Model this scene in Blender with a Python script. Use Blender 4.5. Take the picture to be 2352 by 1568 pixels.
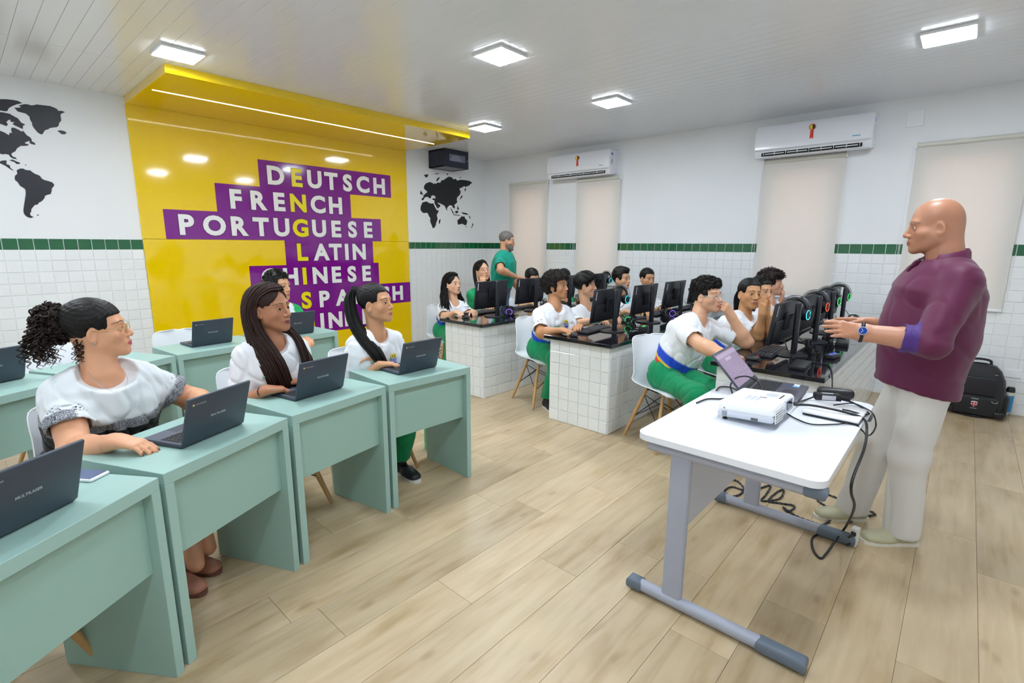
import bpy, bmesh, math, random
import numpy as np
from mathutils import Vector, Matrix, Euler, noise as mnoise
for _o in list(bpy.data.objects): bpy.data.objects.remove(_o)
SC = bpy.context.scene
COL = SC.collection
RNG = random.Random(7)
NR = np.random.RandomState(11)
PI = math.pi

# ------------------------------------------------------------------ camera (solved from the room's own lines)
F_PX, YAW, PITCH, ROLL = 1146.5, math.radians(42.01564), math.radians(-10.98395), math.radians(0.34942)
CAM = np.array([-6.3755, -6.3654, 1.5178]); CEIL = 2.921
_fw = np.array([math.cos(YAW)*math.cos(PITCH), math.sin(YAW)*math.cos(PITCH), math.sin(PITCH)])
_r0 = np.array([math.sin(YAW), -math.cos(YAW), 0.0]); _u0 = np.cross(_r0, _fw)
_r = _r0*math.cos(ROLL)+_u0*math.sin(ROLL); _u = -_r0*math.sin(ROLL)+_u0*math.cos(ROLL)
cd = bpy.data.cameras.new('camera'); cam = bpy.data.objects.new('camera', cd); COL.objects.link(cam)
cd.sensor_fit = 'HORIZONTAL'; cd.sensor_width = 36.0; cd.lens = F_PX/2352*36.0; cd.clip_start = 0.05
cam.matrix_world = Matrix(((_r[0], _u[0], -_fw[0], CAM[0]), (_r[1], _u[1], -_fw[1], CAM[1]), (_r[2], _u[2], -_fw[2], CAM[2]), (0, 0, 0, 1)))
SC.camera = cam

# ------------------------------------------------------------------ daylight outside, exposure
wd = bpy.data.worlds.new('outside_daylight'); SC.world = wd; wd.use_nodes = True
wd.node_tree.nodes['Background'].inputs[0].default_value = (0.86, 0.93, 1.0, 1)
wd.node_tree.nodes['Background'].inputs[1].default_value = 9.0
LAMP_W = 60.0          # emission of the ceiling panels
SC.view_settings.view_transform = 'Standard'
try: SC.view_settings.look = 'None'
except Exception: pass
SC.view_settings.exposure = 0.62
SC.view_settings.gamma = 1.0
SC.view_settings.use_curve_mapping = False
SC.cycles.use_denoising = True
SC.cycles.max_bounces = 8; SC.cycles.diffuse_bounces = 5; SC.cycles.glossy_bounces = 4
SC.cycles.sample_clamp_indirect = 6.0

# pixel of the 2352x1568 photograph -> point on a plane of the room
def ray(px): return _fw + _r*((px[0]-1176)/F_PX) - _u*((px[1]-784)/F_PX)
def onZ(px, z): d = ray(px); return CAM + d*((z-CAM[2])/d[2])
def onX(px, x): d = ray(px); return CAM + d*((x-CAM[0])/d[0])
def onY(px, y): d = ray(px); return CAM + d*((y-CAM[1])/d[1])

# ------------------------------------------------------------------ mesh helpers
def rotz(a): return np.array([[math.cos(a), -math.sin(a), 0], [math.sin(a), math.cos(a), 0], [0, 0, 1]])
def rotx(a): return np.array([[1, 0, 0], [0, math.cos(a), -math.sin(a)], [0, math.sin(a), math.cos(a)]])
def roty(a): return np.array([[math.cos(a), 0, math.sin(a)], [0, 1, 0], [-math.sin(a), 0, math.cos(a)]])
def nrm(v): v = np.asarray(v, float); return v/(np.linalg.norm(v)+1e-12)
def frame(zdir, hint=(0, 0, 1)):
    z = nrm(zdir); h = np.asarray(hint, float)
    if abs(z@nrm(h)) > .98: h = np.array([1., 0, 0]) if abs(z[0]) < .9 else np.array([0, 1., 0])
    x = nrm(np.cross(h, z)); y = np.cross(z, x); return np.stack([x, y, z], 1)
def crom(pts, n, closed=False):
    P = np.asarray(pts, float)
    if closed: P = np.vstack([P[-1], P, P[0], P[1]])
    else: P = np.vstack([2*P[0]-P[1], P, 2*P[-1]-P[-2]])
    m = len(P)-3; t = np.linspace(0, m, n, endpoint=not closed); i = np.minimum(t.astype(int), m-1); f = (t-i)[:, None]
    a, b, c, d = P[i], P[i+1], P[i+2], P[i+3]
    return .5*((2*b)+(c-a)*f+(2*a-5*b+4*c-d)*f**2+(-a+3*b-3*c+d)*f**3)

class MB:
    def __init__(s): s.v = []; s.f = []; s.n = 0; s.M = None
    def add(s, V, F):
        V = np.asarray(V, float)
        if s.M is not None: V = V@s.M[0].T+s.M[1]
        s.v.append(V); s.f.extend([tuple(int(i)+s.n for i in q) for q in F]); s.n += len(V); return s
    def at(s, R=None, t=(0, 0, 0)): s.M = (np.eye(3) if R is None else np.asarray(R), np.asarray(t, float)); return s
    def box(s, c, d, R=None):
        V = np.array([[x, y, z] for x in (-.5, .5) for y in (-.5, .5) for z in (-.5, .5)])*np.asarray(d, float)
        if R is not None: V = V@np.asarray(R).T
        return s.add(V+np.asarray(c, float), [(0, 1, 3, 2), (4, 6, 7, 5), (0, 4, 5, 1), (2, 3, 7, 6), (0, 2, 6, 4), (1, 5, 7, 3)])
    def bx(s, x0, x1, y0, y1, z0, z1): return s.box(((x0+x1)/2, (y0+y1)/2, (z0+z1)/2), (x1-x0, y1-y0, z1-z0))
    def rbox(s, c, d, r=.005, seg=2, R=None, axes=None):
        bm = bmesh.new(); bmesh.ops.create_cube(bm, size=1.0)
        for v in bm.verts: v.co = Vector((v.co.x*d[0], v.co.y*d[1], v.co.z*d[2]))
        es = bm.edges[:]
        if axes is not None:
            es = [e for e in es if max(range(3), key=lambda i: abs((e.verts[0].co-e.verts[1].co)[i])) in axes]
        bmesh.ops.bevel(bm, geom=es, offset=r, segments=seg, profile=.5, affect='EDGES', clamp_overlap=True)
        bm.verts.index_update()
        V = np.array([v.co[:] for v in bm.verts]); F = [[v.index for v in f.verts] for f in bm.faces]; bm.free()
        if R is not None: V = V@np.asarray(R).T
        return s.add(V+np.asarray(c, float), F)
    def cyl(s, a, b, ra, rb=None, n=16, caps=True):
        rb = ra if rb is None else rb; a = np.asarray(a, float); b = np.asarray(b, float); Fm = frame(b-a)
        t = np.arange(n)*2*PI/n; c = np.stack([np.cos(t), np.sin(t), 0*t], 1)@Fm.T
        V = np.vstack([a+c*ra, b+c*rb]); F = [(i, (i+1) % n, n+(i+1) % n, n+i) for i in range(n)]
        if caps: F += [tuple(range(n))[::-1], tuple(range(n, 2*n))]
        return s.add(V, F)
    def tube(s, pts, r, n=6, closed=False, flat=1.0, hint=None):
        P = np.asarray(pts, float); m = len(P); r = np.broadcast_to(np.asarray(r, float), (m,))
        T = np.gradient(P, axis=0) if not closed else (np.roll(P, -1, 0)-np.roll(P, 1, 0))
        T /= np.linalg.norm(T, axis=1)[:, None]+1e-12
        Fm = frame(T[0], (0, 0, 1) if hint is None else hint); x = Fm[:, 0]; V = []
        t = np.arange(n)*2*PI/n
        for i in range(m):
            x = x-T[i]*(x@T[i]); x /= np.linalg.norm(x)+1e-12; y = np.cross(T[i], x)
            V.append(P[i]+r[i]*(np.cos(t)[:, None]*x+np.sin(t)[:, None]*y*flat))
        F = []
        for i in range(m-1 if not closed else m):
            j = (i+1) % m
            F += [(i*n+k, i*n+(k+1) % n, j*n+(k+1) % n, j*n+k) for k in range(n)]
        if not closed: F += [tuple(range(n))[::-1], tuple(range((m-1)*n, m*n))]
        return s.add(np.vstack(V), F)
    def lathe(s, prof, n=24, c=(0, 0, 0), R=None):
        t = np.arange(n)*2*PI/n; V = []; m = len(prof)
        for r, z in prof: V.append(np.stack([r*np.cos(t), r*np.sin(t), 0*t+z], 1))
        V = np.vstack(V)
        if R is not None: V = V@np.asarray(R).T
        F = [(i*n+k, i*n+(k+1) % n, (i+1)*n+(k+1) % n, (i+1)*n+k) for i in range(m-1) for k in range(n)]
        F += [tuple(range(n))[::-1], tuple(range((m-1)*n, m*n))]
        return s.add(V+np.asarray(c, float), F)
    def prism(s, poly, h, R=None, t=(0, 0, 0)):
        P = np.asarray(poly, float); n = len(P)
        a = np.sum(P[:, 0]*np.roll(P[:, 1], -1)-np.roll(P[:, 0], -1)*P[:, 1])
        if a < 0: P = P[::-1]
        V = np.vstack([np.c_[P, np.zeros(n)], np.c_[P, np.full(n, h)]])
        if R is not None: V = V@np.asarray(R).T
        F = [tuple(range(n))[::-1], tuple(range(n, 2*n))]+[(i, (i+1) % n, n+(i+1) % n, n+i) for i in range(n)]
        return s.add(V+np.asarray(t, float), F)
    def sphere(s, c, r, nu=16, nv=10, R=None):
        r = np.broadcast_to(np.asarray(r, float), (3,)); V = [[0, 0, 1.]]
        for i in range(1, nv):
            th = PI*i/nv
            V += [[math.sin(th)*math.cos(2*PI*k/nu), math.sin(th)*math.sin(2*PI*k/nu), math.cos(th)] for k in range(nu)]
        V.append([0, 0, -1.]); V = np.array(V)*r
        if R is not None: V = V@np.asarray(R).T
        F = [(0, 1+k, 1+(k+1) % nu) for k in range(nu)]
        for i in range(nv-2): F += [(1+i*nu+k, 1+(i+1)*nu+k, 1+(i+1)*nu+(k+1) % nu, 1+i*nu+(k+1) % nu) for k in range(nu)]
        L = len(V)-1; o = 1+(nv-2)*nu; F += [(o+k, L, o+(k+1) % nu) for k in range(nu)]
        return s.add(V+np.asarray(c, float), F)
    def grid(s, G, thick=0.0):
        m, n = G.shape[:2]; V = G.reshape(-1, 3); F = [(i*n+j, i*n+j+1, (i+1)*n+j+1, (i+1)*n+j) for i in range(m-1) for j in range(n-1)]
        if not thick: return s.add(V, F)
        du = np.gradient(G, axis=1); dv = np.gradient(G, axis=0); N = np.cross(du, dv); N /= np.linalg.norm(N, axis=2)[..., None]+1e-12
        B = (G-N*thick).reshape(-1, 3); k = m*n
        F2 = [tuple(x+k for x in q[::-1]) for q in F]
        rim = [i*n for i in range(m)]; rim = list(range(n))+[i*n+n-1 for i in range(1, m)]+[(m-1)*n+j for j in range(n-2, -1, -1)]+[i*n for i in range(m-2, 0, -1)]
        F3 = [(rim[(i+1) % len(rim)], rim[i], rim[i]+k, rim[(i+1) % len(rim)]+k) for i in range(len(rim))]
        return s.add(np.vstack([V, B]), F+F2+F3)
    def mesh(s, name, mat=None, smooth=None):
        me = bpy.data.meshes.new(name); me.from_pydata(np.vstack(s.v).tolist() if s.v else [], [], s.f)
        if mat is not None: me.materials.append(mat)
        if smooth is not None:
            me.polygons.foreach_set('use_smooth', [True]*len(me.polygons))
            if smooth < 180: me.set_sharp_from_angle(angle=math.radians(smooth))
        me.update(); return me
    def build(s, name, mat=None, parent=None, smooth=None): return link(name, s.mesh(name, mat, smooth), parent)

def link(name, data, parent=None, loc=None, rot=None):
    o = bpy.data.objects.new(name, data); COL.objects.link(o)
    if parent is not None: o.parent = parent
    if loc is not None: o.location = [float(x) for x in loc]
    if rot is not None: o.rotation_euler = rot
    return o
def tag(o, label=None, cat=None, group=None, kind=None):
    if label: o['label'] = label
    if cat: o['category'] = cat
    if group: o['group'] = group
    if kind: o['kind'] = kind
    return o
def thing(name, label, cat, loc=(0, 0, 0), rz=0.0, group=None):
    o = link(name, None, None, loc, (0, 0, rz)); o.empty_display_size = .1
    return tag(o, label, cat, group)
def kids(o): return list(o.children)
def copy_tree(o, parent=None):
    c = o.copy(); COL.objects.link(c)
    if parent is not None: c.parent = parent
    for k in kids(o): copy_tree(k, c)
    return c
def struct(name, mb, mat, smooth=None): return tag(mb.build(name, mat, None, smooth), kind='structure')

# ------------------------------------------------------------------ materials
def lin(c):
    if isinstance(c, str): c = tuple(int(c[i:i+2], 16)/255 for i in (0, 2, 4))
    return tuple(((x/12.92) if x <= .04045 else ((x+.055)/1.055)**2.4) for x in c)
_MC = {}
def mat(name, col, rough=.5, metal=0.0, coat=0.0, bump=0.0, bscale=200.0, var=0.0, vscale=8.0, sheen=0.0, emit=0.0, attr=None, sss=0.0, spec=.5, objvar=0.0):
    if name in _MC: return _MC[name]
    m = bpy.data.materials.new(name); m.use_nodes = True; nt = m.node_tree; N = nt.nodes; L = nt.links; b = N['Principled BSDF']
    c = lin(col)+(1,); b.inputs['Base Color'].default_value = c
    b.inputs['Roughness'].default_value = rough; b.inputs['Metallic'].default_value = metal; b.inputs['Coat Weight'].default_value = coat
    b.inputs['Coat Roughness'].default_value = .06; b.inputs['Specular IOR Level'].default_value = spec
    if sheen: b.inputs['Sheen Weight'].default_value = sheen
    if sss: b.inputs['Subsurface Weight'].default_value = sss; b.inputs['Subsurface Radius'].default_value = (.012, .005, .003); b.inputs['Subsurface Scale'].default_value = .6
    if emit: b.inputs['Emission Color'].default_value = c; b.inputs['Emission Strength'].default_value = emit
    tc = N.new('ShaderNodeTexCoord'); out = None
    if attr:
        a = N.new('ShaderNodeAttribute'); a.attribute_name = attr; out = a.outputs['Color']; L.new(out, b.inputs['Base Color'])
    if var or objvar:
        hs = N.new('ShaderNodeHueSaturation'); hs.inputs['Saturation'].default_value = 1
        if out is not None: L.new(out, hs.inputs['Color'])
        else: hs.inputs['Color'].default_value = c
        ma = N.new('ShaderNodeMath'); ma.operation = 'MULTIPLY_ADD'
        if var:
            nz = N.new('ShaderNodeTexNoise'); nz.inputs['Scale'].default_value = vscale; nz.inputs['Detail'].default_value = 4
            L.new(tc.outputs['Object'], nz.inputs['Vector']); L.new(nz.outputs['Fac'], ma.inputs[0]); ma.inputs[1].default_value = 2*var; ma.inputs[2].default_value = 1-var
        else:
            oi = N.new('ShaderNodeObjectInfo'); L.new(oi.outputs['Random'], ma.inputs[0]); ma.inputs[1].default_value = 2*objvar; ma.inputs[2].default_value = 1-objvar
        L.new(ma.outputs[0], hs.inputs['Value']); L.new(hs.outputs['Color'], b.inputs['Base Color'])
    if bump:
        nz = N.new('ShaderNodeTexNoise'); nz.inputs['Scale'].default_value = bscale; nz.inputs['Detail'].default_value = 3
        L.new(tc.outputs['Object'], nz.inputs['Vector']); bp = N.new('ShaderNodeBump'); bp.inputs['Strength'].default_value = bump; bp.inputs['Distance'].default_value = .002
        L.new(nz.outputs['Fac'], bp.inputs['Height']); L.new(bp.outputs['Normal'], b.inputs['Normal'])
    _MC[name] = m; return m
def ramp(nt, fac, stops):
    r = nt.nodes.new('ShaderNodeValToRGB'); e = r.color_ramp.elements
    while len(e) < len(stops): e.new(.5)
    for i, (p, c) in enumerate(stops): e[i].position = p; e[i].color = lin(c)+(1,)
    nt.links.new(fac, r.inputs['Fac']); return r.outputs['Color']
# ================================================================== the room
X0, Y0 = -7.9, -7.8
M_plaster = mat('white_wall_paint', 'eef0f2', .55, bump=.05, bscale=300, var=.015, vscale=2)
M_grout = mat('white_grout', 'f1f3f4', .8)
M_tile = mat('white_glazed_tile', 'eef1f2', .1, coat=.35, objvar=.025)
M_gtile = mat('green_glazed_tile', '0f6038', .1, coat=.4, var=.12, vscale=14)
M_ceil = mat('white_pvc_ceiling', 'eceff5', .2, coat=.12)
M_white = mat('white_plastic', 'f0f2f5', .3)
M_black = mat('black_plastic', '17181d', .42, bump=.05, bscale=600)
M_blackg = mat('black_gloss', '0c0d11', .15)
M_steel = mat('brushed_steel', 'c2c4c8', .3, 1.0)
M_dark = mat('dark_void', '0a0a0c', .8)

def wood_floor():
    m = bpy.data.materials.new('oak_vinyl_plank'); m.use_nodes = True; nt = m.node_tree; N = nt.nodes; L = nt.links; b = N['Principled BSDF']
    tc = N.new('ShaderNodeTexCoord'); oi = N.new('ShaderNodeObjectInfo')
    ad = N.new('ShaderNodeVectorMath'); ad.operation = 'ADD'; sc = N.new('ShaderNodeVectorMath'); sc.operation = 'SCALE'; sc.inputs['Scale'].default_value = 40
    cx = N.new('ShaderNodeCombineXYZ'); L.new(oi.outputs['Random'], cx.inputs[0]); L.new(oi.outputs['Random'], cx.inputs[1]); L.new(cx.outputs[0], sc.inputs[0])
    L.new(tc.outputs['Object'], ad.inputs[0]); L.new(sc.outputs[0], ad.inputs[1])
    mp = N.new('ShaderNodeMapping'); mp.inputs['Scale'].default_value = (1.6, 14, 1); L.new(ad.outputs[0], mp.inputs[0])
    n1 = N.new('ShaderNodeTexNoise'); n1.inputs['Scale'].default_value = 1.6; n1.inputs['Detail'].default_value = 8; n1.inputs['Distortion'].default_value = .6; L.new(mp.outputs[0], n1.inputs['Vector'])
    mp2 = N.new('ShaderNodeMapping'); mp2.inputs['Scale'].default_value = (1.0, 3.2, 1); L.new(ad.outputs[0], mp2.inputs[0])
    n2 = N.new('ShaderNodeTexNoise'); n2.inputs['Scale'].default_value = 2.6; n2.inputs['Detail'].default_value = 3; L.new(mp2.outputs[0], n2.inputs['Vector'])
    base = ramp(nt, n1.outputs['Fac'], [(.25, 'a08a68'), (.45, 'b9a380'), (.6, 'c5b08f'), (.8, 'cfbd9f')])
    blot = ramp(nt, n2.outputs['Fac'], [(.30, 'a5895f'), (.46, 'c4ae8e'), (.65, 'cdba9a')])
    mx = N.new('ShaderNodeMix'); mx.data_type = 'RGBA'; mx.inputs[0].default_value = .45; L.new(base, mx.inputs[6]); L.new(blot, mx.inputs[7])
    # knots
    mp3 = N.new('ShaderNodeMapping'); mp3.inputs['Scale'].default_value = (2.2, 5.5, 1); L.new(ad.outputs[0], mp3.inputs[0])
    vo = N.new('ShaderNodeTexVoronoi'); vo.inputs['Scale'].default_value = 1.1; L.new(mp3.outputs[0], vo.inputs['Vector'])
    kn = ramp(nt, vo.outputs['Distance'], [(0.0, '6d5030'), (.05, '8a6a43'), (.13, 'ffffff')])
    mk = N.new('ShaderNodeMix'); mk.data_type = 'RGBA'; mk.blend_type = 'MULTIPLY'; mk.inputs[0].default_value = .28; L.new(mx.outputs[2], mk.inputs[6]); L.new(kn, mk.inputs[7])
    hs = N.new('ShaderNodeHueSaturation'); ma = N.new('ShaderNodeMath'); ma.operation = 'MULTIPLY_ADD'; L.new(oi.outputs['Random'], ma.inputs[0]); ma.inputs[1].default_value = .22; ma.inputs[2].default_value = .86
    L.new(ma.outputs[0], hs.inputs['Value']); L.new(mk.outputs[2], hs.inputs['Color']); L.new(hs.outputs[0], b.inputs['Base Color'])
    b.inputs['Roughness'].default_value = .34; b.inputs['Specular IOR Level'].default_value = .4
    bp = N.new('ShaderNodeBump'); bp.inputs['Strength'].default_value = .08; bp.inputs['Distance'].default_value = .002; L.new(n1.outputs['Fac'], bp.inputs['Height']); L.new(bp.outputs[0], b.inputs['Normal'])
    return m
M_floor = wood_floor()

# floor with separate planks (0.23 m wide, running along x)
fl = struct('floor', MB().bx(X0, 0, Y0, 0, -.06, -.004), mat('floor_screed', '7a6444', .9))
PW, PL = .231, 1.25
pm = MB().rbox((0, 0, -.002), (PL-.0012, PW-.0012, .004), .0008, 1).mesh('plank', M_floor)
row = 0; y = -6.13-PW/2-PW*7
while y < .1:
    x = X0-RNG.random()*PL*.9
    while x < 0:
        a, b_ = max(x, X0), min(x+PL, 0); ya, yb = max(y-PW/2, Y0), min(y+PW/2, 0)
        if b_-a > .12 and yb-ya > .03:
            if b_-a > PL-.002 and yb-ya > PW-.002: o = link('plank', pm, fl, (x+PL/2, y, 0))
            else:
                me = MB().box((0, 0, -.002), (b_-a-.0012, yb-ya-.0012, .004)).mesh('plank', M_floor); o = link('plank', me, fl, ((a+b_)/2, (ya+yb)/2, 0))
        x += PL
    y += PW; row += 1

# ceiling: 0.10 m PVC strips with a cross joint
ce = struct('ceiling', MB().bx(X0, 0, Y0, 0, CEIL+.008, CEIL+.1), M_grout)
for (ya, yb) in ((Y0, -1.226), (-1.222, 0)):
    sm = MB().rbox((0, 0, .004), (.0985, yb-ya-.002, .008), .0016, 1, axes=(1,)).mesh('ceiling_strip', M_ceil)
    for i in range(79): link('ceiling_strip', sm, ce, (-.05-.1*i, (ya+yb)/2, CEIL))

# walls
TP, TS, NROW = .1034, .0978, 14          # tile pitch, tile size, white rows under the green row
ZB0, ZB1 = 1.4476, 1.5510
struct('wall_rear', MB().bx(X0-.15, X0, Y0, 0, 0, CEIL+.1), M_plaster)
struct('wall_front', MB().bx(X0, 0, Y0-.15, Y0, 0, CEIL+.1), M_plaster)
wl = struct('wall_left', MB().bx(X0, 0.15, .0, .15, 0, CEIL+.1), M_plaster)
WIN = [(-1.30, -.66), (-2.58, -2.0), (-5.21, -4.58), (-6.57, -5.94)]
WZ0, WZ1 = 1.03, 2.36
wb = MB()
ys = sorted([Y0]+[q for w in WIN for q in w]+[0])
wb.bx(0, .15, Y0, 0, 0, WZ0); wb.bx(0, .15, Y0, 0, WZ1, CEIL+.1)
for a, b_ in zip(ys[0::2], ys[1::2]): wb.bx(0, .15, a, b_, WZ0, WZ1)
wr = struct('wall_right', wb, M_plaster)

# glazed tiles on the lower walls
def tile_geo(w, h, t=.006, c=.0025):
    x, z = w/2, h/2
    V = [(-x, 0, -z), (x, 0, -z), (x, 0, z), (-x, 0, z), (-x, t-c*.6, -z), (x, t-c*.6, -z), (x, t-c*.6, z), (-x, t-c*.6, z),
         (-x+c, t, -z+c), (x-c, t, -z+c), (x-c, t, z-c), (-x+c, t, z-c)]
    F = [(0, 1, 5, 4), (1, 2, 6, 5), (2, 3, 7, 6), (3, 0, 4, 7), (4, 5, 9, 8), (5, 6, 10, 9), (6, 7, 11, 10), (7, 4, 8, 11), (8, 9, 10, 11)]
    return np.array(V), F
_TM = {}
def tile_wall(parent, cells, m, limit=300, name='tile'):
    """cells: (centre on the face, outward normal, width, height). The nearest `limit` become parts, the rest one stuff part."""
    cells = sorted(cells, key=lambda c: np.linalg.norm(np.asarray(c[0])-CAM)/(c[2]+.03))
    rest = MB()
    for i, (c, nn, w, h) in enumerate(cells):
        a = math.atan2(nn[1], nn[0])-PI/2; tl = ((RNG.random()-.5)*.012, (RNG.random()-.5)*.012)
        if i < limit:
            k = (round(w, 3), round(h, 3), m.name)
            if k not in _TM:
                V, F = tile_geo(w, h); _TM[k] = MB().add(V, F).mesh(name, m)
            link(name, _TM[k], parent, c, (tl[0], 0, a+tl[1]))
        else:
            V, F = tile_geo(w, h); rest.add(V@(rotz(a+tl[1])@rotx(tl[0])).T+np.asarray(c), F)
    if rest.n: tag(rest.build(name+'_field', m, parent), kind='stuff')
PANX0, PANX1 = -5.0282, -1.6935
MB_g = MB().bx(X0, PANX0, -.0005, 0, 0, ZB1).bx(PANX1, 0, -.0005, 0, 0, ZB1); MB_g.build('grout_bed', M_grout, wl)
gb = MB().bx(-.0005, 0, Y0, 0, 0, WZ0)
for a, b_ in zip(ys[0::2], ys[1::2]): gb.bx(-.0005, 0, a, b_, WZ0, ZB1)
gb.build('grout_bed', M_grout, wr)
cw, cg = [], []
def span(lo, hi):
    n = int((hi-lo)/TP+.02); r = [(hi-(i+.5)*TP, TS) for i in range(n)]
    left = hi-n*TP-lo
    if left > .02: r.append((lo+(left-.004)/2+.002, left-.008))
    return r
for lo, hi in ((X0, PANX0), (PANX1, -.006)):
    for x, w in span(lo, hi):
        cg.append(((x, -.0005, ZB0+.0475), (0, -1, 0), w, TS))
        for k in range(NROW): cw.append(((x, -.0005, k*TP+TP/2), (0, -1, 0), w, TS))
tile_wall(wl, cw, M_tile); tile_wall(wl, cg, M_gtile, name='green_tile')
cw, cg = [], []
for lo, hi in zip(ys[0::2], ys[1::2]):
    for y, w in span(lo, hi): cg.append(((-.0005, y, ZB0+.0475), (-1, 0, 0), w, TS)); cw += [((-.0005, y, k*TP+TP/2), (-1, 0, 0), w, TS) for k in range(10, NROW)]
for y, w in span(Y0, -.006): cw += [((-.0005, y, k*TP+TP/2), (-1, 0, 0), w, TS) for k in range(10) if k*TP+TP < WZ0+.01]
tile_wall(wr, cw, M_tile); tile_wall(wr, cg, M_gtile, name='green_tile')

# windows behind the blinds: frame and six louvre panes each; a brick-coloured boundary wall outside
M_glass = bpy.data.materials.new('window_glass'); M_glass.use_nodes = True
_b = M_glass.node_tree.nodes['Principled BSDF']; _b.inputs['Transmission Weight'].default_value = 1; _b.inputs['Roughness'].default_value = .25; _b.inputs['Base Color'].default_value = (.93, .95, .95, 1)
M_alu = mat('white_aluminium_frame', 'd8d8d6', .4)
for i, (a, b_) in enumerate(WIN):
    w = tag(link('window_%d' % (i+1), None, None, (.1, (a+b_)/2, WZ0)), kind='structure'); W = b_-a; H = WZ1-WZ0
    MB().bx(-.03, .03, -W/2, -W/2+.035, 0, H).bx(-.03, .03, W/2-.035, W/2, 0, H).bx(-.03, .03, -W/2, W/2, 0, .035).bx(-.03, .03, -W/2, W/2, H-.035, H).build('frame', M_alu, w)
    for k in range(7):
        MB().box((0, 0, .035+(H-.07)*(k+.5)/7), (.005, W-.08, (H-.07)/7*.96), roty(.25)).build('pane', M_glass, w)
        if k: MB().box((-.012, 0, .035+(H-.07)*k/7), (.014, W-.06, .03)).build('bar', M_alu, w)
struct('wall_outside', MB().bx(1.9, 2.0, Y0-2, 3, -.2, 3.0), mat('brick_render', 'd6b09c', .9, var=.1, vscale=6))
struct('ground_outside', MB().bx(.15, 2.0, Y0-2, 3, -.3, -.1), mat('paving', 'a89a8c', .9))

# roller blinds on the window wall
M_blind = bpy.data.materials.new('cream_roller_fabric'); M_blind.use_nodes = True
nt = M_blind.node_tree; b_ = nt.nodes['Principled BSDF']; b_.inputs['Base Color'].default_value = lin('f0efea')+(1,); b_.inputs['Roughness'].default_value = .8
tr = nt.nodes.new('ShaderNodeBsdfTranslucent'); tr.inputs[0].default_value = lin('f4ebe4')+(1,)
mx = nt.nodes.new('ShaderNodeMixShader'); mx.inputs[0].default_value = .30
nt.links.new(b_.outputs[0], mx.inputs[1]); nt.links.new(tr.outputs[0], mx.inputs[2]); nt.links.new(mx.outputs[0], nt.nodes['Material Output'].inputs[0])
M_cream = mat('cream_plastic', 'd9d8cc', .4)
BL = [(-1.384, -.573, 2.505, 'roller blind in the corner behind the standing man in the green polo', -1),
      (-2.665, -1.925, 2.462, 'narrow roller blind hanging below the smaller-looking air conditioner far from the backpack', 1),
      (-5.30, -4.49, 2.474, 'roller blind hanging under the air conditioner next to the table with the projector', 1),
      (-6.66, -5.85, 2.492, 'roller blind behind the bald man, with a bare wall above it', 1)]
for a, b_, zt, lab, sd in BL:
    t = thing('roller_blind', 'cream '+lab, 'blind', (-.035, (a+b_)/2, .94), 0, 'roller blinds on the window wall'); W = b_-a; H = zt-.94
    m = MB(); G = np.array([[[.004*math.sin(j*.9+i*.31), -W/2+.012+(W-.024)*j/12, .02+(H-.06)*i/24] for j in range(13)] for i in range(25)]); m.grid(G, .0015); m.build('fabric', M_blind, t, 60)
    MB().cyl((0, -W/2+.012, H-.022), (0, W/2-.012, H-.022), .023, n=18).build('roller_tube', M_cream, t, 50)
    MB().rbox((0, 0, .012), (.012, W-.02, .026), .004).build('bottom_bar', M_white, t)
    for s in (-1, 1): MB().rbox((.008, s*(W/2-.005), H-.022), (.05, .012, .062), .004).build('bracket', M_white, t)
    yy = sd*(W/2+.006); zz = 1.0 if sd > 0 else .5
    MB().tube(crom([(-.012, yy, H-.03), (-.012, yy+.004, H-.7), (-.012, yy, H-1.25+.1*sd), (-.012, yy+.015, H-1.31+.1*sd), (-.012, yy+.03, H-1.25+.1*sd), (-.012, yy+.02, H-.7), (-.012, yy+.012, H-.03)], 40), .0016, 5).build('pull_chain', M_white, t)

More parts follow.
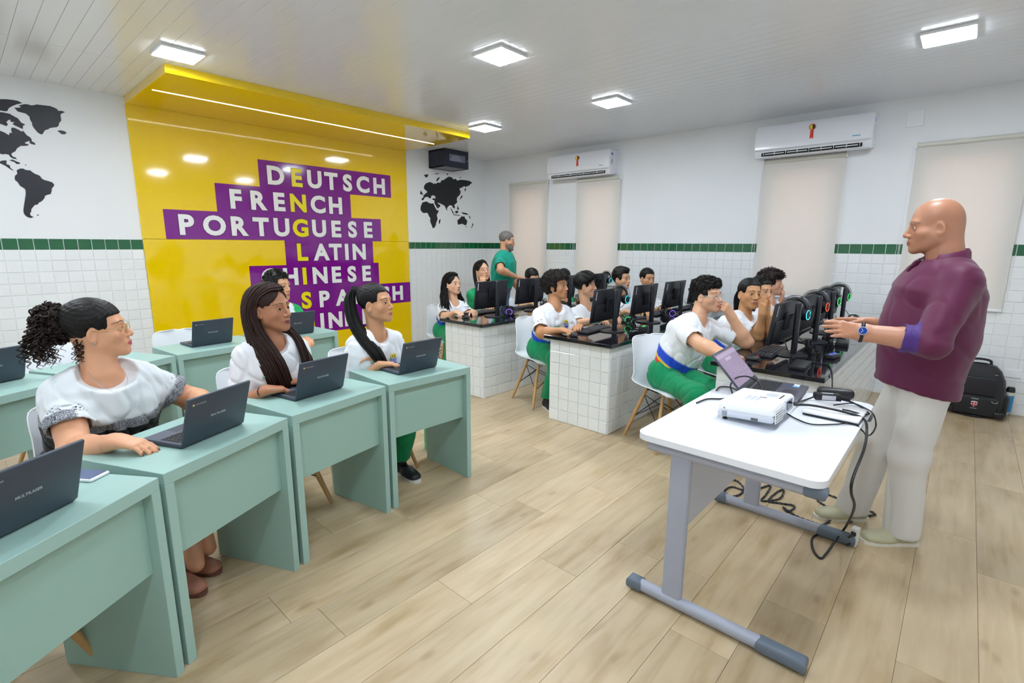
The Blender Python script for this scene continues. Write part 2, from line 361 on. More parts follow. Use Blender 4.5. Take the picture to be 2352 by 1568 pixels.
# air conditioners
for a, b_, zt, lab in ((-2.575, -1.486, 2.81, 'white split air conditioner over the narrow blind near the room corner'),
                       (-5.515, -4.425, 2.828, 'white split air conditioner over the blind nearest the bald man')):
    W = b_-a; H = zt-2.47; t = thing('air_conditioner', lab, 'air conditioner', (0, (a+b_)/2, 2.47), 0, 'air conditioners on the window wall')
    prof = [(0, .02), (-.15, .0), (-.175, .012), (-.19, .075), (-.207, .09), (-.212, .2), (-.2, .31), (-.18, .335), (0, H)]
    R = np.array([[1, 0, 0], [0, 0, 1.], [0, 1, 0]])
    m = MB(); P = np.array(prof); n = len(P); ysn = [(-W/2, .94), (-W/2+.012, 1.0), (W/2-.012, 1.0), (W/2, .94)]; V = []; F = []
    for yv, s in ysn: V += [(x*s, yv, z*s+(1-s)*.17) for x, z in P]
    for i in range(3): F += [(i*n+k, i*n+(k+1) % n, (i+1)*n+(k+1) % n, (i+1)*n+k) for k in range(n)]
    F += [tuple(range(n))[::-1], tuple(range(3*n, 4*n))]; m.add(V, F); m.build('casing', mat('white_ac_shell', 'edeff6', .18, coat=.4), t, 35)
    MB().box((-.186, .0, .047), (.006, W-.16, .05), roty(.2)).build('outlet', M_dark, t)
    for k in range(4): MB().box((-.192, -W/2+.1+(W-.2)*(k+.5)/4, .04), (.012, (W-.2)/4-.03, .007), roty(.5)).build('louvre', M_white, t)
    for k in range(9): MB().box((-.19, -W/2+.1+(W-.2)*k/8, .05), (.006, .005, .045)).build('vane', M_white, t)
    # efficiency rosette sticker
    st = MB().prism([(.032*math.cos(q*PI/8), .032*math.sin(q*PI/8)) for q in range(16)], .0012, np.array([[0, 0, -1.], [-1, 0, 0], [0, 1, 0]]), (-.2115, -.015, .262)); st.build('sticker_rim', mat('sticker_red', 'd9574a', .5), t)
    for sgn, cn, cc in ((1, 'sticker_black', '1c1c20'), (-1, 'sticker_yellow', 'f2d81a')):
        MB().prism([(sgn*.024*math.cos(q*PI/8-PI/2), .024*math.sin(q*PI/8-PI/2)) for q in range(9)], .0012, np.array([[0, 0, -1.], [-1, 0, 0], [0, 1, 0]]), (-.2128, -.015, .262)).build('sticker_half', mat(cn, cc, .5), t)
    MB().prism([(-.015, 0), (.015, 0), (.017, -.085), (0, -.075), (-.017, -.085)], .0012, np.array([[0, 0, -1.], [-1, 0, 0], [0, 1, 0]]), (-.2122, -.015, .232)).build('sticker_ribbon', mat('ribbon_red', 'e23b2c', .5), t)
    MB().box((-.2125, -.015, .222), (.0014, .02, .016)).build('sticker_label', M_white, t)
    MB().box((-.2125, -.41, .128), (.0012, .07, .008)).build('badge', mat('badge_teal', '2aa6bf', .4), t)
    MB().box((-.15, -W/2-.0006, .27), (.045, .0012, .03)).build('side_label', mat('label_blue', '4e86cf', .5), t)
    MB().box((-.15, -W/2-.0006, .17), (.03, .0012, .06)).build('side_label', mat('label_grey', 'a9abb5', .5), t)

# ceiling lamps
M_lamp = bpy.data.materials.new('led_diffuser'); M_lamp.use_nodes = True
_n = M_lamp.node_tree.nodes['Principled BSDF']; _n.inputs['Base Color'].default_value = (.9, .9, .9, 1); _n.inputs['Emission Color'].default_value = (.83, .915, 1.0, 1); _n.inputs['Emission Strength'].default_value = LAMP_W
for (x, y), lab in zip([(-5.02, -1.74), (-3.40, -3.55), (-1.77, -3.53), (-1.80, -1.78), (-1.69, -6.07), (-5.02, -3.55), (-3.35, -6.07), (-5.0, -6.07), (-6.7, -3.55), (-6.7, -1.74), (-6.7, -6.07)],
                       ['at the canopy end near the map of the Americas', 'in the middle of the ceiling', 'midway between the middle panel and the window wall', 'beside the canopy corner nearest the black wall cabinet', 'above the bald man',
                        'above the front row of desks', 'above the table with the projector', 'behind the photographer', 'over the open floor by the rear wall', 'in the corner by the rear wall', 'at the rear of the room']):
    t = thing('ceiling_light', 'square white LED panel '+lab, 'ceiling light', (x, y, CEIL), 0, 'square LED ceiling lights')
    MB().rbox((0, 0, -.010), (.29, .29, .020), .006, 2).build('frame', M_white, t)
    MB().rbox((0, 0, -.0205), (.276, .276, .004), .0015, 1).build('diffuser', M_lamp, t)

# yellow panel with canopy and the language crossword
M_yel = mat('yellow_acrylic', 'f4cf00', .07, coat=.5, spec=.6)
M_pur = mat('purple_vinyl', '7d128c', .09, coat=.5)
M_let = mat('white_vinyl', 'f0f0f2', .25); M_lety = mat('yellow_vinyl', 'f2e21a', .25); M_out = mat('dark_outline', '24102c', .4)
yp = thing('feature_panel', 'tall glossy yellow wall panel with canopy and purple words naming languages', 'wall panel', ((PANX0+PANX1)/2, 0, 0)); PCX = (PANX0+PANX1)/2
hw = (PANX1-PANX0)/2
MB().rbox((0, -.0125, .776), (2*hw, .025, 1.548), .002, 1).build('lower_sheet', M_yel, yp)
MB().rbox((0, -.0125, 2.203), (2*hw, .025, 1.300), .002, 1).build('upper_sheet', M_yel, yp)
MB().rbox((0, -.70, (2.853+CEIL)/2), (2*hw, 1.40, CEIL-2.853), .002, 1).build('canopy', M_yel, yp)
MB().box((-.01, -.765, 2.8525), (3.2, .014, .004)).build('light_strip', mat('led_strip', 'fffdf0', .4, emit=7.0), yp)
RT = [2.482, 2.172, 1.862, 1.555, 1.248, .943, .640, .342]
SX = [(-3.815, -1.98), (-4.302, -2.637), (-4.822, -2.173), (-3.574, -2.321), (-4.018, -2.24), (-3.60, -1.694), (-3.60, -2.26)]
for i, (a, b_) in enumerate(SX): MB().box(((a+b_)/2-PCX, -.0258, (RT[i]+RT[i+1])/2), (b_-a, .0016, RT[i]-RT[i+1]+.0005)).build('word_strip', M_pur, yp)
_TX = {}
def text_mesh(s, size, m, bold=0.0, depth=.0008, key=None):
    k = (s, round(size, 4), m.name, bold, depth)
    if k in _TX: return _TX[k]
    cu = bpy.data.curves.new('txt', 'FONT'); cu.body = s; cu.size = size; cu.align_x = 'CENTER'; cu.align_y = 'CENTER'; cu.offset = bold*size; cu.extrude = depth; cu.resolution_u = 4
    ob = bpy.data.objects.new('txt', cu); COL.objects.link(ob); bpy.context.view_layer.update()
    me = bpy.data.meshes.new_from_object(ob.evaluated_get(bpy.context.evaluated_depsgraph_get())); bpy.data.objects.remove(ob)
    co = np.array([v.co[:] for v in me.vertices])
    if len(co):
        mid = (co.min(0)+co.max(0))/2
        for v in me.vertices: v.co = v.co-Vector((mid[0], mid[1], 0))
    me.materials.clear(); me.materials.append(m); me.name = 'lettering'; _TX[k] = me; return me
WORDS = [('DEUTSCH', 1), ('FRENCH', 3), ('PORTUGUESE', 5), ('LATIN', 0), ('CHINESE', 2), ('SPANISH', 0), ('HINDI', 0)]
LX = {0: [-3.617, -3.36, -3.13, -2.901, -2.667, -2.433, -2.174], 1: [-4.094, -3.84, -3.60, -3.364, -3.105, -2.86], 2: [-4.618, -4.345, -4.08, -3.84, -3.595, -3.359, -3.11, -2.87, -2.63, -2.385],
      3: [-3.355, -3.10, -2.90, -2.735, -2.544], 4: [-3.79, -3.53, -3.35, -3.14, -2.905, -2.675, -2.443], 5: [-3.348, -3.098, -2.83, -2.56, -2.34, -2.14, -1.928], 6: [-3.355, -3.153, -2.961, -2.72, -2.52]}
LZ = [2.318, 2.012, 1.708, 1.406, 1.103, .789, .491]
for i, (w, k) in enumerate(WORDS):
    if i == 5: k = 0
    for j, ch in enumerate(w):
        yl = (j == k)
        for mm, bo, off in ((M_out, .058, -.0268), (M_lety if yl else M_let, .042, -.0282)):
            o = link('letter' if mm is not M_out else 'letter_outline', text_mesh(ch, .285, mm, bo), yp, (LX[i][j]-PCX, off, LZ[i]), (PI/2, 0, 0))

# world map decals
M_map = mat('black_map_vinyl', '14151c', .45)
M_mapg = mat('glitter_map_vinyl', '171824', .3, var=.5, vscale=160, bump=.6, bscale=220)
def decal(name, label, polys, org, scale, m):
    c = onY((org[0], org[1]+200), 0); t = thing(name, label, 'wall decal', (c[0], -.0016, c[2]))
    for P in polys:
        W = np.array([onY((org[0]+x/scale, org[1]+y/scale), -.002) for x, y in P])
        MB().prism(np.c_[W[:, 0]-c[0], W[:, 2]-c[2]], .0012, np.array([[1, 0, 0], [0, 0, -1.], [0, 1, 0]]), (0, 0, 0)).build('landmass', m, t)
SA = [(185,938),(205,925),(230,915),(265,917),(290,932),(345,937),(355,950),(400,978),(435,990),(455,1005),(470,1028),(500,1045),(550,1058),(590,1072),(612,1100),(605,1115),(582,1142),(582,1165),(570,1203),(530,1212),(505,1225),(503,1245),(480,1275),(455,1293),(435,1300),(430,1318),(390,1328),(375,1345),(358,1365),(350,1385),(355,1395),(338,1420),(345,1445),(380,1463),(345,1472),(310,1463),(280,1440),(265,1410),(264,1375),(275,1300),(283,1250),(290,1200),(287,1155),(275,1140),(225,1110),(200,1070),(168,1045),(165,1015),(170,995),(190,980),(195,965)]
GR = [(160,232),(228,230),(232,220),(212,208),(270,192),(310,193),(345,205),(385,203),(410,195),(480,203),(560,212),(610,230),(648,250),(650,265),(700,268),(733,283),(690,298),(680,312),(685,345),(690,375),(665,405),(660,435),(640,450),(570,458),(540,475),(505,485),(480,528),(460,532),(425,512),(385,465),(365,435),(360,400),(340,370),(330,330),(290,298),(240,285),(200,275)]
NA = [(0,490),(50,510),(100,540),(108,515),(135,515),(125,480),(130,455),(165,458),(220,485),(240,500),(262,492),(300,540),(340,565),(358,590),(358,610),(390,625),(400,650),(350,640),(330,625),(335,605),(285,620),(280,632),(325,645),(315,658),(265,662),(235,660),(190,690),(175,720),(130,745),(130,765),(150,785),(175,790),(195,818),(178,808),(150,805),(115,785),(100,760),(55,752),(30,758),(0,748),(-120,750),(-260,640),(-330,520),(-420,470),(-300,440),(-120,440)]
CAm = [(-70,800),(0,835),(30,825),(75,825),(72,865),(110,880),(118,910),(160,940),(125,930),(60,885),(0,857),(-80,830)]
BAF = [(0,280),(40,285),(110,300),(160,330),(200,350),(240,400),(285,420),(258,435),(258,472),(220,455),(165,430),(140,415),(165,395),(120,390),(115,365),(95,370),(70,395),(90,420),(70,440),(50,430),(0,412),(-60,400),(-60,290)]
ELL = [(0,135),(60,135),(140,143),(200,155),(252,180),(190,192),(140,212),(100,235),(80,272),(40,270),(0,262),(-80,250),(-60,150)]
decal('world_map_decal', 'black vinyl map of the Americas on the white wall left of the yellow panel', [SA, GR, NA, CAm, BAF, ELL, [(645,490),(680,485),(725,495),(752,515),(730,530),(695,530),(655,500)], [(100,822),(140,815),(190,838),(228,850),(220,865),(185,865),(165,845),(120,828)], [(412,1438),(427,1433),(443,1438),(425,1447)], [(280,872),(298,872),(296,880),(284,880)]], (0, 200), 4.9, M_mapg)
EU = [(360,740),(365,715),(385,690),(425,675),(455,685),(475,700),(480,690),(500,695),(515,680),(535,685),(550,680),(555,660),(590,650),(600,640),(640,615),(675,622),(690,645),(720,640),(735,660),(775,650),(830,655),(880,665),(905,688),(880,700),(870,718),(845,722),(830,735),(815,720),(790,738),(765,745),(762,765),(775,780),(770,810),(755,830),(735,850),(730,880),(738,900),(720,920),(700,935),(710,955),(705,975),(690,965),(675,940),(655,935),(635,950),(620,970),(625,1000),(612,985),(595,945),(560,925),(530,912),(515,905),(520,920),(545,935),(545,950),(515,975),(500,950),(480,915),(478,880),(455,875),(460,860),(490,860),(492,840),(470,825),(445,830),(440,855),(425,860),(400,840),(370,850),(355,880),(335,880),(335,862),(357,845),(355,825),(370,815),(385,800),(400,790),(385,770),(370,760)]
AF = [(345,905),(390,893),(420,912),(445,918),(470,915),(475,935),(495,975),(510,995),(530,995),(520,1020),(505,1045),(515,1090),(510,1110),(500,1130),(495,1160),(480,1190),(460,1195),(450,1165),(435,1130),(430,1100),(435,1085),(415,1055),(410,1035),(390,1020),(360,1027),(335,1010),(322,985),(325,950)]
AU = [(738,1105),(765,1085),(785,1060),(805,1065),(812,1055),(825,1085),(848,1110),(845,1140),(830,1165),(810,1155),(795,1145),(765,1150),(748,1158),(740,1135)]
decal('world_map_decal', 'black vinyl map of Eurasia, Africa and Australia under the black wall cabinet', [EU, AF, AU, [(545,1090),(548,1105),(540,1145),(528,1140),(530,1110)], [(790,820),(795,845),(770,868),(758,880),(770,855)], [(828,740),(835,760),(822,785),(818,760)], [(740,940),(752,970),(758,985),(735,985)], [(660,960),(700,1030),(690,1035),(665,985)], [(720,1000),(745,1000),(750,1015),(725,1030),(710,1015)], [(690,1040),(770,1048),(765,1054),(700,1049)], [(780,1015),(810,1020),(840,1025),(865,1045),(830,1042),(800,1035)], [(905,1135),(918,1155),(900,1190),(890,1195),(905,1165)], [(325,770),(335,785),(350,810),(345,818),(318,812),(320,790)], [(360,595),(410,588),(408,610),(385,628)], [(545,618),(530,640),(510,670),(500,655),(515,630)], [(470,585),(525,575),(520,588)], [(615,578),(635,585),(630,598),(620,592)], [(830,1175),(842,1175),(838,1188)], [(755,620),(790,622),(770,630)], [(865,1050),(885,1075),(880,1090),(872,1070)]], (900, 280), 4.9, M_map)

# wall cabinet (network rack) by the ceiling
t = thing('wall_cabinet', 'small black network cabinet fixed high on the wall beside the canopy', 'cabinet', (-1.008, 0, 2.665)); M_rack = mat('black_navy_metal', '23253a', .45)
w, d, h = .485, .365, CEIL-2.668
MB().bx(-w/2, -w/2+.012, -d, 0, 0, h).bx(w/2-.012, w/2, -d, 0, 0, h).bx(-w/2, w/2, -d, 0, h-.012, h).bx(-w/2, w/2, -.012, 0, 0, h).build('body', M_rack, t)
MB().bx(-w/2+.03, w/2-.03, -d+.03, -.03, .004, .010).build('bottom_grille', mat('grey_mesh', '8d8f9c', .6), t)
MB().bx(-w/2+.0, w/2-.0, -d, -d+.03, 0, .012).bx(-w/2, w/2, -.03, 0, 0, .012).bx(-w/2, -w/2+.03, -d, 0, 0, .012).bx(w/2-.03, w/2, -d, 0, 0, .012).build('bottom_rim', M_rack, t)
dr = MB().rbox((0, -d-.004, h/2), (w, .012, h), .003, 1).build('door', M_rack, t)
MB().bx(-.15, .17, -d-.0115, -d-.010, .085, .185).build('door_window', mat('smoked_glass_panel', '77798c', .15), dr)
for k in range(4): MB().bx(-.13+.015*k, .1-.02*k, -d-.0122, -d-.0112, .1+.02*k, .108+.02*k).build('device_front', mat('device_grey', 'a9abb8', .4), dr)
MB().cyl((.215, -d-.018, .12), (.215, -d-.008, .12), .008).build('lock', M_steel, dr)
# sockets and plates
for (loc, lab, rz, sz) in (((-1.19, -.0075, .364), 'small white socket plate low on the tiles near the long-haired girl', 0, (.075, .115)), ((-.0075, -6.80, .386), 'wide white blank plate on the tiles above the backpack', -PI/2, (.12, .075)), ((-.003, -5.81, 2.727), 'square white cover plate on the bare wall beside the air conditioner', -PI/2, (.13, .15))):
    t = thing('socket_plate', lab, 'wall plate', loc, rz); MB().rbox((0, -.004, 0), (sz[0], .008, sz[1]), .003, 2).build('plate', M_white, t)
    if sz[0] < .1: MB().cyl((0, -.0085, 0), (0, -.007, 0), .006).build('hole', M_dark, t)
# ================================================================== furniture
M_mint = mat('mint_laminate', '9cbdb5', .42, bump=.04, bscale=900)
M_mint2 = mat('mint_laminate_front', '96b8ae', .42)
def desk(P0, P1, label, w=None, depth=.45, group='mint desks'):
    P0, P1 = np.array(P0, float), np.array(P1, float); d = P1-P0; L = np.linalg.norm(d); a = math.atan2(d[1], d[0]); c = (P0+P1)/2
    t = thing('desk', label, 'desk', (c[0], c[1], 0), a, group); T = .034; L -= .006
    MB().rbox((0, depth/2, .75-.022), (L, depth, .044), .0015, 1).build('tabletop', M_mint, t)
    for s in (-1, 1): MB().rbox((s*(L/2-T/2), depth/2, .353), (T, depth, .706), .0012, 1).build('side_panel', M_mint, t)
    MB().rbox((0, .045, .56), (L-2*T, .018, .292), .001, 1).build('modesty_panel', M_mint2, t)
    for s in (-1, 1):
        for yy in (.05, depth-.05): MB().cyl((s*(L/2-T/2), yy, -.0005), (s*(L/2-T/2), yy, .004), .012, n=8).build('glide', M_black, t)
    return t
GF, GB = 'mint desks of the front row', 'mint desks of the back row'
desk((-6.50, -4.79), (-6.012, -4.457), 'mint green desk with a laptop and phone at the open end of the row', group=GF)
desk((-6.0, -4.445), (-5.462, -4.192), 'mint green desk of the woman in glasses and the black and white dress', group=GF)
desk((-5.445, -4.188), (-4.868, -4.077), 'mint green desk of the girl with long loose brown hair', group=GF)
desk((-4.852, -4.072), (-4.248, -4.095), 'mint green desk of the ponytailed girl, at the row end near the tiled counter', group=GF)
desk((-4.78, -2.302), (-4.144, -2.257), 'mint green back-row desk of the boy with green sleeves', group=GB)
desk((-5.42, -2.374), (-4.785, -2.304), 'mint green back-row desk with an unused open laptop before the yellow panel', group=GB)
desk((-5.97, -2.635), (-5.43, -2.382), 'mint green back-row desk behind the woman in glasses, before the tiled wall', group=GB)
desk((-6.50, -2.93), (-5.98, -2.642), 'mint green back-row desk with an open laptop under the map of the Americas', group=GB)

# shell chairs
M_shell = mat('white_chair_shell', 'eceef2', .28, coat=.15); M_beech = mat('beech_dowel', 'c99f6a', .5, var=.15, vscale=30); M_wire = mat('black_wire', '15151a', .4)
def shell_mesh():
    prof = crom([(.225, .425), (.19, .447), (.10, .446), (-.02, .436), (-.12, .435), (-.185, .46), (-.215, .52), (-.232, .60), (-.25, .70), (-.268, .79), (-.275, .815)], 34)
    m, n = len(prof), 15; G = np.zeros((m, n, 3))
    for i, (y, z) in enumerate(prof):
        v = i/(m-1); hw = np.interp(v, [0, .03, .08, .2, .45, .55, .78], [.14, .18, .21, .23, .235, .225, .20])*(math.sqrt(max(1-(max(v-.80, 0)/.20)**2.6, 0))*.72+.28)
        for j in range(n):
            u = -1+2*j/(n-1); e = abs(u)**2.6
            lift = np.interp(v, [0, .15, .45, .6, 1], [.012, .03, .055, .02, 0]); fwd = np.interp(v, [0, .4, .6, .85, 1], [0, 0, .075, .05, .015])
            G[i, j] = (u*hw, y+fwd*e, z+lift*e)
    return MB().grid(G[:, ::-1], .006).mesh('seat_shell', M_shell, 50)
SHELL = shell_mesh()
LEGM = {(sx, sy): MB().tube([(sx*.105, sy*.10-.02, .415), (sx*.17, sy*.155-.02, .2), (sx*.225, sy*.205-.02, 0.006)], [.012, .0165, .011], 12).cyl((sx*.225, sy*.205-.02, .006), (sx*.226, sy*.206-.02, 0), .012, n=10).mesh('leg', M_beech, 40) for sx in (-1, 1) for sy in (-1, 1)}
def _brace():
    m = MB(); f = lambda sx, sy, z: np.array([sx*(.105+.12*(1-z/.415)), sy*(.10+.105*(1-z/.415))-.02, z])
    for sx in (-1, 1): m.tube([f(sx, 1, .36), f(sx, -1, .17)], .0035).tube([f(sx, -1, .36), f(sx, 1, .17)], .0035)
    for sy in (-1, 1): m.tube([f(1, sy, .36), f(-1, sy, .17)], .0035).tube([f(-1, sy, .36), f(1, sy, .17)], .0035)
    m.tube(crom([(.1, .08, .42), (.1, -.12, .42), (-.1, -.12, .42), (-.1, .08, .42)], 30, True), .006, 6, True)
    for sx in (-1, 1):
        for sy in (-1, 1): m.cyl((sx*.1, sy*.09-.02, .40), (sx*.1, sy*.09-.02, .435), .012, n=8)
    return m.mesh('wire_brace', M_wire, 40)
BRACE = _brace()
def chair(x, y, yaw, label, group='white shell chairs'):
    """yaw: the direction a sitter faces (0 = +x)."""
    t = thing('shell_chair', label, 'chair', (x, y, 0), yaw-PI/2, group)
    link('seat_shell', SHELL, t)
    for k, me in LEGM.items(): link('leg', me, t)
    link('wire_brace', BRACE, t); return t

# laptops
M_lap = mat('slate_laptop', '39424f', .42, bump=.12, bscale=1500); M_key = mat('laptop_key', '20222a', .5); M_keybed = mat('laptop_deck', '565b6b', .45); M_scr = mat('dark_screen', '07080b', .12)
M_silv = mat('silver_print', 'aab2ba', .35); M_keyw = mat('key_legend_grey', '8e909c', .5)
LID_A = math.radians(17)
def laptop_mesh():
    W, D, H = .29, .205, .2
    b = MB().rbox((0, D/2, .010), (W, D, .016), .004, 2).mesh('base', M_lap, 50)
    dk = MB().rbox((0, D/2, .0182), (W-.008, D-.008, .0012), .0004, 1).mesh('deck', M_keybed)
    kb = MB()
    for r in range(5):
        for c in range(12): kb.rbox((-.132+.022*c+.011, .035+.019*r, .0196), (.0185, .0155, .0022), .0006, 1)
    k = kb.mesh('keyboard', M_key); tp = MB().rbox((0, .167, .0189), (.09, .052, .0006), .0002, 1).mesh('trackpad', M_lap)
    R = rotx(LID_A)
    lid = MB().rbox(R@np.array((0, -.006, H/2))+np.array([0, .004, .012]), (W, .011, H), .0035, 2, R).mesh('lid', M_lap, 50)
    sc = MB().box(R@np.array((0, .0002, H/2+.004))+np.array([0, .004, .012]), (W-.03, .0012, H-.04), R).mesh('screen', M_scr)
    hg = MB().cyl((-.10, .004, .016), (.10, .004, .016), .007, n=12).mesh('hinge', M_black)
    return b, dk, k, tp, lid, sc, hg
LAPM = laptop_mesh()
def on_lid(me, parent, x, h, extra=0):
    R = rotx(LID_A); p = R@np.array((x, -.0122, h))+np.array([0, .004, .012])
    o = link(me.name.split('.')[0], me, parent, p, (PI/2+LID_A, 0, 0)); return o
LOGO = [MB().prism([(.0052*math.cos(a0+q*PI/12), .0052*math.sin(a0+q*PI/12)) for q in range(9)]+[(0, 0)], .0004).mesh('logo_segment', mat('logo_'+n, c, .4)) for a0, n, c in ((PI/6, 'red', 'd64a35'), (PI/6+2*PI/3, 'green', '3fa64f'), (PI/6+4*PI/3, 'yellow', 'f0c93a'))]
LOGO.append(MB().prism([(.0024*math.cos(q*PI/6), .0024*math.sin(q*PI/6)) for q in range(12)], .0007).mesh('logo_segment', mat('logo_blue', 'dfe8ef', .4)))
def laptop(BR, d, label, group):
    d = nrm(np.array([d[0], d[1], 0]))[:2]; c = np.array(BR)-d*.145; a = math.atan2(d[1], d[0])
    t = thing('laptop', label, 'laptop', (c[0], c[1], .75), a, group)
    names = ['base', 'deck', 'keyboard', 'trackpad', 'lid', 'screen', 'hinge']; o = {}
    for n, me in zip(names, LAPM): o[n] = link(n, me, t if n in ('base', 'lid', 'hinge') else None)
    for n in ('deck', 'keyboard', 'trackpad'): o[n].parent = o['base']
    o['screen'].parent = o['lid']
    on_lid(text_mesh('MULTILASER', .0125, M_silv, .02, .0002), o['lid'], .0, .1)
    on_lid(text_mesh('chromebook', .0085, M_silv, 0, .0002), o['lid'], -.088, .172)
    for me in LOGO: on_lid(me, o['lid'], -.121, .172)
    return t
LGF, LGB = 'slate laptops on the front row', 'slate laptops on the back row'
laptop((-6.223, -4.459), (.82, .56), 'slate laptop beside the white phone on the desk at the open end of the row', LGF)
laptop((-5.631, -4.133), (.906, .42), 'slate laptop in front of the woman in glasses', LGF)
laptop((-5.053, -3.941), (.983, .18), 'slate laptop of the girl with long loose brown hair', LGF)
laptop((-4.403, -3.938), (1, .02), 'slate laptop of the ponytailed girl', LGF)
laptop((-4.982, -2.133), (.994, .107), 'slate laptop before an empty white chair and the yellow panel', LGB)
laptop((-4.342, -2.194), (1, -.03), 'slate laptop of the boy with green sleeves', LGB)
laptop((-6.19, -2.44), (.87, .48), 'slate laptop on the back desk under the map of the Americas', LGB)

# phone on the front desk
t = thing('phone', 'white phone lying on the desk behind the slate laptop', 'phone', (-6.185, -4.27, .75), .62)
MB().rbox((0, 0, .006), (.07, .14, .010), .004, 2).build('body', M_white, t, 40); MB().box((0, 0, .0118), (.062, .128, .0006)).build('screen', mat('phone_screen', '4a5a80', .1), t)
# bottles on the floor
t = thing('tumbler', 'tall tumbler fading from pink to cream on the floor by a desk side', 'bottle', (-4.935, -3.60, 0))
m = bpy.data.materials.new('pink_cream_gradient'); m.use_nodes = True; nt = m.node_tree
_tc = nt.nodes.new('ShaderNodeTexCoord'); _sx = nt.nodes.new('ShaderNodeSeparateXYZ'); nt.links.new(_tc.outputs['Object'], _sx.inputs[0]); _ml = nt.nodes.new('ShaderNodeMath'); _ml.operation = 'MULTIPLY'; _ml.inputs[1].default_value = 4.2; nt.links.new(_sx.outputs[2], _ml.inputs[0])
nt.links.new(ramp(nt, _ml.outputs[0], [(.05, 'f3f0e4'), (.45, 'efe6e0'), (.8, 'e9b9c4'), (1, 'e59fb4')]), nt.nodes['Principled BSDF'].inputs['Base Color']); nt.nodes['Principled BSDF'].inputs['Roughness'].default_value = .3
MB().lathe([(0, 0), (.031, 0), (.034, .006), (.041, .2), (.042, .215), (.04, .22), (0, .22)], 24).build('body', m, t, 40)
MB().lathe([(0, .22), (.041, .22), (.043, .225), (.043, .25), (.036, .258), (0, .258)], 24).build('lid', mat('lime_lid', 'a8e03a', .35), t, 40)
t = thing('water_bottle', 'mint green bottle on the floor behind the row-end desk', 'bottle', (-4.15, -3.53, 0))
MB().lathe([(0, 0), (.036, 0), (.04, .006), (.04, .05), (.037, .055), (.04, .06), (.04, .19), (.033, .215), (.022, .225), (0, .225)], 24).build('body', mat('mint_bottle', '7ccaa0', .3), t, 40)
MB().lathe([(0, .225), (.025, .225), (.026, .26), (0, .262)], 20).build('cap', mat('mint_cap', '58b286', .35), t, 40)

# tiled counters with granite tops
M_gran = bpy.data.materials.new('black_granite'); M_gran.use_nodes = True; nt = M_gran.node_tree; b_ = nt.nodes['Principled BSDF']
_tc = nt.nodes.new('ShaderNodeTexCoord'); _vo = nt.nodes.new('ShaderNodeTexNoise'); _vo.inputs['Scale'].default_value = 260; _vo.inputs['Detail'].default_value = 2; nt.links.new(_tc.outputs['Object'], _vo.inputs['Vector'])
nt.links.new(ramp(nt, _vo.outputs['Fac'], [(.55, '101116'), (.68, '1d1f28'), (.78, '5a5d66')]), b_.inputs['Base Color']); b_.inputs['Roughness'].default_value = .06; b_.inputs['Coat Weight'].default_value = .3
for (ya, yb, lab) in ((-2.942, -2.385, 'farthest from the projector table, beside the desks'), (-4.366, -3.773, 'between the other two counters'), (-5.79, -5.20, 'next to the projector table and the bald man')):
    t = thing('counter', 'white tiled masonry computer counter '+lab, 'counter', (-3.0, (ya+yb)/2, 0), 0, 'white tiled counters'); hw = (yb-ya)/2
    MB().bx(.0, 2.985, -hw, hw, 0, .73).build('masonry_body', M_grout, t)
    cells = []
    for k in range(7):
        z = k*TP+TP/2+.002; n = int(2*hw/TP+.02); left = 2*hw-n*TP
        for j in range(n): cells.append(((-.0003, hw-(j+.5)*TP, z), (-1, 0, 0), TS, TS))
        if left > .02: cells.append(((-.0003, -hw+left/2, z), (-1, 0, 0), left-.006, TS))
        for j in range(28):
            for s in (-1, 1): cells.append(((.0+(j+.5)*TP+.004, s*(hw+.0003), z), (0, s, 0), TS, TS))
    cells = [(np.array(c)+np.array([-3.0, (ya+yb)/2, 0]), nn, w, h) for c, nn, w, h in cells]
    vis = [c for c in cells if c[1][1] <= 0]; hid = [c for c in cells if c[1][1] > 0]
    base = np.array([-3.0, (ya+yb)/2, 0]); CAMs = CAM.copy(); CAM = CAMs-base
    tile_wall(t, [(c[0]-base, c[1], c[2], c[3]) for c in vis], M_tile, 290); CAM = CAMs
    r = MB()
    for c, nn, w, h in hid: V, F = tile_geo(w, h); r.add(V+c-base, F)
    tag(r.build('tile_field', M_tile, t), kind='stuff')
    wt = MB().rbox(((-3.058)/2, (ya-.046+yb+.03)/2, .745), (3.056, yb-ya+.076, .03), .004, 2).build('worktop', M_gran); tag(wt, 'black polished granite worktop on the counter '+lab, 'worktop', 'granite worktops')
TOPZ = .76

# monitors
M_mon = mat('monitor_black', '1d1e26', .38, bump=.04, bscale=900); M_mon2 = mat('monitor_black_lower', '14151b', .5); M_lbl = mat('white_label', 'c9cad2', .5); M_led = mat('screen_glow', '8ea4c8', .3, emit=.6)
MON = {}
R = rotx(math.radians(7)); o_ = np.array([0, .0, .245])
P = lambda x, y, z: R@np.array((x, y, z))+o_
MON['panel'] = MB().rbox(P(0, .055, -.02), (.492, .022, .292), .006, 2, R).mesh('panel', M_mon, 40)
MON['screen'] = MB().box(P(0, .0665, -.016), (.478, .001, .27), R).mesh('screen', M_scr)
MON['rear_housing'] = MB().rbox(P(0, .04, -.075), (.44, .016, .15), .005, 2, R).rbox(P(0, .025, -.01), (.13, .03, .12), .008, 2, R).mesh('rear_housing', M_mon2, 40)
MON['label'] = MB().box(P(-.222, .0435, .075), (.012, .001, .075), R).mesh('label', M_lbl)
MON['stand'] = MB().rbox((0, -.03, .19), (.052, .036, .375), .016, 3).mesh('stand', M_mon, 40)
MON['base'] = MB().lathe([(0, 0), (.118, 0), (.12, .004), (.118, .009), (.03, .014), (0, .014)], 40).mesh('base', M_mon, 40)
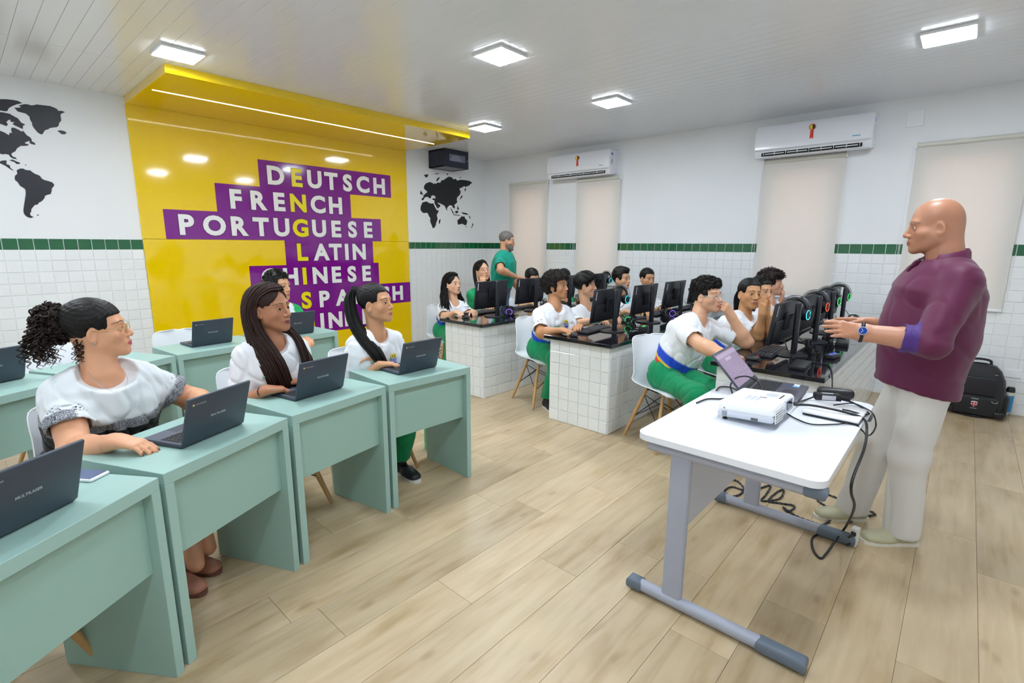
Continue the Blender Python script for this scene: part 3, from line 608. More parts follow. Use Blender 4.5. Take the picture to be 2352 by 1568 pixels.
def monitor(x, y, yaw, label, group):
    t = thing('monitor', label, 'monitor', (x, y, TOPZ), yaw, group)
    for n in ('panel', 'stand', 'base'): link(n, MON[n], t)
    p = [c for c in kids(t) if c.name.startswith('panel')][0]
    for n in ('screen', 'rear_housing', 'label'): link(n, MON[n], p)
    return t
G1, G2, G3 = 'monitors on the far counter', 'monitors on the middle counter', 'monitors on the near counter'
for x, l in ((-2.54, 'black monitor at the aisle end of the far counter, beside a purple lit headset'), (-1.89, 'black monitor second from the aisle on the far counter'), (-1.22, 'black monitor third from the aisle on the far counter'), (-.43, 'black monitor nearest the blinds on the far counter, with a headset on it')): monitor(x, -2.665, math.radians(RNG.uniform(-2, 2)), l, G1)
for x, l in ((-2.48, 'black monitor at the aisle end of the middle counter'), (-1.77, 'black monitor second from the aisle on the middle counter, beside a headset'), (-1.09, 'black monitor third from the aisle on the middle counter'), (-.42, 'black monitor nearest the window wall on the middle counter')): monitor(x, -4.06, math.radians(RNG.uniform(-1, 2)), l, G2)
for x, yw, l in ((-2.46, -2.5, 'black monitor at the aisle end of the near counter, before the boy in glasses'), (-1.80, -1, 'black monitor second from the aisle on the near counter, with a headset on top'), (-1.25, 1, 'black monitor third from the aisle on the near counter, with a headset on top'), (-.68, 2, 'black monitor nearest the window wall on the near counter, with a headset on top')): monitor(x, -5.50, math.radians(yw), l, G3)

# keyboards, mice
kbm = MB().rbox((0, 0, .008), (.44, .14, .015), .004, 2).mesh('base', M_black, 40); km = MB()
for r in range(5):
    for c in range(20):
        if c in (14,): continue
        km.rbox((-.205+.0215*c, -.05+.024*r, .0175), (.018, .02, .006), .0012, 1)
km = km.mesh('keys', mat('keyboard_key', '2a2c34', .5), 40)
def keyboard(x, y, yaw, label, group='keyboards'):
    t = thing('keyboard', label, 'keyboard', (x, y, TOPZ), yaw, group); link('base', kbm, t); tag(link('keys', km, t), kind='stuff')
mm_ = MB(); 
_mg = np.array([[[.031*math.cos(a)*(1-.12*(math.sin(a) > 0)*math.sin(a))*q, .055*math.sin(a)*q, .006+.028*math.sqrt(max(0, 1-q**2.4))] for a in np.linspace(0, 2*PI, 25)] for q in (1., .97, .9, .75, .5, .25, .02)])
mm_.grid(_mg[:, ::-1]); mm_.lathe([(0, 0), (.028, 0), (.03, .006), (0, .006)], 20); mm_ = mm_.mesh('body', M_black, 60); mw = MB().cyl((-.004, .03, .028), (.004, .03, .028), .009, n=12).mesh('wheel', mat('mouse_wheel_red', 'b8342e', .4))
def mouse(x, y, yaw, label, z=TOPZ, group='mice'):
    t = thing('computer_mouse', label, 'mouse', (x, y, z), yaw, group); link('body', mm_, t); link('wheel', mw, t)
for (px, y, yw, l, ctr) in (((1106, 717), -2.53, 0, 'far counter at its aisle end', 0), ((1195, 706), 0, 0, 'far counter second from the aisle', 0)):
    p = onZ(px, TOPZ+.01); keyboard(p[0], p[1], PI+.04, 'black keyboard on the '+l)
keyboard(-1.2, -2.47, PI, 'black keyboard on the far counter third from the aisle'); keyboard(-.45, -2.47, PI, 'black keyboard on the far counter nearest the blinds')
p = onZ((1362, 756), TOPZ+.01); keyboard(p[0], p[1], PI+.05, 'black keyboard beside the hand of the youth with the big curly hair')
for x, l in ((-1.77, 'second from the aisle'), (-1.09, 'third from the aisle'), (-.42, 'nearest the window wall')): keyboard(x, -3.86, PI, 'black keyboard on the middle counter '+l)
p = onZ((1768, 806), TOPZ+.01); keyboard(p[0], p[1], PI+.02, 'black keyboard by the hand of the boy in glasses')
for x, l in ((-1.80, 'second from the aisle'), (-1.25, 'third from the aisle'), (-.68, 'nearest the window wall')): keyboard(x, -5.28, PI, 'black keyboard on the near counter '+l)
p = onZ((1070, 730), TOPZ); mouse(p[0], p[1], PI, 'black mouse at the aisle end of the far counter')
p = onZ((1318, 772), TOPZ); mouse(p[0], p[1], PI-.3, 'black mouse under the hand of the youth with the big curly hair')
p = onZ((1728, 826), TOPZ); mouse(p[0], p[1], PI, 'black and red mouse under the hand of the boy in glasses')
mouse(-1.42, -5.30, PI, 'black mouse on the near counter before the girl with joined hands')

# headsets
def glow(n, c): return mat('led_'+n, c, .3, emit=.9)
def headset(loc, R, label, led, group='gaming headsets'):
    t = thing('headset', label, 'headset', loc, 0, group); t.rotation_euler = Matrix(R.tolist()).to_euler()
    arc = lambda r, a0, a1, n=24: np.array([(r*math.cos(a), 0, r*math.sin(a)) for a in np.linspace(a0, a1, n)])
    MB().tube(arc(.09, .12, PI-.12), .0055, 8, flat=2.4).build('headband', M_black, t, 60)
    for dy in (-.012, .012): MB().tube(arc(.112, -.25, PI+.25)+np.array([0, dy, 0]), .002, 6).build('wire_arch', mat('grey_wire', '6c707a', .3, .8), t, 60)
    for s in (-1, 1):
        e = MB().cyl((s*.075, 0, -.02), (s*.10, 0, -.02), .042, .040, 24).cyl((s*.055, 0, -.02), (s*.075, 0, -.02), .040, .044, 24).build('ear_cup', M_black, t, 40)
        MB().tube([(s*.1005, .031*math.cos(q), -.02+.033*math.sin(q)) for q in np.linspace(0, 2*PI, 24, endpoint=False)], .0026, 6, True).build('led_ring', glow(*led), e, 60)
    MB().tube(crom([(-.09, .02, -.05), (-.095, .06, -.09), (-.07, .1, -.11)], 12), .003, 6).build('microphone', M_black, t, 60)
    return t
E_ = lambda a, b, c: rotz(a)@roty(b)@rotx(c)
LG, LP, LC_ = ('green', '35e06a'), ('purple', '8a5cff'), ('cyan', '3fd6e8')
for x, yy, l, ld in ((-2.30, -5.47, 'monitor at the aisle end of the near counter', LC_), (-1.64, -5.47, 'second monitor from the aisle on the near counter', ('red', 'ff4a2a')), (-1.09, -5.46, 'third monitor from the aisle on the near counter', LG), (-.52, -5.45, 'near counter monitor nearest the window wall', LG), (-.26, -2.62, 'far counter monitor nearest the blinds', LC_), (-2.29, -4.02, 'aisle-end monitor of the middle counter', LC_)):
    headset((x, yy, 1.055), E_(1.35, .0, .12), 'headset hung over the '+l, ld)
headset((-2.33, -2.72, TOPZ+.045), E_(.6, 0, 1.5), 'headset with purple ring lying beside the aisle-end monitor of the far counter', LP)
headset((-1.66, -2.74, TOPZ+.05), E_(.2, 0, 1.45), 'headset with purple ring lying beside the second monitor of the far counter', LP)
headset((-1.95, -3.98, TOPZ+.045), E_(.3, 0, 1.5), 'headset with green ring lying under the second monitor of the middle counter', LG)
headset((-1.2, -4.02, TOPZ+.045), E_(.9, 0, 1.5), 'headset with purple ring lying under the third monitor of the middle counter', LP)

# cables and small boxes behind the monitors
M_cab = mat('black_cable', '121217', .45); M_cabg = mat('grey_cable', '3a3d47', .45)
def coil(c, r, n, label, yaw=0., tilt=1.2, mtl=None, seed=0, group='coiled cables'):
    rr = random.Random(seed); pts = []
    for i in range(n*7):
        a = i*2*PI/7; q = r*(1+rr.uniform(-.18, .18)); pts.append((q*math.cos(a), rr.uniform(-.02, .02)+.006*i/n, q*math.sin(a)*.85))
    m = MB(); Pp = crom(pts, n*22)@rotx(tilt-PI/2).T@rotz(yaw).T; Pp[:, 2] += .004-Pp[:, 2].min()
    o = m.tube(Pp, .0036, 5).build('cable_coil', mtl or M_cab, None, 60); o.location = c; tag(o, label, 'cable', group)
for i, (x, y, l) in enumerate(((-2.44, -2.76, 'far counter at its aisle end'), (-1.78, -2.76, 'far counter by the second monitor'), (-1.1, -2.78, 'far counter by the third monitor'), (-2.36, -4.2, 'middle counter by the aisle-end monitor'), (-1.62, -4.2, 'middle counter by the second monitor'), (-.95, -4.2, 'middle counter by the third monitor'), (-2.36, -5.62, 'near counter by the aisle-end monitor'), (-1.68, -5.64, 'near counter by the second monitor'), (-1.1, -5.64, 'near counter by the third monitor'), (-.5, -5.62, 'near counter by the monitor nearest the window wall'))):
    coil((x, y, TOPZ), .058+.01*(i % 3), 5, 'black cable coil on the '+l, RNG.uniform(-.5, .5), 1.15, seed=i)
    z = TOPZ; o = MB().tube(crom([(x-.1, y+.09, z+.16), (x-.08, y+.03, z+.08), (x-.02, y-.0, z+.02), (x+.06, y-.03, z+.005), (x+.14, y-.02, z+.004), (x+.2, y+.03, z+.004)], 30), .003, 5).build('cable', M_cab, None, 60)
    tag(o, 'thin cable from a monitor across the '+l, 'cable', 'monitor cables')
def ebox(c, s, yaw, label, led=None):
    t = thing('power_box', label, 'adapter', c, yaw, 'small black boxes on the counters'); MB().rbox((0, 0, s[2]/2), s, .006, 2).build('case', M_black, t, 40)
    MB().tube(crom([(s[0]/2, 0, s[2]*.4), (s[0]/2+.05, .01, .006), (s[0]/2+.1, .05, .004)], 14), .0035, 6).build('lead', M_cab, t, 60)
    if led: 
        for k in (-1, 1): MB().box((k*s[0]*.25, -.0, s[2]), (s[0]*.25, s[1]*.3, .002)).build('status_light', glow(*led), t)
p = onZ((1478, 764), TOPZ); ebox((p[0], p[1], TOPZ), (.075, .075, .06), .2, 'square black box with green lights on the middle counter', LG)
p = onZ((1838, 842), TOPZ); ebox((p[0], p[1], TOPZ), (.24, .09, .025), .05, 'flat black box at the corner of the near counter')
p = onZ((1912, 822), TOPZ); ebox((p[0], p[1], TOPZ), (.12, .06, .03), -.2, 'small black adapter on the near counter with a blue light', ('blue', '3a5cff'))
p = onZ((1935, 793), TOPZ); ebox((p[0], p[1], TOPZ), (.16, .08, .035), .1, 'black adapter under the raised hands of the bald man')
o = MB().tube(crom([onZ((1795, 760), .9), onZ((1815, 815), .78), onZ((1845, 829), TOPZ+.006), onZ((1895, 836), TOPZ+.006), onZ((1908, 846), TOPZ+.004), onY((1911, 862), -5.845), onY((1912, 905), -5.81), onY((1913, 960), -5.81)], 50), .004, 6).build('cable', M_cab, None, 60); tag(o, 'black cable falling over the corner of the near counter', 'cable')

# ---------------------------------------------------------------- table with the projector
M_tt = mat('white_laminate', 'e9ecf3', .35); M_tg = mat('grey_enamel', 'a3a7b6', .4, bump=.05, bscale=400); M_tc = mat('slate_plastic_cap', '64707f', .45)
TX0, TX1, TY0, TY1 = -4.555, -3.405, -6.115, -5.425
t = thing('work_table', 'white table with grey T-shaped legs carrying the projector', 'table', ((TX0+TX1)/2, (TY0+TY1)/2, 0)); LX_, LY_ = TX1-TX0, TY1-TY0
tt = MB().rbox((0, 0, .737), (LX_, LY_, .026), .05, 5, axes=(2,)).build('tabletop', M_tt, t, 40)
for s, xx in ((-1, -LX_/2+.045), (1, LX_/2-.0)):
    xx = -LX_/2+.04 if s < 0 else LX_/2-.06
    f = MB().rbox((xx, 0, .035), (.05, LY_+.0, .05), .022, 4, axes=(1,)).build('foot_bar', M_tg, t, 40)
    for sy, ln in ((-1, .17), (1, .07)):
        MB().rbox((xx, sy*(LY_/2+.012-ln/2), .034), (.057, ln, .062), .024, 4, axes=(1, 0)).build('foot_cap', M_tc, f, 50)
    MB().rbox((xx, .155, .38), (.034, .085, .66), .012, 3, axes=(2,)).build('leg', M_tg, t, 40)
    MB().rbox((xx, .0, .70), (.04, LY_-.1, .045), .016, 3, axes=(1,)).build('top_bar', M_tg, t, 40)
    MB().rbox((xx, -LY_/2+.03, .70), (.046, .07, .05), .018, 3, axes=(1, 0)).build('bar_cap', M_tc, t, 40)
MB().rbox((0, .15, .52), (LX_-.14, .018, .34), .003, 1).build('modesty_panel', mat('grey_laminate', 'c3c6d2', .45), t)

# projector
M_prw = mat('projector_white', 'f1f2f4', .3); M_prg = mat('projector_grey', 'c9ced8', .35)
ya = math.radians(-92); xd, yd = np.array([math.cos(ya), math.sin(ya), 0]), np.array([-math.sin(ya), math.cos(ya), 0]); pc = np.array([-4.01, -5.735, .752])
t = thing('projector', 'white projector with a square lens on the white table', 'projector', (pc[0], pc[1], .752), ya)
R = roty(-.07); zc = np.array([0, 0, .052])
MB().rbox(zc+np.array([0, 0, -.014]), (.235, .30, .034), .012, 3, R).build('lower_case', M_prg, t, 40)
MB().rbox(zc+np.array([0, 0, .018]), (.237, .302, .05), .02, 4, R).build('upper_case', M_prw, t, 40)
P = lambda x, y, z: R@np.array((x, y, z))+zc
ln = MB().rbox(P(.1155, .055, .012), (.012, .10, .052), .01, 3, R).build('lens_bezel', M_prg, t, 40); MB().rbox(P(.122, .055, .012), (.003, .075, .038), .004, 2, R).build('lens', mat('lens_glass', '1a2740', .05), ln)
vg = MB().box(P(.1135, -.085, -.002), (.012, .095, .056), R).build('vent_recess', M_dark, t)
for k in range(6): MB().box(P(.120, -.085, -.030+.0112*k), (.004, .097, .0035), R).build('vent_slat', M_prw, vg)
for k in range(6): MB().box(P(.120, -.132+.019*k, -.002), (.004, .003, .058), R).build('vent_rib', M_prw, vg)
MB().cyl(P(.05, .06, .0425), P(.05, .06, .0455), .026, n=24).build('focus_dial', M_prg, t, 40)
MB().box(P(.092, .05, .0432), (.006, .07, .001), R).build('slot', M_dark, t); MB().box(P(.03, .0, .0435), (.03, .006, .001), R).build('slot', M_dark, t)
for k in range(3): MB().box(P(.02-.022*k, -.03, .0435), (.014, .07, .0006), R).build('button_print', mat('print_grey', 'c5cad6', .4), t)
MB().rbox(P(-.085, -.1505, -.014), (.022, .003, .024), .003, 2, R).build('sensor', mat('sensor_grey', '8d919b', .4), t)
for k in range(5): MB().box(P(.03+.006*k, -.151, -.02), (.003, .002, .012), R).build('side_vent', M_dark, t)
MB().box(P(-.085, -.1515, .012), (.006, .002, .006), R).build('led', mat('led_dim_red', 'a5543c', .4), t)
for x, y, h in ((-.09, -.12, .02), (-.09, .12, .02), (.09, -.02, .046)):
    MB().cyl((x, y, 0), (x, y, h), .008, n=12).cyl((x, y, 0), (x, y, .004), .011, n=12).build('foot', M_black, t, 40)

# teacher's laptop
M_dl = mat('graphite_laptop', '4a4a56', .4)
hl = np.array([-3.70, -5.545]); t = thing('laptop', 'open graphite laptop showing a document beside the projector on the white table', 'laptop', (-3.542, -5.572, .752), math.radians(4))
MB().rbox((0, -.127, .011), (.368, .252, .018), .005, 2).build('base', M_dl, t, 40)
kb = MB()
for r in range(6):
    for c in range(16): kb.rbox((-.158+.0195*c+.008, -.028-.0185*r, .0212), (.0165, .0155, .002), .0005, 1)
kb.build('keyboard', mat('graphite_key', '17181e', .5), t); MB().rbox((-.02, -.195, .0202), (.105, .068, .0006), .0002, 1).build('trackpad', mat('graphite_pad', '3f3f4a', .3), t)
MB().box((.14, -.20, .0204), (.06, .03, .0006)).build('sticker', mat('sticker_blue', '7fb6e6', .4), t); MB().box((.155, -.20, .0208), (.03, .026, .0006)).build('sticker', M_white, t); MB().box((.12, -.165, .0204), (.02, .01, .0006)).build('sticker', mat('sticker_royal', '2f4fc4', .4), t)
R = rotx(-math.radians(42)); P = lambda x, y, z: R@np.array((x, y, z))+np.array([0, .0, .018])
ld = MB().rbox(P(0, .006, .122), (.368, .009, .244), .004, 2, R).build('lid', M_dl, t, 40)
M_page = bpy.data.materials.new('document_screen'); M_page.use_nodes = True; nt = M_page.node_tree; b_ = nt.nodes['Principled BSDF']; b_.inputs['Base Color'].default_value = lin('7d6d86')+(1,); b_.inputs['Emission Color'].default_value = lin('8d7c97')+(1,); b_.inputs['Emission Strength'].default_value = .35; b_.inputs['Roughness'].default_value = .25
sc = MB().box(P(0, .001, .130), (.342, .001, .2), R).build('screen', M_page, ld)
MB().box(P(0, .0002, .212), (.34, .001, .022), R).build('page_header', mat('page_light', 'a593aa', .3, emit=.25), sc)
MB().box(P(-.02, .0002, .185), (.1, .001, .018), R).build('page_block', mat('page_light2', 'a79aac', .3, emit=.3), sc)
for k in range(6): MB().box(P(-.01+.01*(k % 3), .0002, .16-.018*k), (.22-.03*(k % 2), .001, .003), R).build('text_line', mat('page_text', '9484a0', .3, emit=.2), sc)
MB().cyl((-.15, .003, .02), (.15, .003, .02), .008, n=12).build('hinge', M_black, t)

# adapter, case, white box, cables on the table
p = onZ((1898, 926), .756); t = thing('power_adapter', 'black laptop power adapter with a label on the white table', 'adapter', (p[0], p[1], .775), math.radians(-62)); MB().rbox((0, 0, .016), (.115, .048, .032), .005, 2).build('case', M_black, t, 40); MB().box((0, -.0245, .016), (.06, .001, .022)).build('label', M_lbl, t); MB().box((0, 0, .0325), (.05, .012, .001)).build('label', M_lbl, t)
MB().cyl((.057, 0, .014), (.10, 0, .006), .011, .006, 12).build('plug', M_black, t, 40)
p = onZ((1916, 912), .756); t = thing('glasses_case', 'black elongated glasses case at the far end of the white table', 'case', (p[0]+.02, p[1], .752), math.radians(-75)); MB().rbox((0, 0, .024), (.165, .06, .047), .02, 4).build('body', mat('black_leatherette', '14151c', .35, bump=.1, bscale=500), t, 50)
a = onZ((1842, 950), .757); b_ = onZ((1973, 977), .757); t = thing('disc_drive', 'flat white slim box with a black edge line at the table edge', 'device', ((a[0]+b_[0])/2+.12, (a[1]+b_[1])/2, .752), math.atan2(b_[1]-a[1], b_[0]-a[0]))
L = np.linalg.norm((b_-a)[:2]); MB().rbox((0, .0, .015), (L, .23, .012), .004, 2).build('upper_shell', M_prw, t, 40); MB().rbox((0, 0, .006), (L-.004, .226, .008), .002, 1).build('lower_shell', M_black, t, 40)
def cable(pts, r, label, m=None, n=60):
    o = MB().tube(crom(pts, n), r, 7).build('cable', m or M_cab, None, 70); return tag(o, label, 'cable')
T_ = .7565
cable([onZ((1600, 925), T_), onZ((1625, 916), T_), onZ((1663, 915), T_), onZ((1690, 905), T_)], .004, 'black cable entering the projector from the table edge')
cable([onZ((1645, 896), T_), onZ((1655, 888), T_), onZ((1680, 890), T_), onZ((1700, 900), T_)], .0035, 'thin black cable behind the projector', n=30)
cable([onZ((1683, 905), T_), onZ((1678, 885), .80), onZ((1690, 868), .83), onZ((1715, 864), .84), onZ((1740, 875), .82), onZ((1750, 893), .79), onZ((1750, 905), T_+.02)], .004, 'black cable arching up between the projector and the laptop')
cable([onZ((1822, 928), T_+.03), onZ((1850, 918), T_), onZ((1880, 908), T_+.02), onZ((1900, 905), .785)], .004, 'black cable from the projector to the plug')
p0 = onZ((1825, 929), T_+.03)
cable([p0, onZ((1860, 930), .79), onZ((1905, 938), .79), onZ((1955, 950), .78), onZ((1984, 962), .765), onY((1991, 985), -6.14), onY((1985, 1030), -6.15), onY((1960, 1095), -6.15), onY((1955, 1130), -6.15), onY((1962, 1165), -6.15), onZ((1945, 1205), .12), onZ((1920, 1240), .03), onZ((1897, 1272), .006), onZ((1884, 1281), .006), onZ((1868, 1262), .006), onZ((1866, 1236), .006), onZ((1885, 1226), .01), onZ((1910, 1228), .03), onZ((1930, 1225), .05), onZ((1938, 1222), .06)], .0055, 'thick black power cable hanging from the table and looping on the floor', n=160)
cable([onZ((1805, 948), T_), onZ((1830, 962), T_), onZ((1865, 974), T_), onZ((1920, 974), T_), onZ((1958, 972), T_), onY((1982, 990), -6.125), onY((1990, 1000), -6.13), onY((2003, 995), -6.16), onY((2012, 975), -6.16), onY((2005, 950), -6.15), onZ((1985, 936), .765), onZ((1960, 926), .762), onZ((1930, 928), .79), onZ((1915, 930), .79)], .0032, 'thin black cable winding round the table edge by the adapter', n=120)
cable([onZ((1935, 918), .785), onZ((1960, 925), .765), onZ((1985, 940), .762), onZ((1996, 950), .76), onZ((1980, 951), .765), onZ((1950, 943), .79), onZ((1935, 940), .79)], .004, 'black cable bent double beside the adapter', n=50)
# twisted cord on the floor and the socket strip
tw = [(1665, 1105), (1690, 1103), (1708, 1120), (1700, 1135), (1675, 1140), (1664, 1128), (1680, 1118), (1705, 1125), (1725, 1135), (1745, 1122), (1770, 1115), (1760, 1135), (1750, 1150), (1790, 1145), (1800, 1125), (1785, 1130), (1765, 1150), (1790, 1155), (1825, 1162), (1810, 1175), (1800, 1165), (1830, 1185), (1870, 1200), (1890, 1205), (1910, 1190), (1900, 1165), (1880, 1150), (1870, 1130), (1900, 1135), (1940, 1150), (1980, 1165), (2010, 1180), (1990, 1185), (1965, 1190), (1952, 1200)]
P_ = crom([onZ(q, .006) for q in tw], 420)
m1 = MB(); m2 = MB(); ph = np.arange(len(P_))*.9; nn_ = np.gradient(P_, axis=0); nn_ /= np.linalg.norm(nn_, axis=1)[:, None]; sd_ = np.stack([-nn_[:, 1], nn_[:, 0], 0*ph], 1)
off = sd_*(.0038*np.cos(ph))[:, None]+np.array([0, 0, 1])*(.0038*np.sin(ph))[:, None]
t = thing('twisted_cord', 'twisted black cord lying in loops on the wood floor under the table', 'cord', (0, 0, 0)); m1.tube(P_+off, .0034, 5).build('strand', M_cab, t, 70); m2.tube(P_-off, .0034, 5).build('strand', M_cabg, t, 70)
t = thing('socket_strip', 'white socket block with plugs standing at the foot of the table', 'socket strip', (-3.452, -6.118, 0), math.radians(-10)); MB().rbox((0, 0, .052), (.045, .03, .10), .004, 2).build('housing', mat('aged_white_plastic', 'd9dcd8', .4), t, 40)
for z in (.03, .075): MB().rbox((-.02, .0, z), (.02, .022, .022), .004, 2).cyl((-.026, 0, z), (-.06, .01, z-.012), .006, .005, 8).build('plug', M_black, t, 40)

# backpack by the window wall
M_bag = mat('black_nylon', '15161b', .6, bump=.35, bscale=700, sheen=.2); M_bag2 = mat('black_nylon_panel', '1b1a22', .55, bump=.25, bscale=500)
t = thing('backpack', 'black backpack with a red and white shield badge standing against the tiles', 'backpack', (-.20, -6.575, 0), -PI/2)
m = MB(); G = []
prof = [(0.0, .185, .10), (.03, .20, .115), (.10, .205, .125), (.22, .20, .12), (.33, .185, .105), (.41, .15, .085), (.455, .11, .06), (.47, .05, .03)]
for z, hw_, hd in prof: G.append([(hw_*math.copysign(abs(math.cos(a))**.55, math.cos(a)), hd*math.copysign(abs(math.sin(a))**.6, math.sin(a)), z+.012) for a in np.linspace(0, 2*PI, 41)])
m.grid(np.array(G)); m.lathe([(0, .005), (.1, .005), (.15, .012), (0, .012)], 24); m.build('body', M_bag, t, 60)
MB().rbox((0, -.125, .11), (.30, .035, .17), .02, 4).build('front_pocket', M_bag, t, 50); MB().rbox((0, -.118, .29), (.25, .03, .17), .02, 4).build('upper_pocket', M_bag2, t, 50)
for s in (-1, 1):
    MB().rbox((s*.205, -.02, .12), (.035, .13, .19), .016, 3).build('side_pocket', M_bag, t, 50)
    MB().rbox((s*.17, -.14, .05), (.07, .03, .06), .014, 3).build('corner_guard', M_black, t, 50)
    MB().tube([(s*.13+.02*math.cos(q), -.15, .175+.016*math.sin(q)) for q in np.linspace(PI, 2*PI, 10)], .003, 6).build('ring', M_steel, t, 60)
MB().tube(crom([(-.07, .0, .475), (-.06, .0, .51), (0, 0, .52), (.06, 0, .51), (.07, 0, .475)], 24), .011, 8).build('handle', M_bag, t, 60)
MB().tube(crom([(-.14, -.1, .22), (-.15, -.08, .33), (-.1, -.06, .42), (0, -.05, .45), (.1, -.06, .42), (.15, -.08, .33), (.14, -.1, .22)], 40), .003, 5).build('zip', M_wire, t, 60)
MB().prism([(-.022, .024), (0, .028), (.022, .024), (.02, -.008), (0, -.026), (-.02, -.008)], .002, np.array([[1, 0, 0], [0, 0, -1.], [0, 1, 0]]), (0, -.1435, .125)).build('badge', mat('badge_white', 'e8dcdc', .4), t)
for x_, z_ in ((-.01, .134), (.01, .134), (-.009, .113), (.009, .113)): MB().box((x_, -.1462, z_), (.015, .001, .015)).build('badge_quarter', mat('badge_red', 'b0263a', .4), t)
MB().rbox((0, -.143, .175), (.05, .003, .006), .001, 1).build('badge_script', M_silv, t); MB().box((0, -.143, .086), (.045, .001, .005)).build('badge_script', M_silv, t); MB().box((.11, -.135, .41), (.02, .003, .004)).build('zip_pull', M_silv, t)
t = thing('flask', 'blue and grey flask in the side pocket of the backpack', 'bottle', (-.19, -6.80, .07)); MB().lathe([(0, 0), (.03, 0), (.031, .15), (0, .15)], 20).build('body', mat('flask_blue', '2c7fb5', .35), t, 40); MB().lathe([(0, .15), (.031, .15), (.031, .18), (0, .18)], 20).build('band', mat('flask_cream', 'cfd2bf', .4), t, 40); MB().lathe([(0, .18), (.03, .18), (.031, .20), (.024, .225), (0, .228)], 20).build('cap', M_black, t, 40)
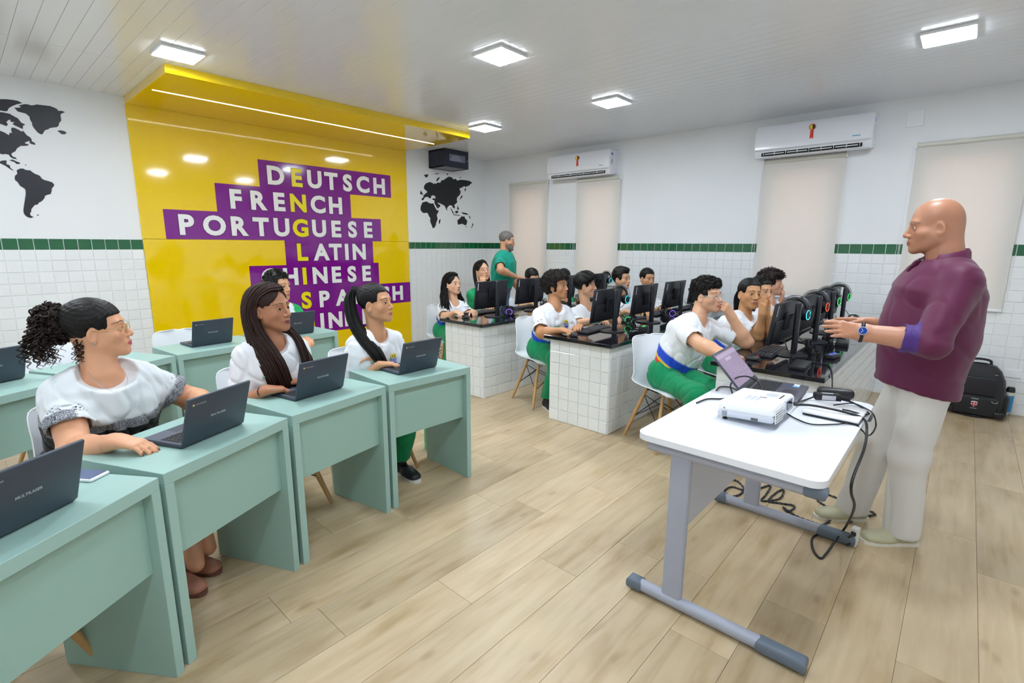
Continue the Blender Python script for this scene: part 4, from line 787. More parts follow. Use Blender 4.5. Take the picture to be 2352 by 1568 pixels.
# ================================================================== people: implicit surfaces -> continuous meshes
class SDF:
    def __init__(s, lo, hi, h, pad=.03):
        s.h = h; s.pad = pad; s.lo = np.asarray(lo, float)-2*h; s.n = np.ceil((np.asarray(hi, float)+2*h-s.lo)/h).astype(int)+1
        s.d = np.full(tuple(s.n), .25, np.float32)
    def _win(s, lo, hi, pad):
        a = np.maximum(np.floor((np.asarray(lo)-pad-s.lo)/s.h).astype(int), 0); b = np.minimum(np.ceil((np.asarray(hi)+pad-s.lo)/s.h).astype(int)+1, s.n)
        if np.any(b <= a): return None, None
        sl = tuple(slice(int(i), int(j)) for i, j in zip(a, b)); g = [((np.arange(a[i], b[i])*s.h+s.lo[i]).astype(np.float32)) for i in range(3)]
        return sl, (g[0][:, None, None], g[1][None, :, None], g[2][None, None, :])
    def _op(s, f, lo, hi, k, sub=False):
        sl, P = s._win(lo, hi, max(k, s.pad)+3*s.h+.004)
        if sl is None: return s
        e = f(P); d = s.d[sl]
        if sub:
            e = -e
            if k > 0: hh = np.maximum(k-np.abs(d-e), 0)/k; s.d[sl] = np.maximum(d, e)+hh*hh*k*.25
            else: s.d[sl] = np.maximum(d, e)
        else:
            if k > 0: hh = np.maximum(k-np.abs(d-e), 0)/k; s.d[sl] = np.minimum(d, e)-hh*hh*k*.25
            else: s.d[sl] = np.minimum(d, e)
        return s
    def cone(s, a, b, ra, rb, k=.01, sub=False):
        a = np.asarray(a, float); b = np.asarray(b, float); ba = b-a; L2 = float(ba@ba)+1e-12; r = max(ra, rb)
        def f(P):
            x, y, z = P[0]-np.float32(a[0]), P[1]-np.float32(a[1]), P[2]-np.float32(a[2])
            t = np.clip((x*np.float32(ba[0])+y*np.float32(ba[1])+z*np.float32(ba[2]))/np.float32(L2), 0, 1)
            return np.sqrt((x-t*np.float32(ba[0]))**2+(y-t*np.float32(ba[1]))**2+(z-t*np.float32(ba[2]))**2)-(np.float32(ra)+np.float32(rb-ra)*t)
        return s._op(f, np.minimum(a, b)-r, np.maximum(a, b)+r, k, sub)
    def ell(s, c, r, R=None, k=.01, sub=False):
        c = np.asarray(c, float); r = np.broadcast_to(np.asarray(r, float), (3,)).astype(np.float32); R = np.eye(3) if R is None else R; m = float(r.max()); RT = R.T.astype(np.float32)
        def f(P):
            x, y, z = P[0]-np.float32(c[0]), P[1]-np.float32(c[1]), P[2]-np.float32(c[2])
            q = [RT[i, 0]*x+RT[i, 1]*y+RT[i, 2]*z for i in range(3)]
            k0 = np.sqrt((q[0]/r[0])**2+(q[1]/r[1])**2+(q[2]/r[2])**2); k1 = np.sqrt((q[0]/r[0]**2)**2+(q[1]/r[1]**2)**2+(q[2]/r[2]**2)**2)+1e-9
            return k0*(k0-1)/k1
        ext = np.sqrt(((R*r)**2).sum(1))
        return s._op(f, c-ext, c+ext, k, sub)
    def loft(s, a, b, side, ra, rb, k=.03, sub=False):
        """elliptic cone: ra, rb = (half width along side, half depth)"""
        a = np.asarray(a, float); b = np.asarray(b, float); ax = nrm(b-a); sd = nrm(np.asarray(side)-ax*(np.asarray(side)@ax)); dp = np.cross(ax, sd); L = np.linalg.norm(b-a); m = max(max(ra), max(rb))
        A, S_, D_ = ax.astype(np.float32), sd.astype(np.float32), dp.astype(np.float32)
        def f(P):
            x, y, z = P[0]-np.float32(a[0]), P[1]-np.float32(a[1]), P[2]-np.float32(a[2])
            w = x*A[0]+y*A[1]+z*A[2]; u = x*S_[0]+y*S_[1]+z*S_[2]; v = x*D_[0]+y*D_[1]+z*D_[2]
            wc = np.clip(w, 0, L); t = wc/np.float32(L); rx = ra[0]+(rb[0]-ra[0])*t; ry = ra[1]+(rb[1]-ra[1])*t; mn = np.minimum(rx, ry)
            return (np.sqrt((u/rx)**2+(v/ry)**2+((w-wc)/mn)**2)-1)*mn
        return s._op(f, np.minimum(a, b)-m, np.maximum(a, b)+m, k, sub)
    def cut(s, p, n, lo, hi, k=0.0):
        """remove the half space on the +n side of p inside the box lo..hi"""
        n = nrm(n); p = np.asarray(p, float)
        sl, P = s._win(lo, hi, 0)
        if sl is None: return s
        e = (P[0]-p[0])*n[0]+(P[1]-p[1])*n[1]+(P[2]-p[2])*n[2]; s.d[sl] = np.maximum(s.d[sl], e); return s
    def nets(s):
        d = s.d; I = d < 0; nx, ny, nz = d.shape
        cnt = np.zeros((nx-1, ny-1, nz-1), np.int8)
        for a in (0, 1):
            for b in (0, 1):
                for c in (0, 1): cnt += I[a:nx-1+a, b:ny-1+b, c:nz-1+c]
        act = np.argwhere((cnt > 0) & (cnt < 8))
        if len(act) == 0: return np.zeros((0, 3)), np.zeros((0, 4), int)
        idm = np.full(cnt.shape, -1, np.int64); idm[act[:, 0], act[:, 1], act[:, 2]] = np.arange(len(act))
        acc = np.zeros((len(act), 3)); num = np.zeros(len(act)); C = [(a, b, c) for a in (0, 1) for b in (0, 1) for c in (0, 1)]
        val = {c: d[act[:, 0]+c[0], act[:, 1]+c[1], act[:, 2]+c[2]].astype(float) for c in C}
        for c in C:
            for ax in range(3):
                if c[ax] == 0:
                    e = list(c); e[ax] = 1; e = tuple(e); v0, v1 = val[c], val[e]; m = (v0 < 0) != (v1 < 0)
                    t = v0[m]/(v0[m]-v1[m]); p = np.tile(np.array(c, float), (m.sum(), 1)); p[:, ax] = t; acc[m] += p; num[m] += 1
        V = (act+acc/num[:, None])*s.h+s.lo; Q = []
        for ax in range(3):
            o = [(1, 2), (2, 0), (0, 1)][ax]; sl0 = [slice(1, -1)]*3; sl1 = [slice(1, -1)]*3; sl0[ax] = slice(0, -1); sl1[ax] = slice(1, None)
            A_, B_ = I[tuple(sl0)], I[tuple(sl1)]; df = np.argwhere(A_ != B_)
            if len(df) == 0: continue
            ins = A_[df[:, 0], df[:, 1], df[:, 2]]; base = df.copy()
            for q in range(3):
                if q != ax: base[:, q] += 1
            u, v = np.zeros(3, int), np.zeros(3, int); u[o[0]] = 1; v[o[1]] = 1
            g = lambda p: idm[p[:, 0], p[:, 1], p[:, 2]]
            q4 = np.stack([g(base-u-v), g(base-v), g(base), g(base-u)], 1)
            q4[~ins] = q4[~ins][:, ::-1]; Q.append(q4)
        Q = np.vstack(Q); Q = Q[(Q >= 0).all(1)]
        return V, Q
def smooth_mesh(V, Q, it=1, w=.5):
    n = len(V)
    for _ in range(it):
        S = np.zeros_like(V); c = np.zeros(n)
        for i in range(4):
            a, b = Q[:, i], Q[:, (i+1) % 4]; np.add.at(S, a, V[b]); np.add.at(c, a, 1); np.add.at(S, b, V[a]); np.add.at(c, b, 1)
        V = V*(1-w)+w*S/np.maximum(c, 1)[:, None]
    return V
def vnormals(V, Q):
    f = np.cross(V[Q[:, 2]]-V[Q[:, 0]], V[Q[:, 3]]-V[Q[:, 1]]); N = np.zeros_like(V)
    for i in range(4): np.add.at(N, Q[:, i], f)
    return N/(np.linalg.norm(N, axis=1)[:, None]+1e-12)
def qmesh(name, V, Q, m, tint=None, parent=None, smooth=True):
    me = bpy.data.meshes.new(name); V = np.asarray(V, np.float32); Q = np.asarray(Q, np.int32); k = Q.shape[1]
    me.vertices.add(len(V)); me.vertices.foreach_set('co', V.ravel()); me.loops.add(Q.size); me.loops.foreach_set('vertex_index', Q.ravel())
    me.polygons.add(len(Q)); me.polygons.foreach_set('loop_start', np.arange(0, Q.size, k, dtype=np.int32)); me.polygons.foreach_set('loop_total', np.full(len(Q), k, np.int32))
    me.update(calc_edges=True); me.polygons.foreach_set('use_smooth', np.ones(len(Q), bool))
    if tint is not None:
        at = me.color_attributes.new('tint', 'FLOAT_COLOR', 'POINT'); at.data.foreach_set('color', np.asarray(tint, np.float32).ravel())
    me.materials.append(m); me.validate(); return link(name, me, parent)
def wnoise(P, freq, seed, stretch=(1, 1, 1), n=9):
    r = np.random.RandomState(seed); K = r.normal(size=(n, 3)); K /= np.linalg.norm(K, axis=1)[:, None]; K *= freq*r.uniform(.6, 1.4, (n, 1))*np.array(stretch); ph = r.uniform(0, 2*PI, n)
    return np.sin(P@K.T+ph).mean(1)*n**.5*.5

def skin_mat():
    m = mat('skin', 'c98f6c', .42, attr='tint', sss=.12, bump=.06, bscale=700); return m
def cloth_mat():
    m = bpy.data.materials.new('jersey_cloth'); m.use_nodes = True; nt = m.node_tree; N = nt.nodes; L = nt.links; b = N['Principled BSDF']
    a = N.new('ShaderNodeAttribute'); a.attribute_name = 'tint'; tc = N.new('ShaderNodeTexCoord')
    nz = N.new('ShaderNodeTexNoise'); nz.inputs['Scale'].default_value = 420; nz.inputs['Detail'].default_value = 2; L.new(tc.outputs['Object'], nz.inputs['Vector'])
    tw = ramp(nt, nz.outputs['Fac'], [(.36, '1a1d28'), (.5, '6d717c'), (.62, 'd5d8dd')])
    mx = N.new('ShaderNodeMix'); mx.data_type = 'RGBA'; L.new(a.outputs['Alpha'], mx.inputs[0]); L.new(tw, mx.inputs[6]); L.new(a.outputs['Color'], mx.inputs[7]); L.new(mx.outputs[2], b.inputs['Base Color'])
    b.inputs['Roughness'].default_value = .8; b.inputs['Sheen Weight'].default_value = .15; b.inputs['Specular IOR Level'].default_value = .25
    bp = N.new('ShaderNodeBump'); bp.inputs['Strength'].default_value = .12; bp.inputs['Distance'].default_value = .001; L.new(nz.outputs['Fac'], bp.inputs['Height']); L.new(bp.outputs[0], b.inputs['Normal']); return m
M_skin = skin_mat(); M_cloth = cloth_mat()
def satin_mat():
    m = mat('satin_shirt', '6a1f4a', .55, attr='tint', sheen=.15, bump=.1, bscale=900, spec=.35); return m
M_satin = satin_mat()
def hair_mat(n, c, r=.32, st=(260, 260, 30)):
    m = mat('hair_'+n, c, r+.1, var=.35, vscale=45, spec=.28)
    nt = m.node_tree; b = nt.nodes['Principled BSDF']; tc = nt.nodes.new('ShaderNodeTexCoord'); mp = nt.nodes.new('ShaderNodeMapping'); mp.inputs['Scale'].default_value = st
    nz = nt.nodes.new('ShaderNodeTexNoise'); nz.inputs['Scale'].default_value = 1.0; nz.inputs['Detail'].default_value = 3; nt.links.new(tc.outputs['Object'], mp.inputs[0]); nt.links.new(mp.outputs[0], nz.inputs['Vector'])
    bp = nt.nodes.new('ShaderNodeBump'); bp.inputs['Strength'].default_value = .5; bp.inputs['Distance'].default_value = .003; nt.links.new(nz.outputs['Fac'], bp.inputs['Height']); nt.links.new(bp.outputs[0], b.inputs['Normal']); return m
M_hblack = hair_mat('black', '0f0c0b'); M_hdark = hair_mat('dark_brown', '21140f'); M_hbrown = hair_mat('brown', '2f1a15', .36); M_hafro = hair_mat('soft_black', '1c1614', .7); M_hgrey = mat('hair_grey', '6c6762', .6, var=.5, vscale=120)
M_eye = bpy.data.materials.new('eyeball'); M_eye.use_nodes = True; nt = M_eye.node_tree; _tc = nt.nodes.new('ShaderNodeTexCoord'); _sp = nt.nodes.new('ShaderNodeSeparateXYZ'); nt.links.new(_tc.outputs['Object'], _sp.inputs[0])
_dv = nt.nodes.new('ShaderNodeMath'); _dv.operation = 'DIVIDE'; _dv.inputs[1].default_value = .0125; nt.links.new(_sp.outputs[1], _dv.inputs[0])
_cr = ramp(nt, _dv.outputs[0], [(.0, 'e9e3de'), (.76, 'e9e3de'), (.79, '20140e'), (.90, '33200f'), (.93, '050404')]); nt.links.new(_cr, nt.nodes['Principled BSDF'].inputs['Base Color']); nt.nodes['Principled BSDF'].inputs['Roughness'].default_value = .12
EYE = MB().sphere((0, 0, 0), .0125, 20, 14, rotx(-PI/2)).mesh('eye', M_eye, 180)

# ---------------------------------------------------------------- head
def head_field(h, P, neck=None):
    """P: proportions dict. origin at eye level between the ears, +y = face, +z = up"""
    lo, hi = np.array([-.11, -.125, -.17]), np.array([.11, .135, .145])
    if neck is not None:
        nb, cb, cl_, sd_, r_, kk = neck; q = np.array([nb, cb]); lo = np.minimum(lo, q.min(0)-.135*kk); hi = np.maximum(hi, q.max(0)+np.array([.135, .115, .0])*kk)
    S = SDF(lo, hi, h, .07); w = P.get('w', 1.0); jw = P.get('jaw', 1.0); fat = P.get('fat', 0.0)
    cr = P.get('skull', 1.0); S.ell((0, -.014+.004*(cr-1)*10, .040+.02*(cr-1)), (.0745*w*cr, .096, .084*cr), None, 0)
    if neck is not None:
        fk = .03+fat*2.5; S.cone((0, -.022, -.045), nb, r_*.94, r_*1.08, fk); S.cone((0, -.048, -.01), nb+np.array([0, -.012, 0]), r_*.8, r_*.95, fk); S.loft(cb, nb-(nb-cb)*.45, sd_, (.112*kk, .074*kk), (.07*kk, .052*kk), .05)
    S.ell((0, .020, -.018), (.0625*w, .070, .078), None, .03)
    S.ell((0, .036, -.062), ((.044+fat)*w*jw, .052, .052), None, .03)
    for s in (-1, 1):
        S.cone((s*.047*w*jw, .002, -.056), (s*.017, .070, -.098), .018+fat*.4, .015, .025)
        S.ell((s*.039*w, .050, -.028), (.024+fat, .025, .026), None, .02)
        S.ell((s*.053*w, .004, -.042), (.012+fat, .036, .032+fat), None, .02)
    ch = P.get('chin', 0.0)
    S.ell((0, .074+ch, -.101), (.019, .018, .017), None, .018)
    S.cone((-.036, .074, .024), (.036, .074, .024), .013+P.get('brow', 0), .013+P.get('brow', 0), .014)
    S.pad = .022; nl, nw = P.get('nose', 1.0), P.get('nosew', 1.0)
    for s in (-1, 1): S.ell((s*.032, .094, .002), (.0165, .016, .0125), None, .014, True)
    S.cone((0, .082, .014), (0, .094+.012*nl, -.030), .0075*nw, .0095*nw, .010)
    S.ell((0, .092+.012*nl, -.033), (.0105*nw, .010, .0092), None, .006)
    for s in (-1, 1): S.ell((s*.0125*nw, .091+.004*nl, -.0365), (.0078*nw, .0095, .0078), None, .006)
    for s in (-1, 1): S.ell((s*.0062*nw, .096+.006*nl, -.0445), (.0032, .0045, .003), None, .002, True)
    lp = P.get('lips', 1.0)
    S.ell((0, .082, -.066), (.028, .017, .020), None, .012)
    for s in (-1, 1):
        S.cone((s*.0265, .081, -.0680), (s*.005, .0962, -.0630), .0028, .0054*lp, .004)
        S.cone((s*.0255, .081, -.0688), (s*.003, .0945, -.0740), .0028, .0062*lp, .004)
    S.cone((-.026, .0935, -.0682), (.026, .0935, -.0682), .0016, .0016, .002, True)
    S.cone((0, .103, -.046), (0, .102, -.055), .0022, .003, .006, True)
    op = P.get('open', 1.0)
    for s in (-1, 1):
        ec = np.array([s*.0318, .0735, .001]); S.ell(ec, (.0152, .0142, .0138), None, .006)
        def f(Pt, ec=ec, s=s):
            dx, dy, dz = (Pt[0]-ec[0])/.0150, Pt[1]-ec[1], Pt[2]-ec[2]-.0015*(Pt[0]-ec[0])*s/.0150
            hh = np.maximum(1-dx*dx, 0); return np.maximum(np.maximum(dz-.0053*op*hh**.75, -dz-.0043*op*hh**.8), .004-dy)*.8
        S._op(f, ec-np.array([.016, .0, .008]), ec+np.array([.016, .02, .008]), 0, True)
        er = rotz(s*.5)@rotx(-.18); eo = np.array([s*.0785*w, -.008, -.012])
        S.ell(eo, (.0075, .0195, .033), er, .008); S.ell(eo+np.array([s*.0055, .004, .002]), (.0045, .0115, .020), er, .003, True)
        S.cone(eo+np.array([0, .008, -.018]), eo+np.array([0, .006, -.026]), .006, .006, .004)
    return S
def head_tint(V, C):
    base = np.array(lin(C['skin'])); T = np.tile(np.r_[base, 1.0], (len(V), 1)); x, y, z = V.T; ax = np.abs(x)
    def mixc(m, c, a=1.0):
        m = np.clip(m, 0, 1)*a; T[:, :3] = T[:, :3]*(1-m[:, None])+np.array(lin(c))*m[:, None]
    ck = np.exp(-(((ax-.043)/.018)**2+((z+.03)/.018)**2))*(y > .02); mixc(ck, C.get('blush', 'b4604c'), .28)
    mixc(np.exp(-((ax/.014)**2+((z+.035)/.014)**2))*(y > .085), C.get('blush', 'b4604c'), .2)
    if 'stubble' in C:
        jw = np.clip((-.035-z+.25*np.clip(ax-.03, 0, 1))/.02, 0, 1)*(y > -.01)*(z > -.13); mixc(jw, C['stubble'], C.get('stub_a', .35))
    if 'scalp' in C: mixc(np.clip((z-.0-.3*np.clip(y-.04, 0, 1)*6)/.03, 0, 1)*(y < .06), C['scalp'], .18)
    lm = 1-np.sqrt((x/.027)**2+((z+.0682)/(.0118*np.sqrt(np.clip(1-(x/.03)**2, .05, 1))))**2); mixc(np.clip(lm*5+.2, 0, 1)*(y > .078), C['lips'], .85)
    bz = .0265+.0045*(1-((ax-.034)/.02)**2)-.0035*(ax > .045)*((ax-.045)/.01); bm = np.clip(1-np.abs(z-bz)/(C.get('browt', .0042)*np.clip(1.3-(ax-.012)/.05, .35, 1)), 0, 1)*(ax > .011)*(ax < .055)*(y > .03); mixc(np.clip(bm*2.2, 0, 1), C['hair'], .9)
    dx = (ax-.0318)/.0150; hh = np.clip(1-dx*dx, 0, 1); lid = np.exp(-((z-.001-.0053*hh**.75)/.0016)**2)*(np.abs(dx) < 1.05)*(y > .055); mixc(lid, C['hair'], .8)
    return T
def ell_d(P, c, r):
    q = (P-np.asarray(c))/np.asarray(r); k0 = np.linalg.norm(q, axis=1); k1 = np.linalg.norm(q/np.asarray(r), axis=1)+1e-9; return k0*(k0-1)/k1
def hair_cap(h, st):
    """volume of hair over the skull in head space; st: style dict"""
    t = st.get('t', .012); S = SDF((-.16, -.19, -.16), (.16, .16, .22), h)
    S.ell((0, -.014, .0405), (.0745+.0045, .096+.0045, .084+.0045), None, 0)
    S.ell((0, -.014-st.get('bk', .008), .044), (.0745+t, .094+t, .083+t*st.get('tz', 1.0)), None, .01)
    for c, r, k in st.get('add', []): S.ell(c, r, None, k)
    fz, fy = st.get('fz', .066), st.get('fy', .045)          # hairline height on the forehead, temple depth
    cv = st.get('cv', .25)
    S._op(lambda P: np.maximum(fy-P[1]+.35*np.abs(P[0])*0, P[2]-(fz-cv*np.maximum(np.abs(P[0])-st.get('pt', .035), 0)+st.get('jag', 0)*(np.sin(P[0]*260)+np.sin(P[0]*431+1)))), (-.2, fy-.02, -.2), (.2, .2, fz+.03), .010, True)
    bz = st.get('bz', -.075); sb = st.get('sb', -.02)
    # below the nape line / sideburns
    S._op(lambda P: np.maximum(P[2]-(sb+(bz-sb)*np.clip((.02-P[1])/.05, 0, 1)), P[0]*0-.3), (-.2, -.25, -.25), (.2, .2, max(bz, sb)+.01), .008, True)
    for s in (-1, 1):
        if not st.get('cover_ears'): S.ell((s*.084, -.004, -.014), (.022, .024, .035), None, .008, True)
    S.ell((0, .028, -.035), (.058, .078, .088), None, .01, True)
    return S

# ---------------------------------------------------------------- hands and arms
def hand_prims(W, d, n, side, sc=1.0, curl=(.25, .3, .35, .4), spread=.0, thumb=.3, tip=.8):
    """returns list of (a, b, ra, rb, k) capsules, plus nail centres. n = direction the palm faces; side +1 = right hand"""
    d = nrm(d); n = nrm(np.asarray(n)-d*(np.asarray(n)@d)); t = np.cross(d, n)*side; out = []; nails = []; W = np.asarray(W, float)
    offs = [.029, .0095, -.0105, -.029]; ln = [.070, .078, .072, .056]; kr = [.0112, .0115, .0108, .0096]
    for i in range(4):
        kn = W+sc*(d*(.088-.004*abs(i-1)-.003*(i == 3))+t*offs[i]+n*-.002); w0 = W+sc*(t*offs[i]*.62+d*.004)
        out.append((w0, kn, sc*.0165, sc*(kr[i]+.0022), .014)); fd = nrm(d+t*(offs[i]*spread*12)); c = curl[i]; a = 0.0; p = kn
        for j, (fr, rr) in enumerate(((.44, 1.0), (.31, .92), (.25, .82))):
            a += c*(1.0, 1.15, tip)[j]; dd = fd*math.cos(a)+n*math.sin(a); q = p+dd*ln[i]*fr*sc; r0 = kr[i]*rr*sc*.86; out.append((p, q, r0, r0*(.95 if j < 2 else .82), .004)); p = q
        up = -(n*math.cos(a)-fd*math.sin(a)); nails.append(p-dd*.003*sc+up*r0*.8)
    b = W+sc*(d*.022+t*.024+n*.004); td = nrm(d*(.72-.25*thumb)+t*(.75-.5*thumb)+n*(.12+.65*thumb))
    m1 = b+td*.044*sc; td2 = nrm(td+d*.35+n*.25*thumb-t*.25); m2 = m1+td2*.034*sc; td3 = nrm(td2+d*.25-t*.1); m3 = m2+td3*.026*sc
    out += [(b, m1, .0165*sc, .0125*sc, .015), (m1, m2, .0112*sc, .0102*sc, .005), (m2, m3, .0102*sc, .0085*sc, .004)]; nails.append(m3-n*.008*sc)
    return out, nails
def arm_mesh(S0, E, W, d, n, side, h, sc, ur, fr, hand, from_t=0.25):
    pr, nails = hand_prims(W, d, n, side, sc, **hand); S0, E, W = map(lambda q: np.asarray(q, float), (S0, E, W)); a = S0+(E-S0)*from_t
    pts = np.array([a, E, W]+[q for p in pr for q in p[:2]]); S = SDF(pts.min(0)-.06, pts.max(0)+.06, h)
    S.cone(a, E, ur[0], ur[1], 0); bulge = E+(W-E)*.28+nrm(np.cross(W-E, E-S0)+1e-6)*.0
    fd = nrm(W-E); wside = np.cross(nrm(d), nrm(n))
    S.cone(E, bulge, fr[0], fr[1], .03); S.loft(bulge, W-fd*.005, wside, (fr[1], fr[1]*.97), (fr[2]*1.12, fr[2]*.86), .03); S.ell(E, (ur[1]*1.03,)*3, None, .02)
    S.loft(W-fd*.02, W+nrm(d)*.03, wside, (fr[2]*1.1, fr[2]*.84), (.028*sc, .0165*sc), .02)
    for p in pr: S.cone(*p)
    V, Q = S.nets(); return V, Q, nails
def along(px, parent, L, near=True):
    """point on the camera ray of a pixel at distance L from its parent joint"""
    dr = nrm(ray(px)); o = CAM-np.asarray(parent); b = o@dr; c = o@o-L*L; disc = b*b-c
    if disc < 0: q = CAM+dr*(-b); return np.asarray(parent)+nrm(q-np.asarray(parent))*L
    s = math.sqrt(disc); return CAM+dr*((-b-s) if near else (-b+s))

def fair(c):
    r = np.array(tuple(int(c[i:i+2], 16)/255 for i in (0, 2, 4))); g = r.mean(); return tuple(np.clip((r*.92+g*.08)*1.11, 0, 1))
def ik(S, W, Lu, Lf, pole):
    S, W = np.asarray(S, float), np.asarray(W, float); v = W-S; d = np.linalg.norm(v); dd = min(d, (Lu+Lf)*.995); u = v/d; a = (Lu*Lu-Lf*Lf+dd*dd)/(2*dd); h = math.sqrt(max(Lu*Lu-a*a, 1e-6))
    p = np.asarray(pole, float); p = nrm(p-u*(p@u)); return S+u*a*(d/dd)+p*h
class Person:
    def __init__(s, label, head, neck, yaw, hyaw, hpitch=0, hroll=0, scale=1.0, skin='c08a64', lips='a8605a', hair='1a1310', q='mid', face=None, group=None, pelvis=None, build=1.0, sw=.142, colors=None, floor=None):
        s.q = q; s.hh = {'near': .0033, 'mid': .0044, 'far': .0058}[q]; s.ah = {'near': .0044, 'mid': .0054, 'far': .0068}[q]; s.ch = {'near': .0082, 'mid': .0105, 'far': .0125}[q]
        s.sc = scale; s.b = build; s.neck = np.asarray(neck, float); s.head = np.asarray(head, float); s.yaw = math.radians(yaw)
        s.f = np.array([math.cos(s.yaw), math.sin(s.yaw), 0]); s.l = np.array([-math.sin(s.yaw), math.cos(s.yaw), 0])
        s.pel = np.asarray(pelvis, float) if pelvis is not None else s.neck-s.f*.10+np.array([0, 0, .545-s.neck[2]])
        s.root = np.array([s.pel[0], s.pel[1], 0]); s.t = thing('person', label, 'person', s.root, 0, group)
        hy = math.radians(hyaw)-PI/2; s.HR = rotz(hy)@rotx(math.radians(hpitch))@roty(math.radians(hroll)); s.C = dict(skin=fair(skin), lips=lips, hair=hair); s.C.update(colors or {})
        s.face = face or {}; s.parts = []; s.tints = []; s.sw = sw*scale; s.nm = []
        up = nrm(s.neck-s.pel); s.up = up; s.shR = s.neck-s.l*s.sw-up*.072*scale-s.f*.012; s.shL = s.neck+s.l*s.sw-up*.072*scale-s.f*.012
    def H(s, p): return s.head+s.HR@(np.asarray(p, float)*s.sc)
    def HV(s, V): return (V*s.sc)@s.HR.T+s.head
    def add_skin(s, V, Q, T): s.parts.append((V, Q, T))
    def make_head(s):
        nb = s.HR.T@(s.neck-s.up*.015-s.head)/s.sc; cb = s.HR.T@(s.neck-s.up*.12-s.head)/s.sc
        S = head_field(s.hh, s.face, (nb, cb, 0, s.HR.T@s.l, .048*s.b*s.face.get('neck', 1.0), s.b)); V, Q = S.nets(); V = smooth_mesh(V, Q, 1, .35); T = head_tint(V, s.C); s.add_skin(s.HV(V), Q, T)
        for sd in (-1, 1):
            e = link('eye', EYE, s.t); p = s.H((sd*.0318, .0738, .001))-s.root; e.location = p; gz = s.face.get('gaze', (0, 0)); e.rotation_euler = Matrix((s.HR@rotz(gz[0])@rotx(gz[1])).tolist()).to_euler(); e.scale = (s.sc,)*3
    def arm(s, side, E, W, tip, n, hand=None, ur=(.048, .041), fr=(.041, .043, .027), nails=None, sc=None, from_t=.25):
        S0 = s.shR if side > 0 else s.shL; k = s.sc*s.b; W = np.asarray(W); d = np.asarray(tip)-W
        V, Q, nl = arm_mesh(S0, E, W, d, n, side, s.ah, (sc or .96)*s.sc, (ur[0]*k, ur[1]*k), tuple(x*k for x in fr), hand or {}, from_t)
        T = np.tile(np.r_[np.array(lin(s.C['skin'])), 1.0], (len(V), 1))
        nc = np.array(lin(nails or s.C.get('nail', 'd9a48c')))
        for c in nl:
            m = np.clip(1.6-np.linalg.norm(V-c, axis=1)/.0055, 0, 1)[:, None]*(.95 if nails else .45); T[:, :3] = T[:, :3]*(1-m)+nc*m
        s.add_skin(V, Q, T); setattr(s, 'E'+('R' if side > 0 else 'L'), np.asarray(E)); setattr(s, 'W'+('R' if side > 0 else 'L'), W)
    def leg_skin(s, K, A, r=(.055, .05, .036)):
        S = SDF(np.minimum(K, A)-.09, np.maximum(K, A)+.09, .009); K, A = np.asarray(K, float), np.asarray(A, float); S.cone(K, K+(A-K)*.35, r[0], r[1], 0).cone(K+(A-K)*.35, A, r[1], r[2], .03); V, Q = S.nets(); s.add_skin(V, Q, np.tile(np.r_[np.array(lin(s.C['skin'])), 1.0], (len(V), 1)))
    def finish_skin(s):
        V = np.vstack([p[0] for p in s.parts])-s.root; o = np.cumsum([0]+[len(p[0]) for p in s.parts[:-1]]); Q = np.vstack([p[1]+k for p, k in zip(s.parts, o)]); T = np.vstack([p[2] for p in s.parts]); qmesh('body', V, Q, M_skin, T, s.t)
    def torso_field(s, infl, chest=(.148, .102), waist=(.130, .098), hip=(.155, .118), belly=None, sleeves=None, slr=(.050, .060), pad=.0, nr=.068, hem=None, bust=0.0, collar_drop=.0, sw_off=0.0):
        k = s.sc*s.b; up, l, f = s.up, s.l, s.f; N, Pv = s.neck, s.pel; L = np.linalg.norm(N-Pv); i = infl
        c0 = N-up*.13*s.sc+f*.005; w0 = N-up*(L*.58); pts = [N, Pv, s.shR, s.shL]; ends = {}
        for side, tt in (sleeves or {}).items():
            S0 = s.shR if side > 0 else s.shL; E = s.ER if side > 0 else s.EL; ends[side] = (S0, S0+(E-S0)*min(tt, 1.0), E)
            pts += [ends[side][1]]
        pts = np.array(pts); S = SDF(pts.min(0)-.24, pts.max(0)+.16, s.ch, .10)
        S.loft(c0, N-up*.055*s.sc, l, ((chest[0]+i)*k, (chest[1]+i)*k), ((.105+i)*k, (.068+i)*k), 0)
        S.loft(w0, c0, l, ((waist[0]+i)*k, (waist[1]+i)*k), ((chest[0]+i)*k, (chest[1]+i)*k), .09)
        S.loft(Pv-up*.03, w0, l, ((hip[0]+i)*k, (hip[1]+i)*k), ((waist[0]+i)*k, (waist[1]+i)*k), .09)
        if belly: S.ell(N-up*L*belly[0]+f*belly[1], (belly[2], belly[3], belly[4]), np.stack([l, f, up], 1), .07)
        if bust:
            for sd in (-1, 1): S.ell(N-up*.19*s.sc+f*(.075+bust*.4)*k+l*sd*.075*k, (.062*k, .05*k+bust, .06*k), np.stack([l, f, up], 1), .04)
        S.cone(s.shR-up*(.008)*s.sc, s.shL-up*(.008)*s.sc, (.034+i)*k, (.034+i)*k, .05)
        for sd_ in (1, -1):
            sh = s.shR if sd_ > 0 else s.shL; S.cone(N-up*.04, sh-up*.004, (.040+i*.6)*k, (.038+i)*k, .04)
        for side, (S0, e, E) in ends.items():
            S.cone(S0-up*.01*s.sc, e, (slr[0]+i*.5)*k, (slr[1]+i*.5)*k, .035)
        return S, ends
